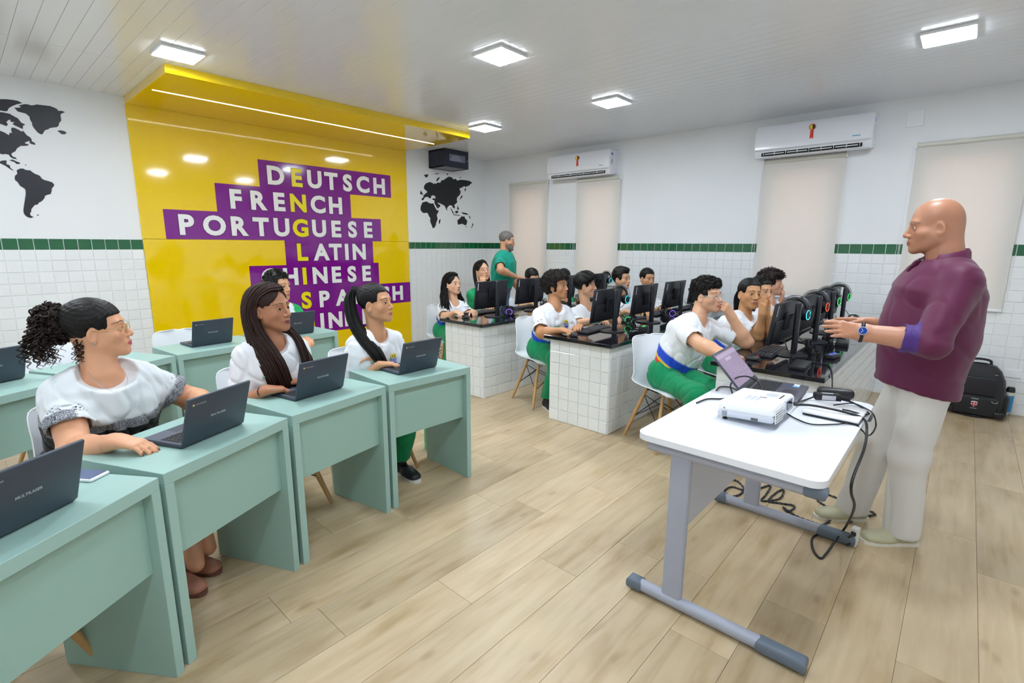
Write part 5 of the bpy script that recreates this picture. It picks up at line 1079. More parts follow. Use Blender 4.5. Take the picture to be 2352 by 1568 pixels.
    def shirt(s, name, color_fn, infl=.010, sleeves=None, wr=.0075, wf=62, seed=1, m=None, neck=('crew', .057, .0), slr=(.048, .060), cuff=True, hem_z=None, smooth=1, post=None, **kw):
        S, ends = s.torso_field(infl, sleeves=sleeves, slr=slr, **kw); k = s.sc*s.b; up, f = s.up, s.f
        for side, (S0, e, E) in ends.items():
            a = nrm(E-S0); S.cut(e, a, e-.13, e+.13); r = (slr[1]+infl*.5)*k
            if cuff: S.cone(e-a*.05, e+a*.05, r-.016, r-.010, .002, True)
        if hem_z is not None: S.cut(s.pel+np.array([0, 0, hem_z]), -up, s.pel-.6, s.pel+.6)
        ty, nr, fd = neck; tp = s.H((0, -.02, -.06)); ax = nrm(tp-s.neck)
        if ty == 'crew':
            S.cone(s.neck-ax*.012+f*.012, s.neck+ax*.16+f*.02, nr*k, nr*k*1.15, .004, True)
            S.ell(s.neck+f*(.055+fd*.3)*k-up*(.012+fd), (.05*k, .05*k, (.045+fd)*k), np.stack([s.l, f, up], 1), .006, True)
        elif ty == 'wide':
            S.ell(s.neck+f*.035-up*(.0), (nr*1.55*k, .085*k, .055*k), np.stack([s.l, f, up], 1), .01, True); S.cone(s.neck-ax*.012, s.neck+ax*.16, nr*k, nr*k*1.3, .004, True)
        elif ty == 'collar':
            S.cone(s.neck-ax*.008+f*.012, s.neck+ax*.16+f*.02, nr*k, nr*k*1.1, .003, True)
        V, Q = S.nets(); V = smooth_mesh(V, Q, smooth, .5); Nn = vnormals(V, Q)
        if wr:
            L_ = V-s.root; w = wnoise(L_, wf, seed, (1, 1, .5), 5); w2 = wnoise(L_+.02*w[:, None], wf*1.9, seed+1, (1, 1, .7)); fade = np.clip((np.linalg.norm(V-s.neck, axis=1)-.07)/.1, 0, 1)
            V = V+Nn*((-1.15*wr*np.exp(-(w/.13)**2)+.55*wr*w2+.3*wr*w)*fade)[:, None]
        if post: V = post(V, Nn)
        T = np.ones((len(V), 4)); c = color_fn(V, ends); T[:, :c.shape[1]] = c
        o = qmesh(name, V-s.root, Q, m or M_cloth, T, s.t); s.sv, s.sn, s.ends = V, Nn, ends; return o
    def on_shirt(s, lat, down, fwd=1):
        """surface point of the shirt at lateral/vertical offsets from the neck base, seen from the front"""
        rel = s.sv-s.neck; a = rel@s.l-lat; b = rel@s.up+down; fr = rel@s.f; m = (np.hypot(a, b) < .016) & (fr > .03) & (fr < .17)
        if not m.any(): m = (np.hypot(a, b) < .035) & (fr > .0) & (fr < .19)
        if not m.any(): return None, None
        i = np.where(m)[0][np.argmax((rel@s.f)[m])]; n = s.sn[m].mean(0); return s.sv[i], nrm(n)
    def crest(s, lat=.075, down=.17, sc=1.0):
        p, n = s.on_shirt(lat, down)
        if p is None: return
        x = nrm(np.cross(s.up, n)); y = np.cross(n, x); R = np.stack([x, y, n], 1); base = p+n*.004-s.root
        sh = lambda a, b, w0, w1: [(-w0, a), (w0, a), (w1, b), (-w1, b)]
        q = MB().prism([(-.021*sc, .03*sc), (.021*sc, .03*sc), (.021*sc, .004*sc), (-.021*sc, .004*sc)], .0012, R, base).build('crest', mat('crest_yellow', 'e8d21c', .6), s.t)
        MB().prism([(-.021*sc, .004*sc), (.021*sc, .004*sc), (.02*sc, -.018*sc), (0, -.03*sc), (-.02*sc, -.018*sc)], .0012, R, base).build('crest_field', mat('crest_blue', '8d93d8', .6), q)
        MB().prism([(-.024*sc, -.026*sc), (.024*sc, -.026*sc), (.016*sc, -.038*sc), (-.016*sc, -.038*sc)], .0016, R, base).build('crest_ribbon', mat('crest_navy', '2b2fb0', .6), q)
        for xx in (-.009, .009): MB().prism([(xx*sc-.004*sc, .02*sc), (xx*sc+.004*sc, .02*sc), (xx*sc+.004*sc, .012*sc), (xx*sc-.004*sc, .012*sc)], .0018, R, base).build('crest_charge', mat('crest_green', '1f5a2a', .6), q)
        MB().prism([(-.027*sc, .01*sc), (-.024*sc, .012*sc), (-.022*sc, -.02*sc), (-.025*sc, -.022*sc)], .0012, R, base).build('crest_wreath', mat('crest_leaf', '2f8a4a', .6), q)
    def pectext(s, n=9, lat=-.075, down=.20, size=.014):
        """a short line of green print, too small to read in the photograph"""
        p, nn = s.on_shirt(lat, down)
        if p is None: return
        x = nrm(np.cross(s.up, nn)); y = np.cross(nn, x); R = np.stack([x, y, nn], 1); mb = MB(); r = random.Random(n)
        for k in range(n):
            w = .0042; q = (k-n/2)*.0078; mb.box(R@np.array((q, 0, .0048))+p-s.root, (w, size*.8, .0008), R)
            mb.box(R@np.array((q+.0018, r.choice((-.3, 0, .3))*size, .0048))+p-s.root, (w, size*.2, .0008), R)
        tag(mb.build('chest_print', mat('print_green', '6cbd95', .6), s.t), kind='stuff')
    def cloth_tube(s, name, chain, radii, color, k=.03, h=None, wr=.004, seed=3, m=None, caps=(), wf=45, flat=None):
        pts = np.array([q for c in chain for q in c], float); S = SDF(pts.min(0)-.15, pts.max(0)+.15, h or s.ch*1.25, .06)
        for c, rr in zip(chain, radii):
            for a, b, r0, r1 in zip(c[:-1], c[1:], rr[:-1], rr[1:]): S.cone(a, b, r0, r1, k)
        for p, n in caps: S.cut(p, n, np.asarray(p)-.16, np.asarray(p)+.16)
        V, Q = S.nets(); V = smooth_mesh(V, Q, 1); N = vnormals(V, Q)
        if wr: L_ = V-s.root; w = wnoise(L_, wf, seed, (1, 1, .6)); V = V+N*(-1.3*wr*np.exp(-(w/.14)**2)+.6*wr*w)[:, None]
        T = np.tile(np.r_[np.array(lin(color)), 1.0], (len(V), 1)); return qmesh(name, V-s.root, Q, m or M_cloth, T, s.t)
    def shoe(s, heel, toe, col='14151a', sole='d8d8d4', w=1.0, h=.006, low=False):
        a, b = np.asarray(heel, float), np.asarray(toe, float); d = nrm(b-a); L = np.linalg.norm(b-a); sd = np.array([-d[1], d[0], 0])
        z = np.array([0, 0, 1.]); S = SDF(np.minimum(a, b)-.08, np.maximum(a, b)+np.array([.08, .08, .14]), h); zz = .018
        S.loft(a+d*.035+z*.04, a+d*L*.5+z*.034, sd, (.034*w, .034), (.036*w, .034), 0); S.loft(a+d*L*.5+z*.034, a+d*(L-.035)+z*.026, sd, (.036*w, .036), (.034*w, .022), .03); S.ell(a+d*L*.68+z*.028, (.06, .043*w, .026), np.stack([d, sd, z], 1), .03)
        if not low: S.cone(a+d*.05+z*.05, a+d*.055+z*.085, .036, .035, .03)
        S.cut(a+z*zz, -z, a-.3, a+.4); V, Q = S.nets(); o = qmesh('shoe', V-s.root, Q, mat('shoe_'+col, col, .5), None, s.t)
        prof = [(-.0+L*t, .04*w*sh) for t, sh in ((0, .35), (.04, .75), (.15, .88), (.4, .92), (.65, 1.08), (.85, .98), (.96, .62), (1.0, .2))]; poly = prof+[(x, -y) for x, y in prof[::-1]]
        MB().prism(poly, zz+.002, np.stack([d, sd, z], 1), a-s.root).build('sole', mat('sole_'+sole, sole, .6), o); return o
    # hair ------------------------------------------------------------
    def cap(s, st, m, noise=.003, nf=90, seed=5, name='hair', h=None, flow=None):
        S = hair_cap(h or s.hh*1.35, st); V, Q = S.nets(); V = smooth_mesh(V, Q, 1, .4); N = vnormals(V, Q)
        a = np.arctan2(V[:, 0], V[:, 1]+.02)
        if flow == 'back':      # ridges running front to back
            w = np.sin(V[:, 0]*520+3*wnoise(V, 30, seed))*.5+.5*np.sin(np.hypot(V[:, 0], V[:, 2])*700+2*wnoise(V, 40, seed+2))
            V = V+N*(noise*w)[:, None]
        elif flow == 'down':
            w = np.sin(a*46+2.5*wnoise(V, 25, seed)); V = V+N*(noise*w)[:, None]
        else: V = V+N*(noise*(wnoise(V, nf, seed)+.6*wnoise(V, nf*2.1, seed+1)))[:, None]
        s.hv, s.hn = V, N; return qmesh(name, s.HV(V)-s.root, Q, m, None, s.t)
    def strands(s, guides, n, m, r=.0035, jit=.006, name='hair_strands', seed=2, seg=16, wave=0.0, wfreq=9, parent=None, head_space=True, tip=.25, ns=4):
        """hair locks interpolated between guide curves (all with the same number of points)"""
        rr = np.random.RandomState(seed); G = np.array(guides, float); mb = MB()
        for i in range(n):
            u = rr.uniform(0, len(G)-1.001); a = int(u); c = G[a]*(1-(u-a))+G[a+1]*(u-a); c = c+rr.normal(size=3)*jit*.5; P = crom(c, seg); t = np.linspace(0, 1, seg)[:, None]
            P = P+rr.normal(size=3)*jit*t
            if wave: ph = rr.uniform(0, 6.28); P = P+np.stack([np.sin(t[:, 0]*wfreq+ph), np.cos(t[:, 0]*wfreq*1.1+ph), 0*t[:, 0]], 1)*(wave*np.clip(t*3, 0, 1))
            if head_space: P = s.HV(P)
            ra = r*rr.uniform(.6, 1.3)*np.interp(t[:, 0], [0, .1, .75, 1], [.7, 1, .9, tip]); mb.tube(P-s.root, ra, ns)
        return mb.build(name, m, parent or s.t, 180)
    def curls(s, n, m, R=.008, r=.0022, turns=1.3, seed=4, name='curls', sel=None, pts=None, nrmls=None, lift=.004, seg=16):
        rr = np.random.RandomState(seed); V, N = (s.hv, s.hn) if pts is None else (pts, nrmls)
        ok = np.where(sel(V))[0] if sel is not None else np.arange(len(V)); mb = MB()
        for i in rr.choice(ok, n):
            ax = nrm(N[i]*rr.uniform(-.2, .6)+rr.normal(size=3)*.8); F_ = frame(ax); q = np.linspace(0, 2*PI*turns, seg); Rr = R*rr.uniform(.6, 1.25)
            P = (np.stack([Rr*np.cos(q), Rr*np.sin(q), q/(2*PI)*Rr*.9], 1)@F_.T)+V[i]+N[i]*lift; mb.tube(s.HV(P)-s.root, r*np.interp(np.linspace(0, 1, seg), [0, .2, .8, 1], [.5, 1, 1, .4]), 4)
        return mb.build(name, m, s.t, 180)
    def glasses(s, m, R=.021, sq=1.0, r=.0011, lens=True):
        g = link('glasses', None, s.t); mb = MB(); mk = lambda sd: [s.H((sd*.0325+R*math.copysign(abs(math.cos(q))**sq, math.cos(q))*1.08, .098-.10*abs(abs(sd*.0325+R*math.cos(q))-.03)**1.2*1.2, -.004+R*.92*math.copysign(abs(math.sin(q))**sq, math.sin(q))))-s.root for q in np.linspace(0, 2*PI, 36, endpoint=False)]
        for sd in (-1, 1):
            ring = np.array(mk(sd)); MB().tube(ring, r, 6, True).build('rim', m, g, 180)
            if lens: me = MB().add(ring, [tuple(range(len(ring)))]).build('lens', M_lens, g)
            MB().tube([s.H((sd*.0555, .0925, .003))-s.root, s.H((sd*.073, .075, .005))-s.root, s.H((sd*.080, .03, .006))-s.root, s.H((sd*.080, -.01, .004))-s.root, s.H((sd*.078, -.022, -.008))-s.root], r*1.2, 6).build('temple', m, g, 180)
        MB().tube(crom([s.H((-.0105, .1, .002))-s.root, s.H((0, .106, .006))-s.root, s.H((.0105, .1, .002))-s.root], 8), r, 6).build('bridge', m, g, 180); return g
M_lens = bpy.data.materials.new('spectacle_lens'); M_lens.use_nodes = True; nt = M_lens.node_tree; _g = nt.nodes.new('ShaderNodeBsdfGlossy'); _g.inputs['Roughness'].default_value = .02; _t = nt.nodes.new('ShaderNodeBsdfTransparent'); _m = nt.nodes.new('ShaderNodeMixShader'); _m.inputs[0].default_value = .07; nt.links.new(_t.outputs[0], _m.inputs[1]); nt.links.new(_g.outputs[0], _m.inputs[2]); nt.links.new(_m.outputs[0], nt.nodes['Material Output'].inputs[0])
def solid(c): 
    c = np.array(lin(c)); return lambda V, ends: np.tile(c, (len(V), 1))
# ================================================================== the cast
def ray_yaw(px): return math.degrees(YAW)-math.degrees(math.atan((px-1176)/F_PX))
def fyaw(px, a): return ray_yaw(px)+180+a
M_gold = mat('gold_wire', 'c9a96a', .25, 1.0)
GREEN = '0b8a58'
def uniform(P, stripes=True, hi=.16):
    W, B, Y_, R_, G = [np.array(lin(c)) for c in ('eef0f5', '1f4fd0', 'f0cf14', 'd8202c', '3f9a4c')]
    def fn(V, ends):
        T = np.tile(W, (len(V), 1))
        if stripes:
            r = V-P.pel; z = r@P.up; ff = r@P.f; ll = np.abs(r@P.l); m = (ff > -.055); z = z+.35*np.clip(ff-.0, -.05, .2)
            mf = np.clip((ff+.055)/.007+.5, 0, 1)
            for up_, c in ((hi, B), (hi-.075, Y_), (hi-.095, R_), (hi-.14, G)):
                a = (mf*np.clip((up_-z)/.007+.5, 0, 1))[:, None]; T = T*(1-a)+c*a
        return T
    return fn
def seat_legs(P, col=GREEN, foot=True, spread=.09, kn=.37, shoecol='14151a', kz=.50, lower=.066, name='trousers', drop=-.19, shift=(0, 0, 0)):
    """thighs forward from the pelvis, shins down; trousers as one garment"""
    hipz = .50; ch = []; rd = []; caps = []
    for sd in (-1, 1):
        h = P.pel+P.l*sd*.085+np.array([0, 0, hipz-P.pel[2]+.02]); k = h+P.f*kn*P.sc+P.l*sd*(spread-.06)*.5; k = k+np.array(shift)*.6; k[2] = kz; a = k+P.f*(.02+drop)+np.array(shift)*.4; a[2] = .10
        ch.append([h, k, a]); rd.append([.088*P.b, .076*P.b, lower]); caps.append((a, (0, 0, -1)))
        if foot:
            hl = np.array([a[0], a[1], 0])-P.f*.05; P.shoe(hl, hl+P.f*.265+P.l*sd*.02, shoecol, h=.008 if P.q != 'near' else .006)
    ch.append([P.pel+P.l*.07, P.pel-P.l*.07]); rd.append([.118*P.b, .118*P.b])
    P.cloth_tube(name, ch, rd, col, k=.05, caps=caps, wr=.005, h=.011 if P.q != 'near' else .009)
def limb(P, name, a, b): pass
DN = (0, 0, -1)
REST = dict(curl=(.22, .25, .28, .3), thumb=.25); TYPE = dict(curl=(.35, .4, .45, .5), thumb=.3)
GS = 'students at the counters'

# ---- the woman in glasses (front row)
y_ = -3.70; hd = onY((226, 757), y_); nk = onY((238, 850), y_-.03)
P = Person('woman with a curly ponytail, round glasses and a white, tweed and black dress', hd, nk, fyaw(226, 22), fyaw(226, 79), 4, 0, skin='cf9470', lips='b5305a', hair='1c1210', q='near', face=dict(fat=.004, lips=1.1, open=.62, gaze=(0, -.25), nose=.95), sw=.138, build=1.08, pelvis=(nk[0]-.02, nk[1]+.17, .55))
P.make_head()
WL = onZ((482, 922), .80); EL = ik(P.shL, WL, .27, .235, P.l*.7-P.up*.6); tL = onZ((578, 925), .77)
WR = onZ((268, 1012), .80); ER = ik(P.shR, WR, .28, .235, -P.l*.45-P.up*1.0-P.f*.3); tR = onZ((362, 1030), .768)
P.arm(1, ER, WR, tR, DN, dict(curl=(.2, .24, .28, .3), thumb=.5, spread=.03), ur=(.056, .047), fr=(.046, .047, .028), nails='3a0f24', sc=.92)
P.arm(-1, EL, WL, tL, DN, dict(curl=(.1, .3, .3, .3), thumb=.2, spread=.2), ur=(.056, .047), fr=(.046, .047, .028), nails='1c1838', sc=.9)
for n_, a, b in (('uaR', P.shR, ER), ('faR', ER, WR), ('uaL', P.shL, EL), ('faL', EL, WL), ('hd', hd, nk)): limb(P, n_, a, b)
P.leg_skin((-5.80, -3.72, .46), (-5.82, -3.93, .075)); P.leg_skin((-5.76, -3.66, .46), (-5.74, -3.83, .075))
P.finish_skin()
def dress_col(V, ends):
    T = np.ones((len(V), 4)); T[:, :3] = lin('dfe4e8'); z = (V-P.neck)@P.up
    a1 = np.clip((-.155-z)/.007+.5, 0, 1); a2 = np.clip((-.20-z)/.007+.5, 0, 1); T[:, 3] = 1-a1*(1-a2); T[:, :3] = T[:, :3]*(1-a2[:, None])+np.array(lin('0d0e16'))*a2[:, None]
    for sd, (S0, e, E) in ends.items():
        a = nrm(E-S0); q = (V-S0)@a; Ln = np.linalg.norm(e-S0); near = np.linalg.norm(np.cross(V-S0, a), axis=1) < .10
        lat = (V-P.neck)@P.l*(-sd) > .155
        m = near & lat; T[m, :3] = lin('dfe4e8'); T[m, 3] = 1; T[m, 3] = 1-np.clip((q[m]-Ln+.048)/.007+.5, 0, 1)
    return T
P.shirt('dress', dress_col, .014, {1: .62, -1: .62}, neck=('wide', .062, .02), slr=(.052, .068), bust=.022, chest=(.16, .115), waist=(.15, .115), hip=(.19, .15), seed=8)
sk = P.cloth_tube('skirt', [[P.pel+P.l*.09, P.pel+P.l*.1+P.f*.38-np.array([0, 0, .03])], [P.pel-P.l*.09, P.pel-P.l*.1+P.f*.38-np.array([0, 0, .03])], [P.pel+P.l*.1-np.array([0, 0, .02]), P.pel-P.l*.1-np.array([0, 0, .02])]], [[.115, .095], [.115, .095], [.15, .15]], '0d0e16', k=.06)
def flat_shoe(P, heel, toe):
    o = P.shoe(heel, toe, 'a9705c', '6b4438', .92, .004, low=True); d = nrm(np.asarray(toe)-np.asarray(heel)); sd = np.array([-d[1], d[0], 0]); c = np.asarray(heel)+d*.095-P.root
    MB().tube(crom([c-sd*.036+np.array([0, 0, .035]), c-sd*.03+np.array([0, 0, .062])-d*.012, c+np.array([0, 0, .07])-d*.02, c+sd*.03+np.array([0, 0, .062])-d*.012, c+sd*.036+np.array([0, 0, .035])], 20), .0055, 6).build('strap', o.data.materials[0], o, 180)
flat_shoe(P, (-5.855, -3.765, 0), (-5.735, -3.965, 0)); flat_shoe(P, (-5.93, -3.855, 0), (-5.833, -4.075, 0))
st = dict(t=.010, fz=.058, fy=.048, bz=-.06, sb=.0, tz=1.1, add=[((0, -.08, .05), (.055, .045, .05), .03)])
P.cap(st, M_hblack, .0012, flow='back', seed=3)
# curly ponytail
pc_ = np.array([0, -.118, .07]); R_ = np.random.RandomState(5); TH = R_.uniform(0, 2*PI, 1500); CZ = R_.uniform(-1, 1, 1500); dirs = np.stack([np.sqrt(1-CZ**2)*np.cos(TH), np.sqrt(1-CZ**2)*np.sin(TH), CZ], 1)
pts = pc_+dirs*np.array([.066, .07, .085])*R_.uniform(.35, 1.0, (1500, 1))**.5+np.array([0, -.02, -.025])
P.curls(650, M_hdark, .0085, .0034, 1.2, 6, 'ponytail_curls', pts=pts, nrmls=dirs, lift=0, seg=14)
S = SDF(pc_-.12, pc_+.12, .005); S.ell(pc_+np.array([0, -.01, -.02]), (.052, .055, .068)); V, Q = S.nets(); N_ = vnormals(V, Q); V = V+N_*(.008*wnoise(V, 160, 3))[:, None]; qmesh('ponytail', P.HV(V)-P.root, Q, M_hdark, None, P.t)
gd = []
for i in range(7):
    a = -1.2+2.4*i/6; gd.append([(.05*math.sin(a), -.14-.04*math.cos(a), .05), (.075*math.sin(a), -.155-.05*math.cos(a), .01), (.08*math.sin(a), -.16-.05*math.cos(a), -.04), (.075*math.sin(a), -.155-.045*math.cos(a), -.09)])
P.strands(gd, 70, M_hdark, .0028, .02, 'ringlets', 9, 70, wave=.007, wfreq=34)
P.strands([[(.055, -.045, -.01), (.07, -.045, -.05), (.068, -.05, -.09), (.07, -.05, -.115)], [(.04, -.075, -.01), (.055, -.085, -.05), (.055, -.09, -.08), (.055, -.09, -.11)]], 7, M_hdark, .0018, .008, 'loose_curls', 3, 60, wave=.005, wfreq=30)
P.glasses(M_gold, .0225, 1.0, .0011)
# necklace, earring
ck = crom([P.neck+P.l*.062+P.f*.02+P.up*.005, P.neck+P.l*.045+P.f*.095-P.up*.055, P.neck+P.f*.118-P.up*.085, P.neck-P.l*.045+P.f*.095-P.up*.055, P.neck-P.l*.062+P.f*.02+P.up*.005], 40)
MB().tube(ck-P.root, .0012, 5).build('necklace', M_steel, P.t, 180)
MB().sphere(P.H((.082, -.004, -.045))-P.root, .005, 10, 8).build('earring', M_steel, P.t, 180)
chair(P.pel[0]+P.f[0]*.09, P.pel[1]+P.f[1]*.09, P.yaw, 'white shell chair under the woman in glasses')

# ---- girl with long loose brown hair
hd = onY((622, 708), -3.66); nk = onY((628, 778), -3.66)
P = Person('girl with long loose brown hair in a white school shirt at a slate laptop', hd, nk, fyaw(625, 22), fyaw(622, 50), 2, 2, skin='a86f4f', lips='7d3b40', hair='1e1210', q='near', face=dict(lips=1.2, nosew=1.15, open=.95, gaze=(-.35, 0)), sw=.134, pelvis=(nk[0], nk[1]+.13, .55), build=1.0)
P.make_head(); WR = onZ((612, 895), .795); ER = ik(P.shR, WR, .265, .23, -P.l*.35-P.up*1.0-P.f*.3); tR = onZ((676, 893), .775); WL = onZ((705, 872), .80); EL = ik(P.shL, WL, .265, .23, P.l*.5-P.up*1.0-P.f*.1); tL = onZ((660, 880), .78)
P.arm(1, ER, WR, tR, DN, TYPE, sc=.9, ur=(.045, .038), fr=(.037, .038, .025)); P.arm(-1, EL, WL, tL, DN, TYPE, sc=.9, ur=(.045, .038), fr=(.037, .038, .025)); P.finish_skin()
for n_, a, b in (('uaR', P.shR, ER), ('faR', ER, WR), ('uaL', P.shL, EL), ('faL', EL, WL), ('hd', hd, nk)): limb(P, n_, a, b)
P.shirt('t_shirt', uniform(P), .010, {1: .80, -1: .78}, slr=(.052, .068), bust=.012, seed=21, neck=('crew', .056, .006)); P.pectext(9, -.06, .155, .016)
seat_legs(P, shift=(-.20, .04, 0))
P.cap(dict(t=.011, fz=.092, fy=.05, bz=-.10, sb=.02, cv=1.1, pt=.004), M_hbrown, .0012, flow='back', seed=4)
rt = [[(.006, .08, .105), (.045, .045, .10), (.072, .0, .062), (.082, -.02, .0), (.084, -.01, -.09), (.075, .035, -.18), (.055, .08, -.29), (.04, .095, -.40)], [(.006, .05, .126), (.055, .01, .11), (.082, -.03, .06), (.092, -.05, -.01), (.096, -.03, -.09), (.095, .02, -.18), (.085, .075, -.29), (.075, .095, -.42)], [(.005, .0, .133), (.055, -.045, .11), (.084, -.07, .05), (.094, -.08, -.02), (.1, -.06, -.1), (.112, .0, -.19), (.112, .055, -.30), (.105, .08, -.41)], [(.005, -.05, .128), (.045, -.09, .1), (.066, -.11, .04), (.075, -.11, -.03), (.088, -.09, -.11), (.118, -.04, -.2), (.128, .02, -.29), (.128, .05, -.38)]]
lt = [[(-x, y, z) for x, y, z in g] for g in rt]
for i, (gg, sd) in enumerate(((rt, 1), (lt, 2))):
    g2 = [[q for q in c] for c in gg]
    if sd == 2: pass
    g2 = g2 if sd == 1 else [[(x, y, z) if z > -.12 else (x*.85, y+.055, z) for x, y, z in c] for c in g2]; P.strands(g2, 300, M_hbrown, .0048, .008, 'long_lock', 30+i, 20, tip=.4)
o = MB().tube([WR+(ER-WR)*.12+rotz(q)@np.array([0, 0, 0])+frame(ER-WR)@np.array([.031*math.cos(q), .027*math.sin(q), 0])-P.root for q in np.linspace(0, 2*PI, 20, endpoint=False)], .0035, 6, True).build('hair_tie', M_black, P.t, 180)
chair(P.pel[0], P.pel[1]-.02, P.yaw, 'white shell chair under the girl with long loose brown hair')

# ---- ponytailed girl
hd = onY((864, 697), -3.62); nk = onY((868, 762), -3.62)
P = Person('girl with a long sleek ponytail in a white school shirt at the end desk', hd, nk, fyaw(868, 25), fyaw(864, 60), 6, 0, skin='c08a64', lips='a55a58', hair='15100e', q='near', face=dict(open=.95, gaze=(-.15, .08), lips=1.05), sw=.130, pelvis=(nk[0], nk[1]+.13, .55), build=.97)
P.make_head(); WR = onZ((872, 835), .79); ER = ik(P.shR, WR, .26, .225, -P.l*.4-P.up*1.0-P.f*.3); tR = onZ((918, 838), .775); WL = onZ((868, 822), .81); EL = ik(P.shL, WL, .26, .225, P.l*.5-P.up*1.0); tL = onZ((825, 822), .82)
P.arm(1, ER, WR, tR, DN, dict(curl=(.18, .2, .22, .25), thumb=.3), sc=.88, ur=(.042, .036), fr=(.035, .036, .024)); P.arm(-1, EL, WL, tL, DN, REST, sc=.88, ur=(.042, .036), fr=(.035, .036, .024)); P.finish_skin()
for n_, a, b in (('uaR', P.shR, ER), ('faR', ER, WR), ('uaL', P.shL, EL), ('faL', EL, WL), ('hd', hd, nk)): limb(P, n_, a, b)
P.shirt('t_shirt', uniform(P), .010, {1: .82, -1: .80}, slr=(.052, .068), bust=.01, seed=27, neck=('crew', .055, .006)); P.crest(.07, .125); P.pectext(9, -.07, .155, .016)
seat_legs(P)
P.cap(dict(t=.007, fz=.070, fy=.05, bz=-.07, sb=.0, add=[((0, -.085, .075), (.03, .035, .03), .03)]), M_hblack, .0012, flow='back', seed=6)
MB().tube([P.H((.017*math.cos(q), -.118, .087+.017*math.sin(q)))-P.root for q in np.linspace(0, 2*PI, 16, endpoint=False)], .006, 6, True).build('hair_band', M_black, P.t, 180)
gd = []
for i in range(6):
    a = 2*PI*i/6; c, s_ = math.cos(a), math.sin(a); gd.append([(.012*c, -.112, .088+.012*s_), (.018*c, -.142, .098+.016*s_), (.02+.024*c, -.165+.02*s_, .06), (.035+.03*c, -.165+.026*s_, -.02), (.06+.034*c, -.13+.03*s_, -.12), (.085+.034*c, -.06+.03*s_, -.22), (.10+.028*c, .01+.026*s_, -.30), (.10+.012*c, .05+.012*s_, -.37)])
gd.append(gd[0]); P.strands(gd, 260, M_hblack, .005, .008, 'ponytail', 12, 20, tip=.4)
MB().sphere(P.H((.083, -.006, -.05))-P.root, (.003, .005, .009), 10, 8).build('earring', M_steel, P.t, 180)
chair(P.pel[0], P.pel[1]-.02, P.yaw, 'white shell chair under the ponytailed girl')

# ---- boy with green sleeves, back row
hd = onY((640, 657), -1.98); nk = onY((640, 698), -1.98)
def green_sleeve(P, green='1fae62', white='eceff2', yoke=.0):
    g, w = np.array(lin(green)), np.array(lin(white))
    def fn(V, ends):
        T = np.tile(w, (len(V), 1)); lat = np.abs((V-P.neck)@P.l); m = lat > P.sw*.78; T[m] = g; return T
    return fn
P = Person('boy with short curly hair and green sleeves in the back row', hd, nk, fyaw(640, 15), fyaw(640, 48), 0, 0, skin='c59069', lips='a0605a', hair='14100e', q='mid', face=dict(open=.9), sw=.140, pelvis=(nk[0], nk[1]+.1, .55))
P.make_head(); E1 = P.shR+P.f*.12-np.array([0, 0, .24]); W1 = E1+P.f*.22+P.l*.08+np.array([0, 0, .03]); P.arm(1, E1, W1, W1+P.f*.15, DN); E2 = P.shL+P.f*.12-np.array([0, 0, .24])+P.l*.03; W2 = E2+P.f*.22-P.l*.06+np.array([0, 0, .03]); P.arm(-1, E2, W2, W2+P.f*.15, DN); P.finish_skin()
P.shirt('t_shirt', green_sleeve(P), .010, {1: .7, -1: .7}, seed=33); seat_legs(P, foot=False)
P.cap(dict(jag=.0022, t=.016, fz=.070, fy=.045, bz=-.06), M_hblack, .004, 140, 7); P.curls(260, M_hblack, .006, .0026, 1., 3, 'curls', sel=lambda V: V[:, 2] > .02, seg=10)
chair(P.pel[0], P.pel[1]-.02, P.yaw, 'white shell chair under the boy with green sleeves in the back row')

# ---- empty chairs of the back row
c_ = onZ((400, 762), .80); chair(c_[0]+.02, c_[1]-.25, math.radians(-95), 'empty white shell chair before the yellow panel, beside the unused laptop')
c_ = onZ((120, 792), .80); chair(c_[0]+.0, c_[1]-.23, math.radians(-75), 'empty white shell chair before the tiled wall, behind the curly ponytail')
chair(-6.50, -4.17, math.radians(-55), 'empty white shell chair behind the open-end desk of the front row')

# ---- counter students ------------------------------------------------------------
def counter_student(label, hpx, npx, x, ha, ca, hp=0, hr=0, **kw):
    hd = onX(hpx, x); nk = onX(npx, x); nk = onY(npx, hd[1]-.01)
    kw.setdefault('q', 'far'); P = Person(label, hd, nk, fyaw(hpx[0], ca), fyaw(hpx[0], ha), hp, hr, group=GS, pelvis=(nk[0]-.0, nk[1]+.10, .55), **kw); P.make_head(); return P
def rest_arms(P, z=.80, lift=0., out=.0):
    for sd in (1, -1):
        S0 = P.shR if sd > 0 else P.shL; E = S0+P.f*.14-np.array([0, 0, 1])*.225-P.l*sd*.03; W = E+P.f*.20+P.l*sd*.05; W[2] = z; E[2] = max(E[2], .72)
        P.arm(sd, E, W, W+P.f*.14+P.l*sd*.03-np.array([0, 0, .015]), DN, TYPE)
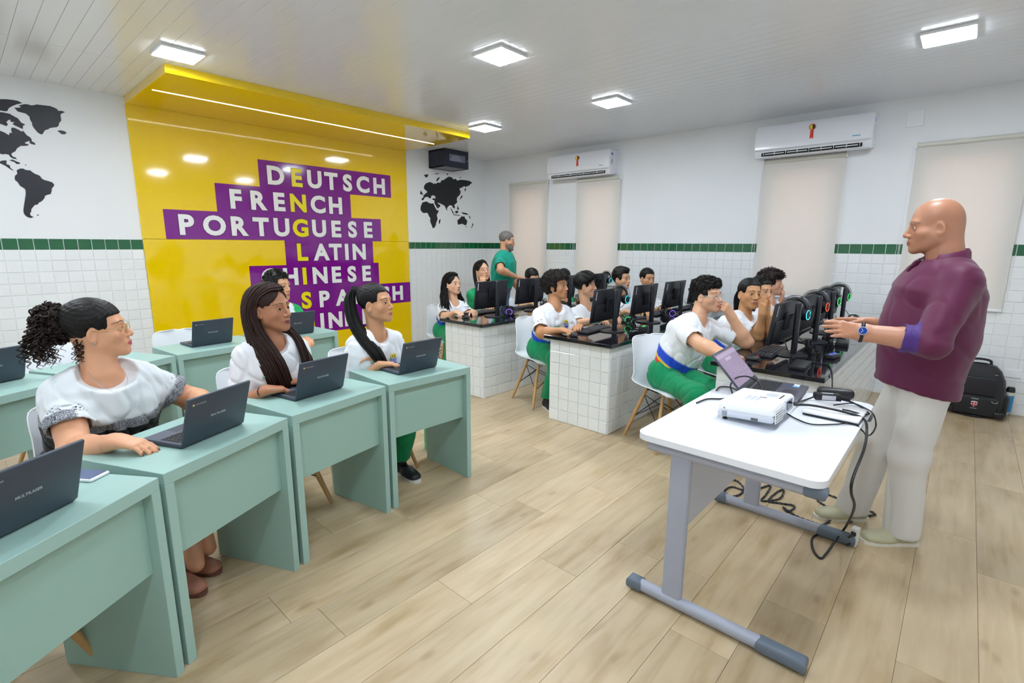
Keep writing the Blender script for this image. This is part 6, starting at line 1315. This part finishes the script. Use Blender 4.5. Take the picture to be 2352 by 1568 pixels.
# far girl with long wavy hair
P = counter_student('girl with long wavy black hair in a white shirt behind the far counter', (1040, 652), (1043, 692), -2.62, 42, 22, 4, 2, scale=.95, skin='d6a584', lips='b0605c', hair='120d0c', sw=.128, face=dict(open=.9))
rest_arms(P); P.finish_skin(); P.shirt('t_shirt', uniform(P), .010, {1: .78, -1: .78}, slr=(.052, .068), seed=41); P.crest(.065, .115, .9); seat_legs(P, foot=False)
P.cap(dict(t=.011, fz=.095, fy=.05, bz=-.11, sb=.0, cv=1.2, pt=.004, cover_ears=True), M_hblack, .001, flow='back')
rt = [[(.01, .07, .11), (.055, .035, .095), (.08, -.01, .05), (.09, -.02, -.03), (.10, .0, -.12), (.12, .02, -.22), (.10, .05, -.32)], [(.01, .04, .13), (.06, .0, .11), (.088, -.04, .05), (.10, -.05, -.04), (.12, -.03, -.13), (.15, .0, -.22), (.17, .02, -.30)], [(.005, -.03, .132), (.05, -.08, .1), (.07, -.1, .04), (.08, -.1, -.05), (.11, -.09, -.13), (.15, -.06, -.21), (.18, -.04, -.27)]]
P.strands(rt, 70, M_hblack, .0065, .012, 'wavy_lock', 50, 20, wave=.008, wfreq=14); P.strands([[(-x*.9, y, z) for x, y, z in g] for g in rt], 60, M_hblack, .0065, .012, 'wavy_lock', 51, 20, wave=.008, wfreq=14)
chair(P.pel[0], P.pel[1]-.02, P.yaw, 'white shell chair under the girl with long wavy hair at the far counter')
# girl with her hand on her cheek
P = counter_student('girl with sleek black hair and green sleeves resting her cheek on her hand', (1108, 622), (1110, 662), -1.98, 28, 20, 10, 3, skin='cf9b78', lips='b0606a', hair='120d0c', sw=.138, face=dict(open=.35, fat=.006))
hc = P.H((.05, .075, -.055)); WR = hc+np.array([0, 0, -.13])+P.f*.03; ER = P.shR+nrm(WR+np.array([0, 0, -.2])-P.shR+P.f*.05)*.25; ER[2] = max(.79, ER[2]); P.arm(1, ER, WR, hc+np.array([0, 0, .02]), nrm(P.H((0, 0, -.05))-hc), dict(curl=(.55, .6, .6, .6), thumb=.3))
E2 = P.shL+P.f*.14-np.array([0, 0, .2]); W2 = E2+P.f*.2-P.l*.1; W2[2] = .80; P.arm(-1, E2, W2, W2+P.f*.1-P.l*.1, DN, TYPE); P.finish_skin(); P.shirt('t_shirt', green_sleeve(P, '18a065'), .010, {1: .7, -1: .7}, seed=45); seat_legs(P, foot=False)
P.cap(dict(t=.012, fz=.095, fy=.05, bz=-.11, sb=.0, cv=1.2, pt=.004, cover_ears=True), M_hblack, .001, flow='back')
rt = [[(.01, .07, .11), (.055, .035, .095), (.08, -.01, .05), (.088, -.015, -.03), (.09, -.01, -.11), (.09, .0, -.19)], [(.01, .03, .133), (.06, -.01, .11), (.088, -.05, .05), (.095, -.06, -.04), (.097, -.05, -.12), (.095, -.04, -.2)], [(.005, -.05, .13), (.045, -.09, .1), (.065, -.11, .04), (.07, -.11, -.05), (.07, -.1, -.13), (.07, -.09, -.2)]]
P.strands(rt, 80, M_hblack, .006, .004, 'straight_lock', 52, 14); P.strands([[(-x, y, z) for x, y, z in g] for g in rt], 70, M_hblack, .006, .004, 'straight_lock', 53, 14)
chair(P.pel[0], P.pel[1]-.02, P.yaw, 'white shell chair under the girl resting her cheek on her hand')
# two bowed heads behind the far counter monitors
for (hp, x, l, seed, col, hstyle) in (((1222, 640), -1.33, 'student with black hair bent low behind the second far monitor', 60, 'eceff2', dict(t=.014, fz=.07, fy=.045, bz=-.09, cover_ears=True)), ((1296, 640), -.70, 'boy with short black hair and green sleeves behind the third far monitor', 64, 'green', dict(jag=.0022, t=.014, fz=.06, fy=.045, bz=-.06))):
    P = counter_student(l, hp, (hp[0]+2, hp[1]+42), x, 30, 20, -18, 0, skin='c8946e', hair='120d0c', lips='a0605a', sw=.138, face=dict(open=.5)); rest_arms(P); P.finish_skin()
    P.shirt('t_shirt', uniform(P) if col != 'green' else green_sleeve(P, '18a065', '18a065'), .010, {1: .7, -1: .7}, seed=seed); seat_legs(P, foot=False); P.cap(hstyle, M_hblack, .003, 110, seed)
    chair(P.pel[0], P.pel[1]-.02, P.yaw, 'white shell chair under the '+' '.join(l.split()[:4])+(' bent low' if seed == 60 else ' and green sleeves'))
# youth with big curly hair, middle counter
P = counter_student('youth with a round dark afro in a white shirt reaching for a mouse', (1280, 657), (1275, 702), -2.58, 60, 33, 4, 0, q='mid', skin='b57f57', lips='9c5b54', hair='17110f', sw=.140, build=1.06, face=dict(fat=.004, lips=1.1))
ER = along((1243, 765), P.shR, .27); WR = onZ((1292, 758), .795); tR = onZ((1332, 770), .78); P.arm(1, ER, WR, tR, DN, TYPE); E2 = P.shL+P.f*.14-np.array([0, 0, .22])+P.l*.03; W2 = E2+P.f*.2-P.l*.1; W2[2] = .80; P.arm(-1, E2, W2, W2+P.f*.1-P.l*.1, DN, TYPE); P.finish_skin(); limb(P, 'uaR', P.shR, ER); limb(P, 'faR', ER, WR)
P.shirt('t_shirt', uniform(P, True, .15), .010, {1: .82, -1: .8}, slr=(.052, .068), seed=71, bust=.01); P.crest(.07, .125); P.pectext(9, -.06, .155, .016); seat_legs(P)
P.cap(dict(t=.040, tz=.85, fz=.064, fy=.035, bz=-.07, sb=-.055, cover_ears=False, add=[((0, -.05, .02), (.10, .10, .10), .04)]), M_hafro, .006, 150, 9); P.curls(420, M_hafro, .005, .002, 1.0, 8, 'frizz', seg=8, lift=.003)
chair(P.pel[0]-.03, P.pel[1]+.0, P.yaw, 'white shell chair under the youth with the round afro')
# boy in profile
P = counter_student('boy in profile with thick side-swept black hair in a white shirt', (1345, 655), (1348, 702), -1.98, 84, 40, 0, 0, q='mid', skin='cf9d7c', lips='b26a62', hair='120e0d', sw=.138, build=.95, face=dict(nose=1.15, w=.95)); rest_arms(P, .80); P.finish_skin(); P.shirt('t_shirt', uniform(P), .010, {1: .78, -1: .78}, seed=75); P.pectext(9, -.06, .155, .016); seat_legs(P, foot=False)
P.cap(dict(jag=.0022, t=.020, tz=1.1, fz=.058, fy=.04, bz=-.075, sb=-.03, add=[((.01, .055, .085), (.06, .045, .035), .03)]), M_hblack, .003, 100, 13); P.strands([[(-.03, -.05, .135), (-.02, .02, .142), (.0, .08, .115), (.02, .105, .085)], [(.03, -.05, .135), (.045, .02, .13), (.055, .07, .105), (.06, .09, .075)], [(.06, -.05, .10), (.08, .0, .09), (.085, .04, .06), (.08, .06, .03)]], 90, M_hblack, .005, .008, 'fringe', 14, 12)
chair(P.pel[0], P.pel[1]-.02, P.yaw, 'white shell chair under the boy in profile')
# boy looking aside, tall hair
P = counter_student('boy with short swept-up black hair in a white shirt beside a headset', (1428, 640), (1432, 684), -1.22, 55, 30, 0, 0, q='mid', skin='c0906c', lips='a5625c', hair='120e0d', sw=.138, face=dict(w=.95)); rest_arms(P); P.finish_skin(); P.shirt('t_shirt', uniform(P), .010, {1: .78, -1: .78}, seed=77); seat_legs(P, foot=False)
P.cap(dict(jag=.0022, t=.014, tz=1.5, fz=.066, fy=.045, bz=-.06, sb=-.015, add=[((0, .05, .105), (.055, .04, .03), .03)]), M_hblack, .004, 130, 15)
chair(P.pel[0], P.pel[1]-.02, P.yaw, 'white shell chair under the boy with swept-up hair')
# boy half hidden by the monitor
P = counter_student('boy with cropped dark hair half hidden behind the second middle monitor', (1487, 640), (1490, 684), -.55, 35, 22, -3, -3, skin='b98660', lips='9a5a54', hair='141010', sw=.138, face=dict(w=1.0, brow=.002)); rest_arms(P); P.finish_skin(); P.shirt('t_shirt', uniform(P), .010, {1: .78, -1: .78}, seed=79); P.crest(.07, .12); seat_legs(P, foot=False)
P.cap(dict(jag=.0022, t=.011, tz=1.1, fz=.066, fy=.045, bz=-.05, sb=-.01), M_hblack, .002, 160, 17)
chair(P.pel[0], P.pel[1]-.02, P.yaw, 'white shell chair under the boy with cropped dark hair')

# near counter -----------------------------------------------------------------
# boy in glasses
x_ = -2.60; hd = onX((1625, 680), x_); nk = onY((1606, 730), hd[1]+.03)
P = Person('boy with short curly hair and clear glasses, fist at his mouth, beside the near counter', hd, nk, fyaw(1610, 42), fyaw(1617, 58), 4, 0, skin='cf9c7a', lips='c06a6a', hair='120e0d', q='near', group=GS, face=dict(open=.8, w=1.0), sw=.150, build=1.04, colors=dict(stubble='7d5f50', stub_a=.22), pelvis=(nk[0]-.12, nk[1]+.14, .56))
P.make_head()
WR = onZ((1680, 822), .80); ER = ik(P.shR, WR, .29, .255, -P.l*.6-P.up*.8-P.f*.2); tR = onZ((1738, 815), .785); mo = P.H((.012, .115, -.075)); EL = along((1722, 790), P.shL, .29, True); EL[2] = max(EL[2], .80); WL = along((1678, 724), EL, .24, True)
P.arm(1, ER, WR, tR, DN, TYPE, ur=(.052, .044), fr=(.045, .046, .029)); P.arm(-1, EL, WL, mo+np.array([0, 0, .05]), nrm(P.head-WL), dict(curl=(.8, 1.0, 1.05, 1.05), thumb=.7), ur=(.052, .044), fr=(.045, .046, .029)); P.finish_skin()
for n_, a, b in (('uaR', P.shR, ER), ('faR', ER, WR), ('uaL', P.shL, EL), ('faL', EL, WL), ('hd', hd, nk)): limb(P, n_, a, b)
P.shirt('t_shirt', uniform(P, True, .155), .010, {1: .74, -1: .72}, slr=(.052, .068), seed=81, waist=(.15, .115), neck=('crew', .060, .012)); P.crest(.07, .125); P.pectext(9, -.07, .155, .016); seat_legs(P, kn=.42, lower=.09, drop=-.1)
P.cap(dict(jag=.0022, t=.017, tz=1.5, fz=.066, fy=.04, bz=-.055, sb=.0, add=[((0, .04, .10), (.065, .05, .035), .03)]), M_hblack, .004, 140, 19); P.curls(420, M_hblack, .0065, .0026, 1.1, 20, 'curls', sel=lambda V: V[:, 2] > .045, seg=12, lift=.003)
P.glasses(mat('clear_frame', 'c9d3da', .15), .021, .75, .0018)
chair(P.pel[0]-.03, P.pel[1]+.0, P.yaw, 'white shell chair under the boy in glasses')
# girl with joined hands
x_ = -1.95; hd = onX((1722, 675), x_); nk = onY((1712, 722), hd[1]+.02)
P = Person('girl with tied-back black hair and joined hands before her face', hd, nk, fyaw(1712, 42), fyaw(1722, 32), 2, -4, skin='c08a5c', lips='a05a58', hair='120e0d', q='near', group=GS, face=dict(open=.9, gaze=(-.2, 0), nosew=1.05), sw=.130, pelvis=(nk[0]-.08, nk[1]+.13, .56))
P.make_head(); hm = P.H((.0, .14, -.05)); hm = onY((1757, 700), hd[1]-.16)
EL = along((1775, 780), P.shL, .27); EL[2] = max(EL[2], .79); ER = along((1742, 782), P.shR, .27); ER[2] = max(ER[2], .79)
cc = hm+np.array([0, 0, -.07]); WR = cc-P.l*.016; WL = cc+P.l*.016; P.arm(1, ER, WR, WR+np.array([0, 0, .17])+P.f*.01, P.l, dict(curl=(.05, .05, .06, .08), thumb=.1), sc=.88, ur=(.043, .037), fr=(.036, .037, .025)); P.arm(-1, EL, WL, WL+np.array([0, 0, .17])+P.f*.01, -P.l, dict(curl=(.05, .05, .06, .08), thumb=.1), sc=.88, ur=(.043, .037), fr=(.036, .037, .025)); P.finish_skin()
for n_, a, b in (('uaR', P.shR, ER), ('faR', ER, WR), ('uaL', P.shL, EL), ('faL', EL, WL), ('hd', hd, nk)): limb(P, n_, a, b)
P.shirt('t_shirt', uniform(P, True, .16), .010, {1: .74, -1: .74}, slr=(.052, .068), seed=85, bust=.01); P.crest(.07, .125); seat_legs(P, foot=False)
P.cap(dict(t=.009, fz=.072, fy=.045, bz=-.07, sb=.0, cv=.5), M_hblack, .0012, flow='back', seed=23)
gd = []
for i in range(6):
    a = 2*PI*i/6; c, s_ = math.cos(a), math.sin(a); gd.append([(.02*c, -.10, .01+.02*s_), (.03*c, -.135, .005+.03*s_), (.035*c, -.155+.02*s_, -.05), (.03*c, -.15+.02*s_, -.12), (.012*c, -.14, -.17)])
gd.append(gd[0]); P.strands(gd, 110, M_hblack, .0055, .008, 'ponytail', 25, 14); MB().sphere(P.H((.082, -.004, -.042))-P.root, .0055, 10, 8).build('earring', M_white, P.t, 180)
chair(P.pel[0], P.pel[1]-.02, P.yaw, 'white shell chair under the girl with joined hands')
# girl hidden behind her
P = counter_student('girl with wavy black hair mostly hidden behind the girl with joined hands', (1748, 668), (1748, 708), -1.36, 48, 40, -4, 0, skin='c9976f', hair='120e0d', sw=.130); P.q = 'far'
hc = onY((1772, 728), P.head[1]-.2); WR = hc.copy(); ER = P.shR+nrm(WR-P.shR-np.array([0, 0, .15]))*.25; ER[2] = max(ER[2], .79); P.arm(1, ER, WR, WR+np.array([0, 0, .1])+P.l*.08, P.l, TYPE); E2 = P.shL+P.f*.14-np.array([0, 0, .2]); W2 = E2+P.f*.18-P.l*.1; W2[2] = .80; P.arm(-1, E2, W2, W2+P.f*.1-P.l*.1, DN, TYPE); P.finish_skin()
P.shirt('t_shirt', uniform(P), .010, {1: .74, -1: .74}, seed=91); seat_legs(P, foot=False); P.cap(dict(t=.014, fz=.07, fy=.045, bz=-.1, cover_ears=True), M_hblack, .002, flow='back')
P.strands([[(.02, .06, .115), (.07, .03, .07), (.085, .02, .0), (.088, .02, -.1), (.095, .04, -.2)], [(.02, .0, .13), (.085, -.03, .06), (.095, -.04, -.02), (.1, -.03, -.1), (.1, -.0, -.2)]], 70, M_hblack, .006, .01, 'wavy_lock', 55, 16, wave=.006, wfreq=16); P.strands([[(-.02, .06, .115), (-.07, .03, .07), (-.085, .02, .0), (-.088, .02, -.1), (-.095, .04, -.2)], [(-.02, .0, .13), (-.085, -.03, .06), (-.095, -.04, -.02), (-.1, -.03, -.1), (-.1, -.0, -.2)]], 60, M_hblack, .006, .01, 'wavy_lock', 56, 16, wave=.006, wfreq=16)
b_ = MB()
for q in np.linspace(0, 2*PI, 14, endpoint=False): b_.sphere(WR+frame(ER-WR)@np.array([.03*math.cos(q), .026*math.sin(q), .02])-P.root, .0045, 8, 6)
b_.build('bead_bracelet', M_white, P.t, 180)
chair(P.pel[0], P.pel[1]-.02, P.yaw, 'white shell chair under the mostly hidden girl')
# boy with curly fringe
P = counter_student('boy with a curly fringe in profile, fingers at his mouth', (1772, 650), (1768, 690), -.86, 82, 45, 0, 0, q='mid', skin='c9957a', lips='a8625c', hair='1c1310', sw=.138, face=dict(nose=1.1))
mo = P.H((-.01, .115, -.075)); WL = onY((1795, 690), P.head[1]-.1); EL = P.shL+nrm(WL-P.shL-np.array([0, 0, .25]))*.26; EL[2] = max(EL[2], .79); P.arm(-1, EL, WL, mo+np.array([0, 0, .03]), nrm(P.head-WL), dict(curl=(.4, .5, .6, .6), thumb=.3)); E1 = P.shR+P.f*.14-np.array([0, 0, .2]); W1 = E1+P.f*.18+P.l*.1; W1[2] = .80; P.arm(1, E1, W1, W1+P.f*.14, DN, TYPE); P.finish_skin()
P.shirt('t_shirt', uniform(P), .010, {1: .74, -1: .74}, seed=95); seat_legs(P, foot=False); P.cap(dict(jag=.0022, t=.024, tz=1.1, fz=.056, fy=.045, bz=-.07, sb=-.03, add=[((0, .065, .08), (.062, .045, .04), .03)]), M_hdark, .005, 120, 29); P.curls(260, M_hdark, .008, .0028, 1.1, 31, 'curls', sel=lambda V: V[:, 2] > .0, seg=12)
chair(P.pel[0], P.pel[1]-.02, P.yaw, 'white shell chair under the boy with the curly fringe')
# ---- standing man in the green polo
y_ = -1.42; hd = onY((1165, 553), y_); nk = onY((1160, 578), y_+.02); nk[2] = hd[2]-.165
P = Person('bearded man with grey hair in a teal polo shirt standing behind the far counter', hd, nk, fyaw(1165, 68), fyaw(1165, 86), -8, 0, scale=1.03, skin='c48d6a', lips='94605a', hair='4a4541', q='mid', sw=.155, build=1.1, pelvis=(nk[0]-.04, nk[1]+.03, .93), face=dict(fat=.003), colors=dict(stubble='5d5853', stub_a=.55))
P.make_head(); ER = along((1150, 620), P.shR, .30); WR = onY((1186, 636), -1.65); P.arm(1, ER, WR, onY((1202, 638), -1.72), DN, REST, ur=(.05, .043), fr=(.044, .044, .028)); EL = P.shL+np.array([0, 0, -.29])+P.f*.05; WL = EL+P.f*.16-np.array([0, 0, .17])-P.l*.1; P.arm(-1, EL, WL, WL+P.f*.08-np.array([0, 0, .14]), -P.l*-1, REST); P.finish_skin(); limb(P, 'faR', ER, WR); limb(P, 'uaR', P.shR, ER)
P.shirt('polo_shirt', solid('0f9a83'), .014, {1: .7, -1: .7}, slr=(.052, .062), seed=101, belly=(.62, .03, .14, .13, .2), chest=(.15, .115), waist=(.145, .12), hip=(.145, .12), neck=('collar', .060, 0), hem_z=-.02)
rg = crom([P.neck+P.l*.07*math.cos(q)*1.0+P.f*(.012+.066*math.sin(q))+P.up*(.018-.03*max(0, math.sin(q))) for q in np.linspace(0, 2*PI, 16, endpoint=False)], 40, True); MB().tube(rg-P.root, .012, 6, True, flat=2.0).build('collar', mat('teal_collar', '0d8a76', .8), P.t, 180)
ch, rd, cp = [], [], []
for sd in (-1, 1):
    h_ = P.pel+P.l*sd*.09; k_ = h_+np.array([0, 0, -.42]); a_ = np.array([h_[0], h_[1], .09]); ch.append([h_, k_, a_]); rd.append([.1, .078, .075]); cp.append((a_, (0, 0, -1))); P.shoe(np.array([a_[0], a_[1], 0])-P.f*.06, np.array([a_[0], a_[1], 0])+P.f*.21, '2a2420')
ch.append([P.pel+P.l*.06, P.pel-P.l*.06]); rd.append([.135, .135]); P.cloth_tube('jeans', ch, rd, '5f7898', caps=cp)
P.cap(dict(t=.008, fz=.062, fy=.05, bz=-.05, sb=-.03), M_hgrey, .0015, 200, 35)
S = SDF((-.1, -.06, -.15), (.1, .13, .0), .0035); S.ell((0, .036, -.066), (.055, .060, .058)); 
for s_ in (-1, 1): S.cone((s_*.054, .004, -.05), (s_*.018, .076, -.104), .022, .02, .02)
S.ell((0, .0735, -.106), (.026, .024, .024), None, .02); S._op(lambda P_: np.maximum(-(P_[2]+.045-.5*np.maximum(np.abs(P_[0])-.03, 0)), P_[0]*0-.3), (-.2, -.2, -.06), (.2, .2, .1), .005, True); S.ell((0, .1, -.0685), (.026, .03, .0095), None, .004, True); V, Q = S.nets(); N_ = vnormals(V, Q); V = V+N_*(.0015*wnoise(V, 260, 5))[:, None]; qmesh('beard', P.HV(V)-P.root, Q, mat('beard_grey', '7c7772', .7, var=.4, vscale=150), None, P.t)
fp = lambda a, b: P.neck+P.f*a+P.up*b
MB().tube(crom([P.neck+P.l*.05-P.f*.03, fp(.10, -.05)+P.l*.05, fp(.16, -.2)+P.l*.01, fp(.185, -.38)], 24)-P.root, .006, 6, flat=.3).tube(crom([P.neck-P.l*.05-P.f*.03, fp(.10, -.05)-P.l*.05, fp(.16, -.2)-P.l*.01, fp(.185, -.38)], 24)-P.root, .006, 6, flat=.3).build('lanyard', mat('navy_ribbon', '1d2a78', .6), P.t, 180)
b0 = ER+(WR-ER)*.35; MB().tube([b0+frame(WR-ER)@np.array([.0505*math.cos(q), .0505*math.sin(q), 0])-P.root for q in np.linspace(0, 2*PI, 24, endpoint=False)], .004, 6, True).build('arm_band', mat('grey_band', '4c4a50', .6), P.t, 180)
b0 = ER+(WR-ER)*.93; MB().tube([b0+frame(WR-ER)@np.array([.036*math.cos(q), .034*math.sin(q), 0])-P.root for q in np.linspace(0, 2*PI, 24, endpoint=False)], .004, 6, True).build('wrist_band', M_black, P.t, 180)

# ---- the bald man
x_ = -3.24; hd = onX((2146, 521), x_); nk = onX((2172, 603), x_)
P = Person('bald man in a burgundy shirt and cream trousers gesturing with both hands', hd, nk, 112, 104, -5, 0, scale=1.0, skin='ad775a', lips='8f5148', hair='4a3226', q='near', sw=.165, build=1.14, pelvis=onX((2112, 872), -3.22), face=dict(skull=1.05, fat=.011, jaw=1.1, neck=1.08, nose=1.1, nosew=1.2, open=.45, brow=.002, lips=1.0, gaze=(0, -.25)), colors=dict(scalp='8d6048', browt=.0034, stubble='8a5f48', stub_a=.2))
P.make_head()
EL = along((2140, 785), P.shL, .31, True); WL = along((1972, 762), EL, .27, True); tL = along((1888, 752), WL, .18, True)
WR = onX((1990, 745), -3.28); WR = WL+(np.array(onX((1992, 742), -3.22))-WL); ER = ik(P.shR, WR, .30, .26, (0, -.3, -1))
tR = along((1903, 735), WR, .18, True)
for n_, a, b in (('uaR', P.shR, ER), ('faR', ER, WR), ('uaL', P.shL, EL), ('faL', EL, WL), ('hd', hd, nk)): limb(P, n_, a, b)
FL = dict(curl=(.05, .06, .08, .1), thumb=.45, spread=.22)
P.arm(-1, EL, WL, tL, nrm(np.array([.85, .1, -.5])), FL, ur=(.046, .041), fr=(.042, .044, .030), sc=1.02, from_t=.5)
P.arm(1, ER, WR, tR, nrm(np.array([-.55, .0, -.8])), dict(curl=(.04, .04, .05, .06), thumb=.3), ur=(.046, .041), fr=(.042, .044, .030), sc=1.02, from_t=.5); P.finish_skin()
BUR, PLM = np.array(lin('5e1840')), np.array(lin('4a2a78'))
# shirt with long sleeves rolled to the forearm
def bald_shirt():
    S, ends = P.torso_field(.012, chest=(.15, .125), waist=(.15, .135), hip=(.15, .13), belly=(.58, .045, .165, .155, .22), sleeves={1: 1.0, -1: 1.0}, slr=(.060, .058)); cuff = {}
    for sd, E, W in ((1, P.ER, P.WR), (-1, P.EL, P.WL)):
        c = E+(W-E)*.42; cuff[sd] = c; a = nrm(W-E); S.cone(E, c, .068, .066, .03); S.cut(c, a, c-.1, c+.1); S.cone(c-a*.03, c+a*.05, .054, .056, .002, True)
    hem = P.pel+np.array([0, 0, -.03]); S.loft(P.pel-np.array([0, 0, .13])+P.f*.03, P.neck-P.up*.4+P.f*.03, P.l, (.175, .155), (.165, .14), .06)
    zf, zb = onX((2003, 873), -3.32)[2], onX((2203, 915), -3.18)[2]
    S._op(lambda q: (q[2]-(zf+(zb-zf)*np.clip((.16-((q[0]-hem[0])*P.f[0]+(q[1]-hem[1])*P.f[1]))/.3, 0, 1))), (hem[0]-.5, hem[1]-.5, .4), (hem[0]+.5, hem[1]+.5, hem[2]+.12), .004, True)
    tp = P.H((0, -.02, -.06)); ax = nrm(tp-P.neck); S.cone(P.neck-ax*.01+P.f*.012, P.neck+ax*.2+P.f*.02, .080, .085, .003, True); S.ell(P.neck+P.f*.085-P.up*.03, (.03, .06, .07), np.stack([P.l, P.f, P.up], 1), .006, True)
    V, Q = S.nets(); V = smooth_mesh(V, Q, 2); N = vnormals(V, Q); L_ = V-P.root; w = wnoise(L_, 40, 121, (1, 1, .55), 5); w2 = wnoise(L_+.02*w[:, None], 70, 122, (1, 1, .8)); el = np.minimum(np.linalg.norm(V-P.EL, axis=1), np.linalg.norm(V-P.ER, axis=1)); amp = .0028+.008*np.exp(-(el/.08)**2)
    V = V+N*(-1.3*amp*np.exp(-(w/.14)**2)+.5*amp*w2+.4*amp*w)[:, None]; T = np.ones((len(V), 4)); T[:, :3] = BUR
    for sd, c in cuff.items():
        E, W = (P.ER, P.WR) if sd > 0 else (P.EL, P.WL); m = (np.linalg.norm(V-c, axis=1) < .12) & ((V-c)@nrm(W-E) > -.062) & (np.linalg.norm(np.cross(V-c, nrm(W-E)), axis=1) < .09); T[m, :3] = PLM
    qmesh('shirt', V-P.root, Q, M_satin, T, P.t); P.sv, P.sn = V, N
bald_shirt()
rg = [P.neck+P.l*.088*math.cos(q)+P.f*(.008+.09*math.sin(q))+P.up*(.035-.06*max(0, math.sin(q))) for q in np.linspace(PI*.60-PI*1.12, PI*.4+PI*1.12-PI*0.1, 40)]
rg = np.array([P.neck+P.l*.086*math.sin(q)+P.f*(.012-.084*math.cos(q))+P.up*(.022+.02*math.cos(q)-.02*(abs(q) > 2.2)) for q in np.linspace(-2.75, 2.75, 48)])
def collar():
    G = np.array([[p+P.up*.022-(p-P.neck)*.10 for p in rg], [p+P.up*.026 for p in rg], [p+P.up*.012+(p-P.neck)*np.array([1, 1, 0])*.12 for p in rg], [p-P.up*(.026+.016*(abs(i-23.5) > 18))+(p-P.neck)*np.array([1, 1, 0])*.20 for i, p in enumerate(rg)]])-P.root
    o = MB().grid(G, .003).build('collar', mat('burgundy_collar', '651c46', .5), P.t, 60)
collar()
lan = [P.neck+P.l*.095*math.sin(q)+P.f*(.014-.097*math.cos(q))+P.up*(.006+.012*math.cos(q)) for q in np.linspace(-2.0, 2.0, 30)]
pf = lambda sd: [P.neck+P.l*sd*.09+P.f*.06-P.up*.012, P.neck+P.l*sd*.07+P.f*.15-P.up*.12, P.neck+P.l*sd*.04+P.f*.22-P.up*.25, P.neck+P.l*sd*.02+P.f*.27-P.up*.40]
MB().tube(np.array(lan)-P.root, .008, 6, flat=.25).build('lanyard', M_white, P.t, 180)
# trousers and loafers
ch, rd, cp = [], [], []
fy_ = np.array([math.cos(math.radians(128)), math.sin(math.radians(128)), 0]); feet = [(np.array([-3.225, -6.378, 0]), 1), (np.array([-3.07, -6.145, 0]), -1)]
for sd, hp in ((1, (-3.205, -6.36, 0)), (-1, (-3.10, -6.13, 0))):
    heel = np.array(hp, float); toe = heel+fy_*.29; a_ = heel+fy_*.085; a_[2] = .075; h_ = P.pel+P.l*sd*.085*1.0-np.array([0, 0, .03]); k_ = (h_+a_)/2+P.f*.02; k_[2] = .48
    ch.append([h_, k_, a_]); rd.append([.10, .083, .080]); cp.append((a_-np.array([0, 0, .03]), (0, 0, -1)))
    P.shoe(heel, toe, 'b9b596', 'e2dfd2', 1.08, .0045, low=True)
ch.append([P.pel+P.l*.07+np.array([0, 0, .02]), P.pel-P.l*.07+np.array([0, 0, .02])]); rd.append([.118, .118]); P.cloth_tube('trousers', ch, rd, 'd9d7d3', k=.04, caps=cp, wr=.006, h=.009, wf=20)
# watch and ring on the near hand
wd_ = nrm(WL-EL); wc = WL-wd_*.012; Fm = frame(wd_, (0, 0, 1)); hn = nrm(np.array([-.85, -.1, .5])); hn = nrm(hn-wd_*(hn@wd_)); hs = np.cross(wd_, hn); w_ = link('watch', None, P.t)
MB().tube([wc+hs*.041*math.cos(q)+hn*.032*math.sin(q)-P.root for q in np.linspace(0, 2*PI, 30, endpoint=False)], .009, 8, True, flat=1.0).build('strap', mat('black_leather', '121216', .5), w_, 180)
vd = nrm(CAM-wc); fn = nrm(hn*.55+vd*.6); fn = nrm(fn-wd_*(fn@wd_)); cw_ = wc+fn*.036
MB().cyl(cw_-fn*.004-P.root, cw_+fn*.006-P.root, .0205, .0195, 28).build('case', M_steel, w_, 40); MB().cyl(cw_+fn*.006-P.root, cw_+fn*.0068-P.root, .0165, n=28).build('dial', mat('blue_dial', '1e3f96', .15), w_)
for a_ in (0.6, 2.6): v = np.cross(fn, wd_)*math.cos(a_)+wd_*math.sin(a_); MB().tube([cw_+fn*.0072-P.root, cw_+fn*.0072+v*.012-P.root], .0007, 4).build('hand', M_white, w_)
